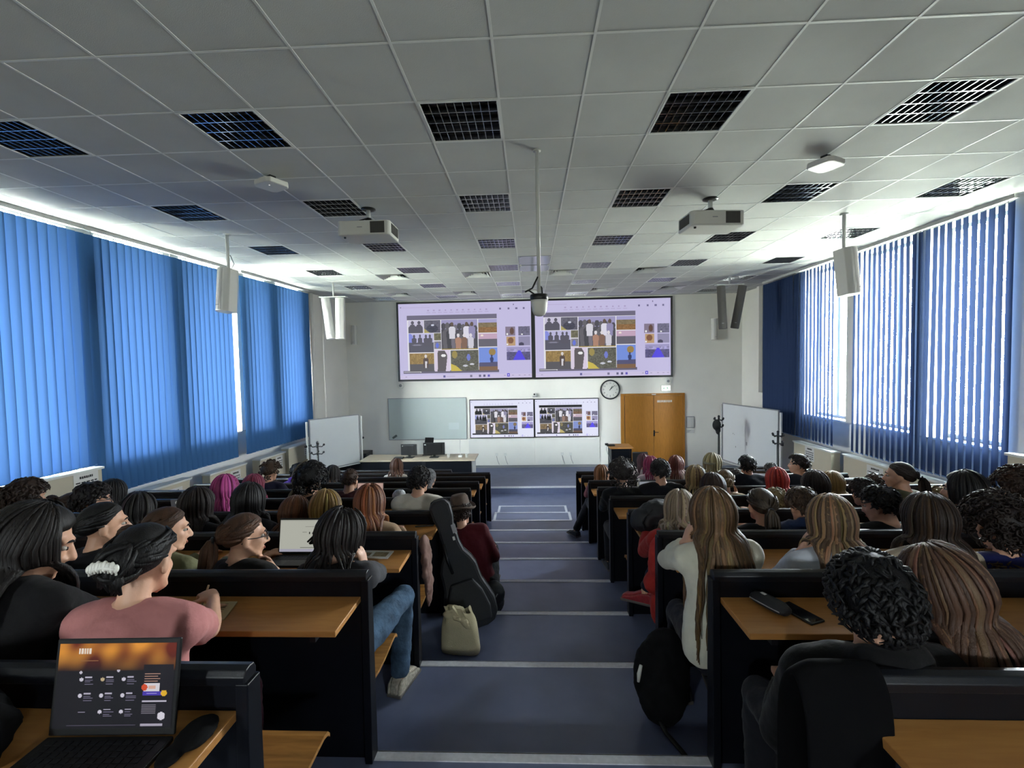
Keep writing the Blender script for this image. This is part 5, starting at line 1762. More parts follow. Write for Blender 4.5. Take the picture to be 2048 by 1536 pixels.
def make_hair(hd, style, L, o, caps, rng, lod, col_hex, backdir):
    m = MB()
    vol = o.get('vol', 0.012 if style in ('buzz',) else 0.02)
    if style == 'buzz':
        vol = 0.006
    streak = lin(o['streak']) if 'streak' in o else None
    base = lin(col_hex)

    def tone():
        t = rng.uniform(0.65, 1.25)
        if streak and rng.random() < 0.38:
            return tuple(min(4.0, streak[k] / max(base[k], 0.004)) * rng.uniform(0.8, 1.15) for k in range(3))
        return (t, t, t)
    slick = style in ('pony', 'bun', 'bunlow', 'updo')
    # cap
    na, npol = (40, 9) if lod > 0 else (24, 7)
    rows = []
    jit = [rng.uniform(-0.0025, 0.0025) for _ in range(na)]
    ph = [rng.uniform(0, 6.28) for _ in range(4)]
    for j in range(npol + 1):
        ring = []
        for k in range(na):
            az = 360.0 * k / na
            lim = hair_lim(az) + (4 if style in ('long', 'wavy', 'bob', 'dread') else 0)
            pol = lim * j / npol
            rid = 0.0025 * math.sin(5 * math.radians(az) + ph[0] + j * 0.5) + jit[k]
            add = (vol if not slick else 0.010) * (1 - (0.92 if slick else 0.75) * (j / npol) ** 4) + rid * (j / npol)
            if j == npol:
                add = -0.004
            ring.append(hd.scalp(az, pol, 1.0, add))
        rows.append(ring)
    vs = [p for r in rows for p in r]
    fs, cs = [], []
    az_t = [tone() if not streak else (rng.uniform(0.75, 1.15),) * 3 for _ in range(na)]
    n0 = len(m.v)
    for j in range(npol):
        for k in range(na):
            m_a, m_b = j * na + k, j * na + (k + 1) % na
            fs.append((m_a, m_a + na, m_b + na, m_b))
            cs.append(az_t[k])
    m.v.extend([tuple(p) for p in vs])
    for f, c in zip(fs, cs):
        m.f.append(tuple(n0 + q for q in f)); m.m.append(0); m.c.append(c)

    def lock(az, p0, L, w, wave=0.0, curl=0.0, c=None, lift=0.0, flat=0.45):
        """a strand bundle: over the scalp to the hairline, then hanging by its weight"""
        pts, add = [], vol + rng.uniform(-0.004, 0.012) + lift
        lim = min(hair_lim(az) + 6, 104)
        pol = p0
        az1 = az
        while pol < lim:
            pts.append(hd.scalp(az1, pol, 1.0, add))
            pol += 15
        pts.append(hd.scalp(az1, lim, 1.0, add))
        q = pts[-1].copy()
        ctr = hd.p(0, -0.01, 0)
        out = V((q.x - ctr.x, q.y - ctr.y, 0))
        out = out.normalized() if out.length > 1e-4 else V((0, -1, 0))
        end_z = hd.H.z - L
        st = 0.035 if lod > 0 else 0.05
        phs, fr = rng.uniform(0, 6.28), rng.uniform(26, 40)
        tan = V((-out.y, out.x, 0))
        s = 0.0
        raw = q.copy()
        while raw.z > end_z and len(pts) < 30:
            inn = -0.0055 if s < 0.14 else 0.0
            raw = raw + V((out.x * inn, out.y * inn, -st))
            s += st
            raw = push_out(raw, caps, 0.012 + add * 0.5)
            p = raw.copy()
            amp = wave * min(1.0, s / 0.12)
            p += tan * (amp * math.sin(s * fr + phs)) + out * (amp * 0.6 * math.cos(s * fr + phs))
            pts.append(p)
        n = len(pts)
        rad = []
        for i in range(n):
            t = i / (n - 1)
            k = 0.55 + 0.45 * min(1, t / 0.25) if t < 0.25 else (1.0 if t < 0.65 else 1.0 - 0.75 * (t - 0.65) / 0.35)
            rad.append((w * k, w * flat * k))
        side = hd.R @ V((math.cos(math.radians(az)), -math.sin(math.radians(az)), 0))
        m.tube(pts, rad, 6 if lod > 0 else 5, side=side, c=c or tone())

    if style in ('long', 'wavy', 'bob'):
        n = int(o.get('n', 150) * {2: 1.5, 1: 0.8, 0: 0.34}[lod])
        wave = {'long': 0.004, 'wavy': 0.015, 'bob': 0.002}[style]
        if o.get('curl'):
            wave = 0.022
        for k in range(n):
            if k < n * 0.72:
                az = rng.uniform(80, 280)
            else:
                az = rng.choice((-1, 1)) * rng.uniform(56, 100)
            LL = L * rng.uniform(0.82, 1.05)
            if abs((az + 180) % 360 - 180) < 80:
                LL *= 0.85
            lock(az, rng.uniform(4, 40), LL, rng.uniform(0.0055, 0.0115) * {2: 1.0, 1: 1.2, 0: 1.7}[lod], wave * rng.uniform(0.5, 1.3))
        if 'lock' in o:
            pass
    if style == 'dread':
        for k in range(62):
            az = rng.uniform(50, 310)
            lock(az, rng.uniform(4, 60), L * rng.uniform(0.55, 1.05), 0.0085, 0.006, lift=rng.uniform(0, 0.014), flat=0.95)
        for k in range(5):                                  # a few sticking out
            p = hd.scalp(rng.uniform(230, 300), rng.uniform(85, 105), 1.0, vol)
            dd = (p - hd.H).normalized()
            m.tube([p, p + dd * 0.03 + V((0, 0, -0.01)), p + dd * 0.055 + V((0, 0, -0.035))], [0.008, 0.007, 0.005], 6, c=tone())
    if style in ('short', 'shortman', 'buzz'):
        n = {2: 460, 1: 240, 0: 110}[lod]
        ln = {'short': L, 'shortman': L * 0.8, 'buzz': 0.012}[style]
        for k in range(n):
            az = rng.uniform(0, 360)
            lim = hair_lim(az)
            pol = lim * math.sqrt(rng.random()) * 0.97
            p0 = hd.scalp(az, pol, 1.0, vol * 0.85)
            p1 = hd.scalp(az + rng.uniform(-10, 10), pol + ln * 260 * 0.5, 1.0, vol * 1.12 + rng.uniform(0.002, 0.008))
            p2 = hd.scalp(az + rng.uniform(-16, 16), min(pol + ln * 260, lim + 14), 1.0, vol * 0.92 + rng.uniform(0.0, 0.009))
            side = hd.R @ V((math.cos(math.radians(az)), -math.sin(math.radians(az)), 0))
            w = (0.0068 if lod == 2 else 0.009) if style != 'buzz' else 0.006
            m.tube([p0, p1, p2], [(w, w * 0.6), (w, w * 0.5), (w * 0.25, w * 0.2)], 5, side=side, c=tone())
    if style == 'curly':
        n = {2: 420, 1: 240, 0: 110}[lod]
        for k in range(n):
            az = rng.uniform(0, 360)
            lim = hair_lim(az) + 8
            pol = lim * math.sqrt(rng.random())
            p = hd.scalp(az, pol, 1.0, vol * rng.uniform(0.8, 1.3))
            nrm = (p - hd.p(0, -0.01, 0.01)).normalized()
            t1 = nrm.orthogonal().normalized(); t2 = nrm.cross(t1)
            pts, r0, phs = [], rng.uniform(0.010, 0.017), rng.uniform(0, 6.28)
            for q in range(6):
                a = phs + q * 1.25
                pts.append(p + t1 * (r0 * math.cos(a)) + t2 * (r0 * math.sin(a)) + nrm * (0.004 * q) + V((0, 0, -0.003 * q * (pol / 90))))
            w = rng.uniform(0.004, 0.0075) * (1.3 if lod == 0 else 1.0)
            m.tube(pts, [w, w, w, w, w * 0.8, w * 0.4], 5, c=tone())
        if o.get('frizz'):
            for k in range(90):
                az, pol = rng.uniform(60, 300), rng.uniform(5, 110)
                p = hd.scalp(az, pol, 1.0, vol * 1.1)
                nrm = (p - hd.p(0, -0.01, 0.01)).normalized()
                j = V((rng.uniform(-1, 1), rng.uniform(-1, 1), rng.uniform(-1, 1))) * 0.012
                m.tube([p, p + nrm * 0.02 + j, p + nrm * 0.03 - j], [0.0028, 0.0022, 0.001], 4, c=tone())
    if 'lock' in o:
        c = lin(o['lock'])
        cc = tuple(min(30.0, c[k] / max(base[k], 0.002)) for k in range(3))
        for k in range(12):
            lock(rng.uniform(255, 285), rng.uniform(10, 40), 0.25 * rng.uniform(0.7, 1.05), 0.014, 0.008, c=cc, lift=0.03)
    if slick:
        # combed strands towards the tie
        tie_pol, tie_out = (98, 0.02) if (o.get('low') or style == 'bunlow') else ((92, 0.02) if style == 'updo' else (70, 0.02))
        T = hd.scalp(180, tie_pol, 1.0, tie_out)
        for k in range({2: 60, 1: 40, 0: 24}[lod]):
            az = rng.uniform(30, 330)
            pol = min(hair_lim(az) - 2, 100) * rng.uniform(0.55, 1.0)
            A = hd.scalp(az, pol, 1.0, 0.012)
            pts = [A]
            for t in (0.25, 0.5, 0.75):
                a2 = az + (180 - az) * t
                pts.append(hd.scalp(a2, pol + (tie_pol - pol) * t, 1.0, 0.014 + 0.006 * math.sin(t * PI)))
            pts.append(T)
            side = hd.R @ V((0, 0, 1))
            m.tube(pts, [(0.004, 0.003), (0.010, 0.005), (0.011, 0.005), (0.009, 0.006), (0.005, 0.005)], 6, side=side, c=tone())
        back = (hd.R @ V((0, -1, 0))).normalized()
        if style == 'pony':
            for k in range(o.get('n', {2: 34, 1: 24, 0: 14}[lod])):
                pts = [T.copy()]
                raw = T.copy()
                j = V((rng.uniform(-1, 1), rng.uniform(-1, 1), 0)) * 0.017
                raw = raw + back * 0.025 + j * 0.5
                pts.append(raw.copy())
                end = T.z - L * rng.uniform(0.75, 1.05)
                while raw.z > end and len(pts) < 16:
                    raw = raw + V((back.x * 0.004 + j.x * 0.12, back.y * 0.004 + j.y * 0.12, -0.035))
                    raw = push_out(raw, caps, 0.014)
                    pts.append(raw + j)
                nn = len(pts)
                m.tube(pts, [(0.010 * (1 - 0.7 * max(0, i / (nn - 1) - 0.5) / 0.5),) * 2 for i in range(nn)], 6, c=tone())
        else:
            rb = {'bun': 0.046, 'bunlow': 0.042, 'updo': 0.060}[style]
            B = T + back * (rb * 0.7 if style != 'updo' else -0.030)
            m.ell(B, (rb, rb * 0.85, rb), nu=12, nv=8, c=(0.9, 0.9, 0.9))
            for k in range(22):
                a0 = rng.uniform(0, 6.28)
                ax1 = V((rng.uniform(-1, 1), rng.uniform(-1, 1), rng.uniform(-1, 1))).normalized()
                ax2 = ax1.orthogonal().normalized(); 
                pts = [B + (ax1 * math.cos(a0 + q * 0.5) + ax2 * math.sin(a0 + q * 0.5)) * rb * 1.02 for q in range(7)]
                m.tube(pts, [0.003, 0.008, 0.010, 0.010, 0.009, 0.007, 0.002], 5, c=tone())
            if style == 'updo':
                for k in range(10):
                    pts = [T + V((rng.uniform(-.03, .03), 0, 0)) + back * 0.005]
                    pts.append(pts[0] + back * 0.012 + V((rng.uniform(-.03, .03), 0, rng.uniform(-.06, -.02))))
                    pts.append(pts[1] + V((rng.uniform(-.02, .02), 0, -0.04)))
                    m.tube(pts, [0.010, 0.012, 0.003], 6, c=tone())
    return m


def build_person(idx, spec):
    row, Hc, Pxy, o = spec
    rng = random.Random(100 + idx)
    zt = row_z(row + 1) + 0.0
    if 'floor' in o:
        zt = o['floor']
    near = o.get('near', 0)
    dist = row_y(row)
    lod = 2 if near else (1 if dist < 5.2 else 0)
    male = o.get('male', 0)
    H = V(Hc)
    P = V((Pxy[0], Pxy[1], zt + o.get('sit', 0.54)))
    t = thing('person', o['lab'], 'person', loc=(P.x, P.y, zt), group='students in the audience')
    hd = Head(H, o.get('yaw', 0), o.get('pitch', 6), o.get('roll', 0))
    dPH = (P - H).normalized()
    N = hd.p(0, -0.035, -0.090) + dPH * 0.045
    U = (N - P).normalized()
    ty = math.radians(o.get('tyaw', 0.25 * o.get('yaw', 0)))
    Rt = V((math.cos(ty), -math.sin(ty), 0))
    Rt = (Rt - U * Rt.dot(U)).normalized()
    F = U.cross(Rt).normalized()
    mid = (P + N) / 2 - F * 0.045
    sc_ = 1.06 if male else 0.97

    def B(q):
        return P * (1 - q) ** 2 + mid * (2 * q * (1 - q)) + N * q * q
    sw = 0.182 if male else 0.163
    SL, SR = N - U * 0.058 - Rt * sw + F * 0.012, N - U * 0.058 + Rt * sw + F * 0.012
    # ---- arms
    desk = zt + 0.777
    ydesk = row_y(row + 1)
    arms = []
    for s, S, pose in ((-1, SL, o.get('L', 'desk')), (1, SR, o.get('R', 'desk'))):
        pole = V((s * 0.45, -0.25, -1.0))
        up, curl = V((0, 0, 1)), 0.35
        hdir = None
        if pose == 'desk':
            W = V((S.x - s * 0.05, min(ydesk - 0.17, S.y + 0.42), desk + 0.030))
            hdir = V((-s * 0.35, 1, -0.12))
        elif pose == 'write':
            W = S + V((0.115, 0.17, -0.035))
            W = V((S.x + 0.15, S.y + 0.30, desk + 0.19))
            hdir = V((-0.75, 0.55, 0.25)); up = V((0.3, -0.2, 1)); curl = 0.75
            pole = V((0.9, -0.1, -1.0))
        elif pose == 'lap':
            W = V((P.x + s * 0.09, P.y + 0.27, zt + 0.655))
            hdir = V((-s * 0.4, 1, -0.2))
        elif pose in ('chin', 'mouth'):
            W = hd.p(s * 0.035, 0.135, -0.175 if pose == 'chin' else -0.12) + V((0.02 * s, 0, -0.02))
            hdir = (hd.p(0.0, 0.09, -0.10 if pose == 'chin' else -0.055) - W); curl = 0.85
            up = hd.R @ V((0, 1, 0.2))
            pole = V((s * 0.35, 0.55, -1.0))
        elif pose == 'cheek':
            W = hd.p(s * 0.125, 0.06, -0.15)
            hdir = hd.p(s * 0.088, 0.03, 0.02) - W; curl = 0.30
            up = hd.R @ V((s, 0.2, 0))
            pole = V((s * 0.30, 0.45, -1.0))
        elif pose == 'phone':
            W = hd.p(0.16, 0.20, -0.13)
            hdir = V((-0.1, 0.2, 1)); curl = 0.55; up = V((0, 1, 0))
        else:
            W = V(pose)
            hdir = V(o.get('Rdir', (0, 1, 0))); curl = o.get('Rcurl', 0.4)
            pole = V((s * 0.5, -0.15, -1.0))
        E, W = ik(S, W, 0.285 * sc_, 0.250 * sc_, pole)
        if hdir is None:
            hdir = W - E
        hdir = (hdir.normalized() * 0.75 + (W - E).normalized() * 0.25).normalized()
        arms.append((s, S, E, W, hdir, up, curl))
    # ---- legs
    legs = []
    for s in (-1, 1):
        hip = P + Rt * (s * 0.085) + V((0, 0, -0.01))
        lt = o.get('legs')
        if lt == 'aisle' or lt == 'aisleR':
            dx = 1 if lt == 'aisle' else -1
            lead = (s == dx)
            K = V((P.x + dx * (0.30 if lead else 0.16) + s * 0.04, P.y + (0.31 if lead else 0.37), zt + 0.52))
            A = V((K.x + dx * (0.10 if lead else 0.02), K.y + (0.02 if lead else 0.03), zt + 0.085))
            fd = V((dx * 0.75, 0.55, 0)) if lead else V((0.2 * dx, 1, 0))
        else:
            K = V((P.x + s * 0.11, P.y + 0.40, zt + 0.50))
            A = V((P.x + s * 0.11, P.y + 0.38, zt + 0.085))
            fd = V((s * 0.12, 1, 0))
        if 'knee' in o and o['knee'][3] == s:
            K, A, fd = (V(q) for q in o['knee'][:3])
        elif 'kneeb' in o:
            K, A, fd = (V(q) for q in o['kneeb'])
        legs.append((s, hip, K, A, fd.normalized()))
    # ---- body: one continuous skin
    m = MB()
    sec = ((0.0, 0.155, 0.112), (0.22, 0.144, 0.102), (0.5, 0.158, 0.106), (0.76, 0.172, 0.102), (0.91, 0.138, 0.080), (1.0, 0.060, 0.058))
    m.tube([B(q) for q, _, _ in sec], [(a * sc_, b * sc_) for _, a, b in sec], 14, side=Rt, rnd=False)
    m.ell(P, (0.158 * sc_, 0.125, 0.11), nu=14, nv=8)
    m.tube([N - U * 0.05, N + (hd.p(0, -0.02, -0.07) - N) * 0.5, hd.p(0, -0.015, -0.05)], [0.066 * sc_, (0.052 if male else 0.047) * sc_, (0.052 if male else 0.048) * sc_], 12, rnd=True)
    for s, S, E, W, hdir, up, curl in arms:
        m.tube([N - U * 0.018 - F * 0.012, (N + S) / 2 - U * 0.002, S], [0.050, 0.054 * sc_, 0.052 * sc_], 10, rnd=True)
        m.tube([S, S + (E - S) * 0.35, E, E + (W - E) * 0.25, W], [0.049 * sc_, 0.047 * sc_, 0.036 * sc_, 0.038 * sc_, 0.0245 * sc_], 10, rnd=True)
        add_hand(m, W, hdir, up, -1 if s > 0 else 1, curl, 1.0 if male else 0.93)
    for s, hip, K, A, fd in legs:
        m.tube([hip, hip + (K - hip) * 0.5, K, K + (A - K) * 0.3, A], [0.088, 0.076, 0.056, 0.055, 0.036], 10, rnd=True)
        m.tube([A - fd * 0.03 + V((0, 0, -0.04)), A + fd * 0.06 + V((0, 0, -0.05)), A + fd * 0.15 + V((0, 0, -0.06))], [(0.034, 0.034), (0.038, 0.030), (0.036, 0.018)], 10, rnd=True)
    # head
    R3 = hd.R
    m.ell(hd.p(0, -0.008, 0.030), (0.075, 0.094, 0.092), R3, 18, 12)
    m.ell(hd.p(0, 0.028, -0.028), (0.060, 0.067, 0.080), R3, 16, 12)
    m.tube([hd.p(-0.052, 0.005, -0.040), hd.p(-0.037, 0.050, -0.080), hd.p(0, 0.077, -0.098), hd.p(0.037, 0.050, -0.080), hd.p(0.052, 0.005, -0.040)], [0.016, 0.017, 0.018, 0.017, 0.016], 8, rnd=True)
    m.tube([hd.p(0, 0.088, 0.018), hd.p(0, 0.103, -0.008), hd.p(0, 0.113, -0.030)], [0.0085, 0.0115, 0.0150], 8, rnd=True)
    m.tube([hd.p(-0.017, 0.096, -0.036), hd.p(0.017, 0.096, -0.036)], [0.010, 0.010], 8, rnd=True)
    m.tube([hd.p(-0.045, 0.072, 0.030), hd.p(0, 0.090, 0.030), hd.p(0.045, 0.072, 0.030)], [0.012, 0.012, 0.012], 8, rnd=True)
    m.ell(hd.p(0, 0.091, -0.062), (0.024, 0.010, 0.0065), R3, 10, 6)
    m.ell(hd.p(0, 0.089, -0.073), (0.020, 0.010, 0.007), R3, 10, 6)
    for s in (-1, 1):
        m.ell(hd.p(s * 0.034, 0.062, -0.022), (0.021, 0.020, 0.024), R3, 10, 8)
        m.ell(hd.p(s * 0.078, -0.008, -0.008), (0.0115, 0.021, 0.033), R3 @ Matrix.Rotation(s * 0.35, 3, 'Z'), 10, 8)
    vox = 0.0068 if lod == 2 else (0.010 if lod == 1 else 0.014)
    obj('body', m, skin_mat(o.get('skin', idx % 2)), t, remesh=vox, relax=3 if lod else 1)
    if o.get('face'):
        for s in (-1, 1):
            e = MB(); e.ell(hd.p(s * 0.031, 0.0765, 0.006), (0.0125, 0.0125, 0.0085), R3, 10, 8)
            eo = obj('eye', e, pm('eye_white', '#a49c92', 0.3), t, smooth=True)
            ROOTM[eo.name] = ROOTM[t.name]
            e = MB(); e.ell(hd.p(s * 0.031, 0.0875, 0.006), (0.0065, 0.0045, 0.0068), R3, 10, 6)
            obj('iris', e, pm('iris_brown', '#1d120c', 0.2), eo, smooth=True)
        e = MB()
        for s in (-1, 1):
            e.tube([hd.p(s * 0.016, 0.098, 0.028), hd.p(s * 0.033, 0.093, 0.034), hd.p(s * 0.050, 0.077, 0.028)], [0.004, 0.0045, 0.002], 6)
        obj('eyebrows', e, hair_mat(o['hair'][1]), t, smooth=True)
        e = MB(); e.ell(hd.p(0, 0.0975, -0.0665), (0.021, 0.006, 0.008), R3, 10, 6)
        obj('lips', e, pm('lips', '#9c5a50', 0.45), t, smooth=True)
    # ---- clothing
    tm = cloth_mat(o['top'])
    puff = 0.018 if o.get('puffy') else 0.0
    c = MB()
    g = 0.013 + puff
    cs = ((-0.10, 0.160, 0.125), (0.0, 0.158, 0.118), (0.22, 0.152, 0.108), (0.5, 0.168, 0.112), (0.76, 0.182, 0.108), (0.91, 0.146, 0.084), (0.985, 0.066, 0.062))
    c.tube([B(max(q, 0)) + (U * (q * 0.5) if q < 0 else V((0, 0, 0))) for q, _, _ in cs], [(a * sc_ + g, b * sc_ + g) for _, a, b in cs], 16, side=Rt)
    for s, S, E, W, hdir, up, curl in arms:
        c.tube([N - U * 0.034 - F * 0.012, (N + S) / 2 - U * 0.006, S], [0.049 + g, 0.053 * sc_ + g, 0.053 * sc_ + g], 12, rnd=True)
        c.tube([B(0.62) + Rt * (s * 0.085 * sc_), B(0.80) + Rt * (s * 0.125 * sc_), S - U * 0.015], [0.075, 0.072, 0.058 * sc_ + g], 12, rnd=True)
        sl = o.get('sl', 'long')
        if sl == 'short':
            c.tube([S, S + (E - S) * 0.35, S + (E - S) * 0.62], [0.054 * sc_ + g, 0.052 * sc_ + g, 0.050 * sc_ + g], 12)
        else:
            c.tube([S, S + (E - S) * 0.4, E, E + (W - E) * 0.4, E + (W - E) * 0.94], [0.053 * sc_ + g, 0.050 * sc_ + g, 0.043 * sc_ + g, 0.040 * sc_ + g, 0.030 * sc_ + g * 0.8], 12, rnd=False)
            c.ell(E, 0.043 * sc_ + g, nu=10, nv=8)
    if o.get('hood') :
        c.tube([N - U * 0.02 + F * 0.01 - Rt * 0.095, N + U * 0.035 - F * 0.045 - Rt * 0.06, N + U * 0.045 - F * 0.075, N + U * 0.035 - F * 0.045 + Rt * 0.06, N - U * 0.02 + F * 0.01 + Rt * 0.095], [0.040, 0.046, 0.050, 0.046, 0.040], 10, rnd=True)
    if o.get('drop'):                                        # loose sweater hem beside the bench end
        c.tube([P + V((-0.09, 0.0, 0.30)), P + V((-0.12, 0.0, 0.14)), P + V((-0.14, 0.0, 0.0)), P + V((-0.14, 0.0, -0.05))], [(0.09, 0.10), (0.085, 0.11), (0.075, 0.115), (0.068, 0.11)], 14, side=(1, 0, 0))
    top = obj('top', c, tm, t, remesh=0.011 if lod == 2 else (0.014 if lod == 1 else 0.02), relax=4 if lod else 2)
    if lod:
        dm = top.modifiers.new('folds', 'DISPLACE')
        dm.texture = TEX
        dm.strength = 0.009 if not puff else 0.030
        dm.mid_level = 0.5
        dm.texture_coords = 'GLOBAL'
    if o.get('collar'):
        k = MB(); k.tube([N - U * 0.012 + (Rt * math.cos(a) * 0.066 + F * math.sin(a) * 0.060) for a in [q * PI / 8 for q in range(17)]], [0.010] * 17, 6)
        obj('collar', k, cloth_mat(o['collar']), t, smooth=True)
    if o.get('stripe'):
        k = MB()
        for s in (-1, 1):
            k.tube([N - U * 0.02 + Rt * s * 0.05 - F * 0.055, (N + (SL if s < 0 else SR)) / 2 - F * 0.075 + U * 0.02, (SL if s < 0 else SR) - F * 0.065], [0.008] * 3, 6)
        obj('shoulder_stripe', k, cloth_mat('#c9c9c6'), t, smooth=True)
    if o.get('fur'):
        k = MB()
        for q in range(260):
            a = rng.uniform(0, 2 * PI)
            rr = rng.uniform(-0.03, 0.03)
            b0 = N - U * (0.03 + rr) + Rt * math.cos(a) * (0.125 + rr * 0.5) + F * math.sin(a) * (0.10 + rr * 0.5) - F * 0.02
            d = V((rng.uniform(-1, 1), rng.uniform(-1, 1), rng.uniform(-0.3, 1))) * 0.03
            k.tube([b0, b0 + d * 0.6, b0 + d], [0.006, 0.004, 0.001], 4)
        obj('fur_collar', k, pm('brown_fur', '#4b3a26', 0.8, var=0.3, scale=40), t)
    pants = MB()
    for s, hip, K, A, fd in legs:
        pants.tube([hip - (K - hip) * 0.15, hip + (K - hip) * 0.5, K, K + (A - K) * 0.35, K + (A - K) * 0.97], [0.105, 0.088, 0.070, 0.066, 0.058], 12)
        pants.ell(K, 0.071, nu=12, nv=8)
    pants.ell(P + V((0, 0, 0.0)), (0.172 * sc_, 0.135, 0.115), nu=14, nv=8)
    pm_ = cloth_mat(o.get('pants', '#12131a'))
    if o.get('jeans'):
        pm_ = pm('ripped_denim', o['pants'], 0.9, var=0.45, scale=14, bump=0.5, bscale=40, spec=0.2)
    tr = obj('trousers', pants, pm_, t, remesh=0.013 if lod == 2 else 0.02, relax=3)
    if lod == 2 or o.get('knee'):
        dm = tr.modifiers.new('folds', 'DISPLACE')
        dm.texture = TEX; dm.strength = 0.016; dm.mid_level = 0.5; dm.texture_coords = 'GLOBAL'
    shm = pm('shoe_' + o.get('shoe', '#1a1a1c').strip('#'), o.get('shoe', '#1a1a1c'), 0.5, var=0.2, scale=60)
    if o.get('jeans'):
        shm = pm('sneaker_mesh', '#a9a090', 0.7, var=0.4, scale=45)
    for s, hip, K, A, fd in legs:
        k = MB()
        yw = math.atan2(-fd.x, fd.y)
        Ms = Matrix.Translation((A.x, A.y, A.z - 0.085)) @ Matrix.Rotation(yw, 4, 'Z')
        prof = [(-0.075, 0.004), (-0.078, 0.03), (-0.070, 0.085), (-0.035, 0.105), (0.03, 0.095), (0.09, 0.062), (0.15, 0.048), (0.178, 0.030), (0.180, 0.004)]
        for x0, x1, kk in ((-0.045, -0.025, 0.86), (-0.025, 0.025, 1.0), (0.025, 0.045, 0.86)):
            k.prism([(u, v * kk + 0.002) for u, v in prof], x0, x1, lambda u, v, d: Ms @ V((d, u, v)))
        so = obj('shoe', k, shm, t, bevel=0.01)
        k = MB()
        k.prism([(-0.08, 0.0), (-0.08, 0.022), (0.186, 0.022), (0.186, 0.0)], -0.048, 0.048, lambda u, v, d: Ms @ V((d, u, v)))
        ROOTM[so.name] = ROOTM[t.name]
        obj('sole', k, pm('rubber_sole', '#5a5450' if not o.get('jeans') else '#b9b2a2', 0.7), so, bevel=0.006)
    # ---- hair and what is worn on the head
    caps = [(SL, SR, 0.074 + g), (N - U * 0.05, B(0.35) + Rt * 0.05, 0.115 + g), (N - U * 0.05, B(0.35) - Rt * 0.05, 0.115 + g), (N, hd.p(0, -0.015, -0.05), 0.060), (B(0.35), P, 0.14 + g)]
    style, hc, L, ho = o['hair']
    if style == 'scarf':
        k = MB()
        k.ell(hd.p(0, -0.012, 0.028), (0.092, 0.112, 0.108), R3, 18, 12)
        k.tube([hd.p(0, -0.06, -0.02), hd.p(0, -0.09, -0.10), N - F * 0.08], [0.075, 0.06, 0.045], 12, rnd=True)
        obj('headscarf', k, pm('patterned_scarf', '#5b595b', 0.85, var=0.75, scale=48), t, remesh=0.012, relax=3)
    else:
        hm = make_hair(hd, style, L, ho, caps, rng, lod, hc, None)
        obj('hair', hm, hair_mat(hc), t, smooth=True, tone=True)
    if ho.get('scrunchie') or style == 'pony':
        T = hd.scalp(180, 98 if ho.get('low') else 70, 1.0, 0.026)
        k = MB()
        r = 0.030 if ho.get('scrunchie') else 0.017
        bk = R3 @ V((0, -1, 0))
        x1 = R3 @ V((1, 0, 0)); z1 = R3 @ V((0, 0, 1))
        pts = [T + bk * 0.012 + x1 * math.cos(a) * r + z1 * math.sin(a) * r for a in [q * PI / 8 for q in range(17)]]
        k.tube(pts, [(0.013 + 0.004 * (q % 2)) if ho.get('scrunchie') else 0.007 for q in range(17)], 8)
        obj('hair_tie', k, pm('patterned_scrunchie', '#a49a86', 0.8, var=0.8, scale=60) if ho.get('scrunchie') else M_BLACK, t, smooth=True)
    if style == 'updo':
        bk = R3 @ V((0, -1, 0)); x1 = R3 @ V((1, 0, 0)); z1 = R3 @ V((0, 0, 1))
        T = hd.scalp(180, 92, 1.0, 0.02) + bk * 0.036
        k = MB()
        for q in range(9):                                  # scalloped claw clip
            a = -0.040 + 0.010 * q
            c0 = T + x1 * (a - 0.004) - bk * (4.0 * a * a) + z1 * (0.004 - a * a * 6)
            k.ell(c0, (0.0085, 0.008, 0.013 + 0.004 * (q % 2)), R3, 10, 8)
            k.tube([c0, c0 - z1 * 0.020 - bk * 0.004], [0.005, 0.003], 6)
        k.tube([T + x1 * a - bk * (4.0 * a * a) + z1 * (0.0 - a * a * 6) for a in (-0.044, -0.02, 0.0, 0.02, 0.036)], [0.008] * 5, 8)
        obj('hair_clip', k, pm('white_claw_clip', '#e9e6dc', 0.35), t, smooth=True)
    if 'fedora' in ho:
        Mh = Matrix.Translation(hd.p(0, -0.005, 0.062)) @ R3.to_4x4() @ Matrix.Rotation(0.10, 4, 'X')
        k = MB()
        prof = [(0.150, 0.012), (0.153, 0.002), (0.140, -0.006), (0.110, -0.002), (0.098, 0.006), (0.095, 0.05), (0.088, 0.095), (0.070, 0.118), (0.035, 0.108), (0.002, 0.100)]
        nn = 36
        vs = []
        for r, z in prof:
            for q in range(nn):
                a = 2 * PI * q / nn
                up = 0.018 * math.cos(2 * a) * (1 if r > 0.12 else 0)
                pinch = 1 - 0.22 * max(0, math.sin(a)) ** 2 * max(0, (z - 0.06) / 0.06)
                vs.append(Mh @ V((r * math.cos(a) * 0.92 * pinch, r * math.sin(a) * 1.08, z - up)))
        fs = [(i * nn + q, i * nn + (q + 1) % nn, (i + 1) * nn + (q + 1) % nn, (i + 1) * nn + q) for i in range(len(prof) - 1) for q in range(nn)]
        k.add(vs, fs)
        h = obj('fedora', k, pm('brown_felt', '#54443a', 0.9, var=0.12, scale=18, bump=0.2, bscale=140), t, smooth=True)
        so = h.modifiers.new('solid', 'SOLIDIFY'); so.thickness = 0.004
        k = MB(); k.lathe([(0.0985, 0.008), (0.0975, 0.036), (0.0955, 0.036), (0.0965, 0.008)], 36, Mh @ Matrix.Diagonal((0.925, 1.085, 1, 1)), caps=False)
        ROOTM[h.name] = ROOTM[t.name]
        obj('hat_band', k, pm('hat_band', '#2c231e', 0.7), h, smooth=True)
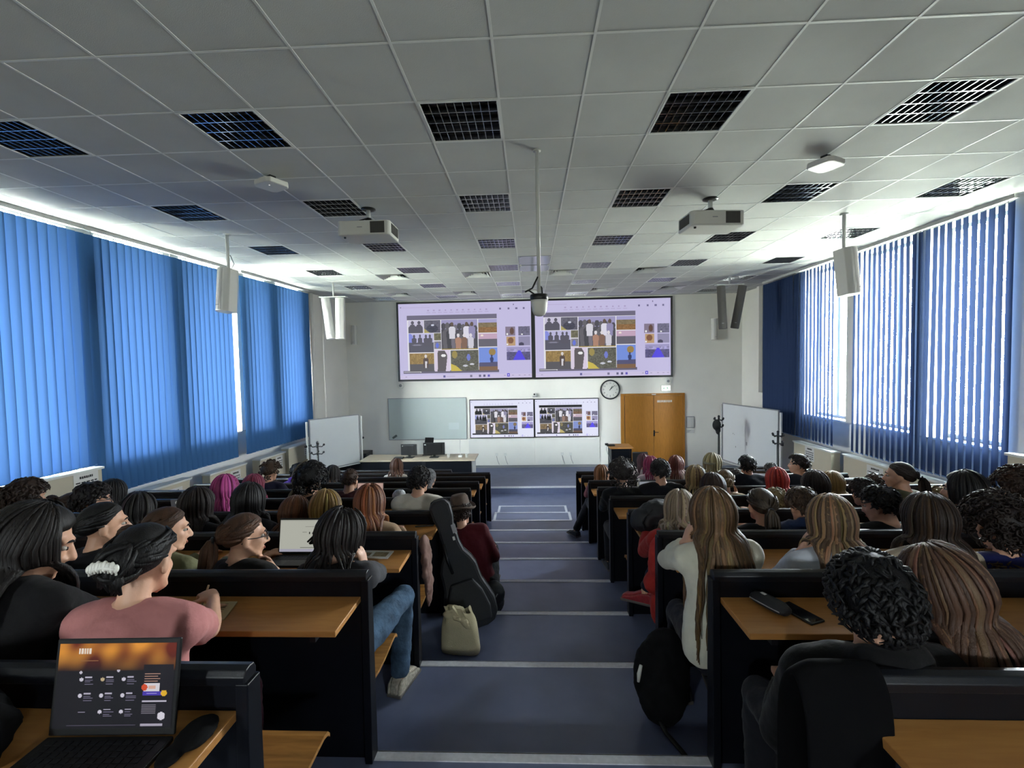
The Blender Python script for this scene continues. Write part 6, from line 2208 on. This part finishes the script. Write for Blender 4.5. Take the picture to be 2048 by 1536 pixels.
    if 'cap' in ho:
        k = MB()
        k.ell(hd.p(0, -0.008, 0.040), (0.094, 0.116, 0.100), R3, 20, 12)
        k.tube([hd.p(0, -0.10, 0.035), hd.p(0, -0.15, 0.022), hd.p(0, -0.185, 0.015)], [(0.075, 0.010), (0.070, 0.008), (0.045, 0.006)], 14, side=R3 @ V((1, 0, 0)), rnd=True) if ho.get('cap') == '#6f6b56' else k.tube([hd.p(0, 0.09, 0.04), hd.p(0, 0.14, 0.03), hd.p(0, 0.17, 0.02)], [(0.07, 0.010), (0.065, 0.008), (0.045, 0.006)], 14, side=R3 @ V((1, 0, 0)), rnd=True)
        obj('cap', k, cloth_mat(ho['cap']), t, smooth=True)
    if o.get('glasses'):
        k = MB()
        for s in (-1, 1):
            cx = s * 0.033
            pts = [hd.p(cx + 0.026 * math.cos(a), 0.107 - 0.012 * abs(cx + 0.026 * math.cos(a)) * 12, 0.003 + 0.021 * math.sin(a)) for a in [q * PI / 7 for q in range(15)]]
            k.tube(pts, [0.0022] * 15, 6)
            k.tube([hd.p(s * 0.060, 0.095, 0.008), hd.p(s * 0.080, 0.040, 0.010), hd.p(s * 0.083, -0.005, 0.012), hd.p(s * 0.080, -0.03, -0.012)], [0.0025] * 4, 6)
        k.tube([hd.p(-0.008, 0.110, 0.008), hd.p(0.008, 0.110, 0.008)], [0.0022] * 2, 6)
        obj('glasses', k, M_BLACK, t, smooth=True)
    return dict(root=t, arms=arms, hd=hd, N=N, zt=zt, P=P)


BUILT = []
for idx, spec in enumerate(PEOPLE):
    BUILT.append(build_person(idx, spec))


# ------------------------------------------------------------------ things on the desks and in the aisle
def desk_z(i):
    return row_z(i) + 0.777


def laptop(label, x, y, z, w, d, h, yaw, open_deg, img, mat, body=M_BLACK):
    """open laptop; (x, y) is the middle of the hinge, the keyboard reaches towards the camera"""
    t = thing('laptop', label, 'laptop', M=Matrix.Translation((x, y, z)) @ Matrix.Rotation(yaw, 4, 'Z'), group='open laptops')
    m = MB(); m.box(-w / 2, w / 2, -d, 0.0, 0.002, 0.016)
    obj('base', m, body, t, world=False, bevel=0.004)
    m = MB()
    for r in range(5):
        for c in range(13):
            kx, ky = -w * 0.43 + c * w * 0.86 / 13, -d * 0.48 + r * d * 0.085
            m.box(kx, kx + w * 0.055, ky, ky + d * 0.065, 0.016, 0.0175)
    obj('keyboard', m, M_DARK, t, world=False)
    m = MB(); m.box(-w * 0.17, w * 0.17, -d * 0.92, -d * 0.60, 0.016, 0.0165)
    obj('touchpad', m, M_DARK, t, world=False)
    R = Matrix.Translation((0, 0.0, 0.016)) @ Matrix.Rotation(-math.radians(open_deg - 90), 4, 'X')
    m = MB(); m.box(-w / 2, w / 2, 0.0, 0.008, 0.0, h, M=R)
    lid = obj('lid', m, body, t, world=False, bevel=0.003)
    g = picture_mesh(img, -w / 2 + 0.009, w / 2 - 0.009, 0.018, h - 0.010, -0.001)
    g.v = [tuple(R @ V(p)) for p in g.v]
    ROOTM[lid.name] = Matrix.Identity(4)
    obj('screen', g, mat, lid, tone=True)
    return t


def blank(W, Hh, c):
    return np.ones((Hh, W, 3)) * np.array(lin(c))


def fill(img, x0, y0, x1, y1, c):
    Hh, W, _ = img.shape
    img[int(y0 * Hh):max(int(y0 * Hh) + 1, int(y1 * Hh)), int(x0 * W):max(int(x0 * W) + 1, int(x1 * W))] = lin(c)


def dot(img, cx, cy, r, c):
    Hh, W, _ = img.shape
    yy, xx = np.mgrid[0:Hh, 0:W]
    img[((xx + .5) / W - cx) ** 2 + (((yy + .5) / Hh - cy) * Hh / W) ** 2 < r * r] = lin(c)


# the dark web page with an orange banner on the nearest laptop
rs = np.random.RandomState(2)
pg = blank(150, 104, '#0d0916')
yy, xx = np.mgrid[0:104, 0:150]
ban = np.zeros((104, 150, 3))
n = sum(np.sin(xx * fx + yy * fy + p) for fx, fy, p in ((0.07, 0.05, 0.5), (0.11, -0.09, 2.1), (0.045, 0.16, 4.0), (0.19, 0.07, 1.0))) / 4
mixv = np.clip(n * 0.9 + 0.45, 0, 1)[..., None]
ban = np.array(lin('#6e1d08')) * (1 - mixv) + np.array(lin('#f0a038')) * mixv
ban = ban * np.clip(1.35 - yy / 26.0, 0, 1)[..., None] + np.array(lin('#0d0916')) * (1 - np.clip(1.35 - yy / 26.0, 0, 1)[..., None])
pg[:34] = ban[:34]
for k in range(5):
    fill(pg, 0.17 + 0.022 * k, 0.065, 0.186 + 0.022 * k, 0.125, '#f6e8d8')
fill(pg, 0.19, 0.205, 0.34, 0.215, '#9a6a42')
for x, y in ((0.20, 0.345), (0.52, 0.33)):
    dot(pg, x, y, 0.012, '#cfcad8')
for r, y in enumerate((0.43, 0.62, 0.81)):
    for c, x in enumerate((0.21, 0.39, 0.57)):
        if r == 2 and c == 0:
            fill(pg, x, y, x + 0.06, y + 0.012, '#9690a4'); continue
        dot(pg, x, y, 0.016, '#d8d4e2' if (r, c) != (0, 1) else '#c9b48a')
        fill(pg, x + 0.03, y - 0.03, x + 0.09, y - 0.014, '#b9b4c6')
        for q in range(3):
            fill(pg, x + 0.03, y + 0.006 + 0.024 * q, x + 0.03 + rs.uniform(0.05, 0.10), y + 0.014 + 0.024 * q, '#6f6a80')
fill(pg, 0.735, 0.26, 0.99, 0.99, '#120d1c')
for q in range(4):
    fill(pg, 0.75, 0.37 + 0.028 * q, 0.88 - 0.02 * (q % 2), 0.382 + 0.028 * q, '#b98f7c')
fill(pg, 0.75, 0.49, 0.88, 0.58, '#e6e2ea'); dot(pg, 0.752, 0.53, 0.026, '#e0502a'); fill(pg, 0.79, 0.51, 0.85, 0.55, '#e7b7a4')
fill(pg, 0.745, 0.585, 0.90, 0.63, '#4a3ab4'); fill(pg, 0.775, 0.60, 0.86, 0.615, '#a49ae6'); dot(pg, 0.92, 0.60, 0.026, '#f0bc2c')
fill(pg, 0.745, 0.69, 0.95, 0.702, '#c4bfd0')
for q in range(6):
    fill(pg, 0.745, 0.735 + 0.02 * q, 0.86, 0.746 + 0.02 * q, '#7d7884')
dot(pg, 0.91, 0.865, 0.032, '#e4e0ec'); fill(pg, 0.745, 0.955, 0.93, 0.985, '#b4aec0'); fill(pg, 0.12, 0.962, 0.70, 0.968, '#4c4658')
laptop('open laptop with an orange and dark web page on the nearest left desk', -1.05, 1.045, desk_z(-1), 0.315, 0.20, 0.225, 0.03, 100, pg, emit_attr('laptop_page', 0.75))
wp = blank(90, 58, '#d2d3c6')
fill(wp, 0.0, 0.0, 1, 0.05, '#bfc0b6'); fill(wp, 0.50, 0.22, 0.92, 0.235, '#a8a99f'); fill(wp, 0.45, 0.39, 0.54, 0.405, '#96978e')
fill(wp, 0.58, 0.38, 0.60, 0.46, '#2a2a28'); dot(wp, 0.66, 0.42, 0.022, '#2a2a28'); fill(wp, 0.42, 0.87, 0.86, 0.885, '#6c6d68'); fill(wp, 0.0, 0.93, 1, 1, '#c2c0d2')
laptop('open laptop with a white page between the glasses wearer and the dreadlocked person', -1.46, 2.80, desk_z(1), 0.345, 0.16, 0.225, 0.0, 100, wp, emit_attr('laptop_white', 0.62))
pk = blank(60, 38, '#dcb8ac')
for q in range(9):
    fill(pk, 0.1, 0.12 + 0.085 * q, 0.1 + rs.uniform(0.4, 0.8), 0.14 + 0.085 * q, '#c99a90')
laptop('open laptop with a pinkish page before the person with the buzz cut', -1.99, 5.45, desk_z(4), 0.335, 0.15, 0.205, 0.0, 98, pk, emit_attr('laptop_pink', 0.62))
gp = blank(40, 26, '#b9bfc9')
fill(gp, 0.1, 0.2, 0.8, 0.3, '#8f96a4'); fill(gp, 0.1, 0.45, 0.6, 0.5, '#9aa0ac')
laptop('small open laptop beside the white bottle before the man in the dark suit', 1.42, 5.46, desk_z(4), 0.28, 0.15, 0.19, 0.0, 104, gp, emit_attr('laptop_grey', 0.5), M_GREY)


def bottle(label, x, y, z, h, r, bodym, capm, band=None, group='drink bottles on the desks'):
    t = thing('bottle', label, 'bottle', loc=(x, y, z), group=group)
    Mb = Matrix.Translation((x, y, z))
    m = MB(); m.lathe([(r * 0.8, 0.0), (r, 0.008), (r, h * 0.30), (r * 0.93, h * 0.36), (r, h * 0.42), (r, h * 0.62), (r * 0.8, h * 0.76), (r * 0.42, h * 0.87), (r * 0.40, h * 0.91)], 20, Mb)
    obj('body', m, bodym, t, smooth=True)
    m = MB(); m.lathe([(r * 0.48, h * 0.90), (r * 0.48, h * 0.99), (r * 0.42, h)], 18, Mb)
    obj('cap', m, capm, t, smooth=True)
    if band:
        m = MB(); m.lathe([(r * 1.012, h * 0.04), (r * 1.012, h * 0.16)], 20, Mb, caps=False)
        obj('label_band', m, band, t, smooth=True)
    return t


M_PET = pm('clear_plastic_bottle', '#8f979c', 0.12, var=0.3, scale=30, coat=0.4)
bottle('clear water bottle with a red cap before the black clad person at the left edge', -2.18, 1.95, desk_z(0), 0.215, 0.034, M_PET, pm('red_cap', '#b3202a', 0.4), pm('red_band', '#8f1f28', 0.5))
bottle('pale patterned bottle beside the long auburn hair', -1.40, 3.62, desk_z(2), 0.22, 0.034, pm('patterned_bottle', '#8d7f9a', 0.3, var=0.6, scale=45), M_WHITE)
bottle('white bottle with a black cap beside the curly grey head', 1.36, 5.36, desk_z(4), 0.20, 0.038, M_WHITE, M_BLACK)
bottle('small white bottle farther on before the burgundy haired person', 1.47, 6.28, desk_z(5), 0.17, 0.03, M_WHITE, M_WHITE)

# notebook, papers, pens
t = thing('notebook', 'open cream notebook under the hand of the woman in pink', 'notebook', loc=(-1.43, 1.875, desk_z(0)), rz=0.25)
for s in (-1, 1):
    m = MB()
    pr = [(0.0, 0.004), (s * 0.03, 0.014), (s * 0.07, 0.011), (s * 0.105, 0.006), (s * 0.105, 0.001), (0.0, 0.001)]
    m.prism(pr if s > 0 else pr[::-1], -0.075, 0.075, lambda u, v, d: V((u, d, v)))
    obj('page_block', m, pm('cream_paper', '#c8b78e', 0.8), t, world=False)
m = MB()
for k in range(7):
    m.box(0.02, 0.02 + 0.06, -0.055 + 0.016 * k, -0.053 + 0.016 * k, 0.0145, 0.0150)
obj('handwriting', m, M_INK, t, world=False)
b = BUILT[1]
s_, S_, E_, W_, hd_, up_, cu_ = b['arms'][1]
pt = W_ + hd_ * 0.10 - up_ * 0.02
m = MB(); m.tube([pt + V((0.03, -0.02, 0.05)), pt, pt + V((-0.035, 0.02, -0.062)), pt + V((-0.040, 0.023, -0.071))], [0.0045, 0.0045, 0.0042, 0.001], 8)
tag(obj('pen', m, pm('pale_pen', '#b9aa8a', 0.4), smooth=True), 'pen in the hand of the woman in the pink top', 'pen')
m = MB(); m.box(-2.06, -1.88, 1.765, 1.95, desk_z(0), desk_z(0) + 0.004)
tag(obj('paper_sheet', m, M_PAPER), 'white paper on the desk between the bottle and the woman in pink', 'paper')
t = thing('leaflet', 'printed leaflet on the wooden desk beside the dreadlocked person', 'leaflet', loc=(-1.02, 2.83, desk_z(1)), rz=-0.06)
m = MB(); m.box(-0.11, 0.11, -0.055, 0.055, 0.0, 0.006)
obj('sheet', m, M_PAPER, t, world=False)
m = MB(); m.box(-0.10, -0.02, -0.03, 0.02, 0.006, 0.0068); m.box(0.0, 0.09, -0.035, 0.03, 0.006, 0.0068)
obj('print', m, pm('leaflet_print', '#8b7d62', 0.8, var=0.4, scale=60), t, world=False)
m = MB(); m.tube([(-0.98, 3.72, desk_z(2) + 0.007), (-0.84, 3.75, desk_z(2) + 0.007)], [0.006, 0.006], 8, rnd=True)
tag(obj('pencil', m, M_BLACK, smooth=True), 'dark pencil on the wooden desk beside the guitar bag', 'pencil')

# pouch and phone on the second right desk
t = thing('pouch', 'black zipped pouch on the wooden desk beside the phone', 'pouch', M=Matrix.Translation((1.0, 1.935, desk_z(0))) @ Matrix.Rotation(-1.15, 4, 'Z'))
m = MB(); m.tube([(-0.068, 0, 0.024), (-0.045, 0, 0.026), (0.045, 0, 0.026), (0.068, 0, 0.024)], [(0.034, 0.020), (0.040, 0.024), (0.040, 0.024), (0.032, 0.019)], 18, side=(0, 1, 0), rnd=True)
obj('body', m, pm('black_nylon', '#12141b', 0.6, bump=0.25, bscale=300), t, world=False, smooth=True)
m = MB(); m.tube([(-0.07, -0.038, 0.026), (0.0, -0.042, 0.028), (0.07, -0.036, 0.026)], [0.0025] * 3, 6)
obj('zip', m, M_GREY, t, world=False)
m = MB(); m.box(-0.045, -0.022, -0.006, 0.008, 0.0485, 0.0505)
obj('emblem', m, M_PAPER, t, world=False)
t = thing('phone', 'black phone lying on the wooden desk beside the zipped pouch', 'phone', M=Matrix.Translation((1.10, 1.895, desk_z(0))) @ Matrix.Rotation(-1.18, 4, 'Z'))
m = MB(); m.box(-0.080, 0.080, -0.038, 0.038, 0.0, 0.009)
obj('case', m, M_BLACK, t, world=False, bevel=0.004)
m = MB(); m.box(-0.075, 0.075, -0.034, 0.034, 0.009, 0.0095)
obj('screen', m, pm('phone_glass', '#1b1c20', 0.06), t, world=False)

# phone held up at the left
b = BUILT[11]
s_, S_, E_, W_, hd_, up_, cu_ = b['arms'][1]
Mp = Matrix.Translation(W_ + hd_ * 0.13 - up_ * 0.028) @ Matrix.Rotation(0.1, 4, 'Z') @ Matrix.Rotation(0.1, 4, 'X')
t = thing('phone', 'grey phone with two bright camera rings held up before the radiator cover', 'phone', M=Mp)
m = MB(); m.box(-0.037, 0.037, -0.005, 0.005, -0.078, 0.078)
obj('case', m, pm('phone_grey', '#6d6d72', 0.35), t, world=False, bevel=0.004)
for k in range(2):
    m = MB(); m.lathe([(0.013, 0.0), (0.013, 0.004), (0.008, 0.004)], 16, Matrix.Translation((0.012, -0.005, 0.052 - 0.034 * k)) @ Matrix.Rotation(PI / 2, 4, 'X'))
    obj('camera_ring', m, M_WHITE, t, world=False)

# crumpled soft things: lumps joined into one cloth surface
def soft(name, label, cat, mat, lumps, tubes=(), vox=0.012, folds=0.02, parts=()):
    xs = [p[0][0] for p in lumps] or [0]
    zmin = min(p[0][2] - p[1][2] for p in lumps)
    t = thing(name, label, cat, loc=(lumps[0][0][0], lumps[0][0][1], zmin))
    m = MB()
    for c, r, *rot in lumps:
        m.ell(c, r, Euler(rot[0]).to_matrix() if rot else None, 16, 12)
    for pts, rad in tubes:
        m.tube(pts, rad, 10, rnd=True)
    o = obj('body', m, mat, t, remesh=vox, relax=3)
    d = o.modifiers.new('folds', 'DISPLACE')
    d.texture = TEX; d.strength = folds; d.mid_level = 0.55; d.texture_coords = 'GLOBAL'
    for nm, pts, rad, mm in parts:
        k = MB(); k.tube(pts, rad, 8)
        obj(nm, k, mm, t, smooth=True)
    return t


M_BLK = pm('black_cotton', '#0b0b0d', 0.9, spec=0.15)
M_NYL = pm('black_nylon', '#12141b', 0.6, bump=0.25, bscale=300)
zA = desk_z(-1)
soft('jacket', 'black jacket heaped on the nearest left desk beside the laptop', 'jacket', M_BLK, [((-1.46, 0.97, zA + 0.07), (0.22, 0.14, 0.07)), ((-1.33, 0.93, zA + 0.05), (0.11, 0.10, 0.05)), ((-1.62, 0.97, zA + 0.09), (0.2, 0.14, 0.09))], folds=0.04)
soft('scarf', 'black crumpled scarf on the nearest left desk right of the laptop', 'scarf', M_BLK, [((-0.845, 1.06, zA + 0.013), (0.045, 0.06, 0.013)), ((-0.86, 1.00, zA + 0.011), (0.03, 0.04, 0.011)), ((-0.82, 1.04, zA + 0.018), (0.02, 0.035, 0.012))], folds=0.01, vox=0.004)
z4 = desk_z(4)
soft('knitted_cap', 'white cap with dark stripes lying on a desk beside the pinkish laptop', 'cap', pm('striped_white_cap', '#cfcfcf', 0.8, var=0.7, scale=22), [((-1.62, 5.42, z4 + 0.075), (0.085, 0.075, 0.07)), ((-1.55, 5.40, z4 + 0.05), (0.06, 0.05, 0.045))], folds=0.02, vox=0.008)
z2 = desk_z(2)
soft('rucksack', 'black rucksack dumped on the wooden desk behind the red coat', 'bag', M_NYL, [((1.00, 3.62, z2 + 0.125), (0.17, 0.12, 0.13)), ((0.88, 3.60, z2 + 0.10), (0.11, 0.10, 0.10)), ((1.10, 3.63, z2 + 0.09), (0.10, 0.10, 0.09))],
     [([(0.86, 3.50, z2 + 0.05), (0.83, 3.45, z2 + 0.14), (0.92, 3.50, z2 + 0.22)], [0.012] * 3)], folds=0.03)
# coats hung over bench ends
def drape(label, mat, x0, x1, i, near, far):
    """cloth laid over the top rail of bench i, hanging down on both sides with soft waves"""
    y, zt = row_y(i), row_z(i) + 0.915
    t = thing('coat', label, 'coat', loc=((x0 + x1) / 2, y, zt - near))
    line = [(-0.115, -near), (-0.11, -near * 0.7), (-0.10, -near * 0.4), (-0.085, -0.10), (-0.065, -0.02), (-0.02, 0.012), (0.025, -0.02), (0.045, -0.10), (0.055, -far * 0.6), (0.06, -far)]
    n = 13
    vs = []
    for k in range(n):
        u = k / (n - 1)
        for j, (dy, dz) in enumerate(line):
            hang = min(1.0, -dz / 0.3) if dz < 0 else 0.0
            w = 0.016 * math.sin(9 * u + 0.4 * j) * hang
            vs.append((x0 + (x1 - x0) * u + 0.02 * math.sin(2.3 * j + 1) * (1 if 0 < k < n - 1 else 0.6) * hang, y + dy + (w if dy > 0 else -abs(w)), zt + dz + 0.02 * math.sin(5 * u) * hang - 0.035 * max(0, 0.22 - u) * 4))
    L = len(line)
    m = MB(); m.add(vs, [(k * L + j, k * L + j + 1, (k + 1) * L + j + 1, (k + 1) * L + j) for k in range(n - 1) for j in range(L - 1)])
    o = obj('cloth', m, mat, t, smooth=True)
    q = o.modifiers.new('solid', 'SOLIDIFY'); q.thickness = 0.016; q.offset = 1
    q = o.modifiers.new('sub', 'SUBSURF'); q.levels = 2; q.render_levels = 2


drape('black coat draped over the aisle end of the nearest right bench', pm('dull_black_wool', '#08080a', 0.95, spec=0.1), 0.655, 0.865, -1, 0.62, 0.45)
zc = row_z(1)
soft('coat', 'dusty brown coat hanging off the aisle end of the bench before the guitar bag', 'coat', pm('dusty_brown_cloth', '#6d5148', 0.9, var=0.2, scale=12), [((-0.728, 3.02, zc + 0.66), (0.032, 0.085, 0.17)), ((-0.722, 3.04, zc + 0.52), (0.026, 0.070, 0.20)), ((-0.735, 2.99, zc + 0.78), (0.03, 0.06, 0.07))], folds=0.03, vox=0.008)
zr = row_z(1)
soft('red_coat', 'red coat hanging beside the bench end under the curly ash blond hair', 'coat', pm('red_wool', '#9a2019', 0.9, var=0.12, scale=10), [((0.825, 3.05, zr + 0.60), (0.055, 0.08, 0.20)), ((0.80, 3.05, zr + 0.49), (0.065, 0.075, 0.07)), ((0.83, 3.05, zr + 0.33), (0.05, 0.07, 0.13))], folds=0.02, vox=0.008)

# guitar bag leaning against the bench end
def guitar_bag():
    base, top = V((-0.47, 3.58, row_z(2) + 0.012)), V((-0.775, 3.66, row_z(2) + 1.03))
    L = (top - base).length
    up = (top - base).normalized()
    ac = V((1, 0.12, 0)); ac = (ac - up * ac.dot(up)).normalized()
    nr = ac.cross(up).normalized()                          # towards the camera is -nr
    if nr.y > 0:
        nr = -nr
    t = thing('guitar_bag', 'tall black padded guitar bag leaning on the bench end in the aisle', 'instrument case', loc=base)
    half = [(0.0, 0.10), (0.02, 0.165), (0.08, 0.205), (0.18, 0.212), (0.27, 0.185), (0.34, 0.160), (0.40, 0.152), (0.47, 0.150), (0.53, 0.125), (0.59, 0.085), (0.66, 0.070), (0.80, 0.068), (0.86, 0.082), (0.95, 0.085), (0.99, 0.06), (1.0, 0.03)]
    outl = [(w, v * L) for v, w in half] + [(-w, v * L) for v, w in half[::-1]]
    f = lambda u, v, d: base + ac * u + up * v + nr * d
    m = MB(); m.prism(outl, -0.055, 0.055, f)
    obj('case', m, M_NYL, t, bevel=0.022)
    m = MB(); m.tube([f(u * 1.0, v, 0.0) for u, v in outl + outl[:1]], [0.005] * (len(outl) + 1), 6)
    obj('zip', m, M_DARK, t)
    pk_ = [(-0.15, 0.06), (0.15, 0.06), (0.165, 0.16), (0.14, 0.30), (0.09, 0.40), (-0.09, 0.40), (-0.14, 0.30), (-0.165, 0.16)]
    m = MB(); m.prism(pk_, 0.05, 0.095, f)
    obj('pocket', m, M_NYL, t, bevel=0.015)
    m = MB(); m.tube([f(-0.05, 0.48, 0.06), f(-0.055, 0.60, 0.085), f(-0.05, 0.72, 0.06)], [0.012] * 3, 8)
    obj('handle', m, M_DARK, t, smooth=True)
    m = MB(); m.box(0, 1, 0, 1, 0, 1)
    m.v = [tuple(f(0.045 + 0.035 * p[0], L * 0.73 + 0.07 * p[1], 0.056 + 0.002 * p[2]) - ac * 0.03 * p[1] * 0) for p in m.v]
    obj('reflective_tab', m, pm('reflective_tab', '#a9aab0', 0.4), t)
    m = MB(); m.box(0, 1, 0, 1, 0, 1)
    m.v = [tuple(f(0.03 + 0.018 * p[0], L * 0.68 + 0.03 * p[1], 0.056 + 0.002 * p[2])) for p in m.v]
    obj('zip_pull', m, M_WHITE, t)


guitar_bag()
z3 = row_z(3)
soft('bag', 'dark shoulder bag with grey piping on the step under the maroon coat', 'bag', M_NYL, [((-0.42, 4.02, z3 + 0.13), (0.15, 0.13, 0.13)), ((-0.36, 3.98, z3 + 0.22), (0.10, 0.09, 0.12))], folds=0.015,
     parts=[('piping', [(-0.44, 3.885, z3 + 0.10), (-0.38, 3.868, z3 + 0.18), (-0.32, 3.885, z3 + 0.27)], [0.005] * 3, M_GREY)])
# cream tote bag
tx, ty, tz = -0.55, 3.27, row_z(2)
t = thing('tote_bag', 'cream canvas tote bag standing on the aisle step under the guitar bag', 'bag', M=Matrix.Translation((tx, ty, tz)) @ Matrix.Rotation(-0.12, 4, 'Z'))
m = MB()
lev = [(0.0, 0.145, 0.055), (0.02, 0.15, 0.06), (0.14, 0.14, 0.065), (0.22, 0.125, 0.07), (0.27, 0.115, 0.065), (0.31, 0.10, 0.05), (0.33, 0.085, 0.035)]
n = 28
vs = []
rr = random.Random(3)
for z, a, b in lev:
    for k in range(n):
        th = 2 * PI * k / n
        c, s = math.cos(th), math.sin(th)
        px = a * math.copysign(abs(c) ** 0.6, c)
        py = b * math.copysign(abs(s) ** 0.6, s)
        wob = 0.012 * math.sin(5 * th + z * 30) * (z / 0.33) ** 2
        vs.append((px + wob - 0.12 * z * 0.25, py + wob, z + 0.020 * math.sin(3 * th) * (z / 0.33) ** 3))
fs = [(i * n + k, i * n + (k + 1) % n, (i + 1) * n + (k + 1) % n, (i + 1) * n + k) for i in range(len(lev) - 1) for k in range(n)]
fs.append(tuple(range(n - 1, -1, -1)))
m.add(vs, fs)
M_CANVAS = pm('cream_canvas', '#b9ad8c', 0.9, var=0.08, scale=12, bump=0.3, bscale=200)
o = obj('body', m, M_CANVAS, t, world=False, smooth=True)
sd = o.modifiers.new('solid', 'SOLIDIFY'); sd.thickness = 0.004
sb = o.modifiers.new('sub', 'SUBSURF'); sb.levels = 1; sb.render_levels = 1
m = MB()
for k in range(12):                                         # crumpled rim folded over
    a = k / 11
    m.ell((-0.085 + 0.165 * a, -0.045 + 0.012 * math.sin(7 * a), 0.300 - 0.075 * a * a + 0.012 * math.sin(11 * a)), (0.034, 0.022, 0.020 + 0.008 * math.sin(6 * a) ** 2), Euler((0.7 * a, 0.5 + 0.4 * a, a)).to_matrix(), 12, 8)
m.ell((-0.02, 0.0, 0.315), (0.075, 0.045, 0.018), Euler((0.2, 0.25, 0)).to_matrix(), 14, 8)
o = obj('crumpled_rim', m, M_CANVAS, t, world=False, remesh=0.007, relax=2)
dd = o.modifiers.new('folds', 'DISPLACE'); dd.texture = TEX; dd.strength = 0.03; dd.mid_level = 0.5; dd.texture_coords = 'LOCAL'
m = MB(); m.tube([(-0.08, -0.03, 0.30), (-0.10, -0.04, 0.36), (-0.04, -0.05, 0.375), (0.0, -0.04, 0.31)], [(0.012, 0.003)] * 4, 8)
obj('handle', m, M_CANVAS, t, world=False)

# black backpack in the aisle
bx, by, bz = 0.70, 2.50, row_z(1)
soft('backpack', 'large black backpack in the aisle leaning at the bench of the white sweater', 'bag', M_BLK, [((bx, by, bz + 0.23), (0.155, 0.12, 0.23)), ((bx - 0.01, by - 0.06, bz + 0.16), (0.13, 0.10, 0.16)), ((bx + 0.03, by + 0.03, bz + 0.34), (0.12, 0.10, 0.14))],
     folds=0.02, parts=[('strap', [(bx - 0.06, by - 0.10, bz + 0.10), (bx - 0.02, by - 0.16, bz + 0.03), (bx + 0.03, by - 0.24, bz + 0.008), (bx + 0.05, by - 0.29, bz + 0.006)], [(0.012, 0.004)] * 4, M_DARK),
                        ('charm', [(bx - 0.125, by - 0.06, bz + 0.33), (bx - 0.14, by - 0.075, bz + 0.29), (bx - 0.145, by - 0.08, bz + 0.25)], [0.009, 0.012, 0.007], M_WHITE)])
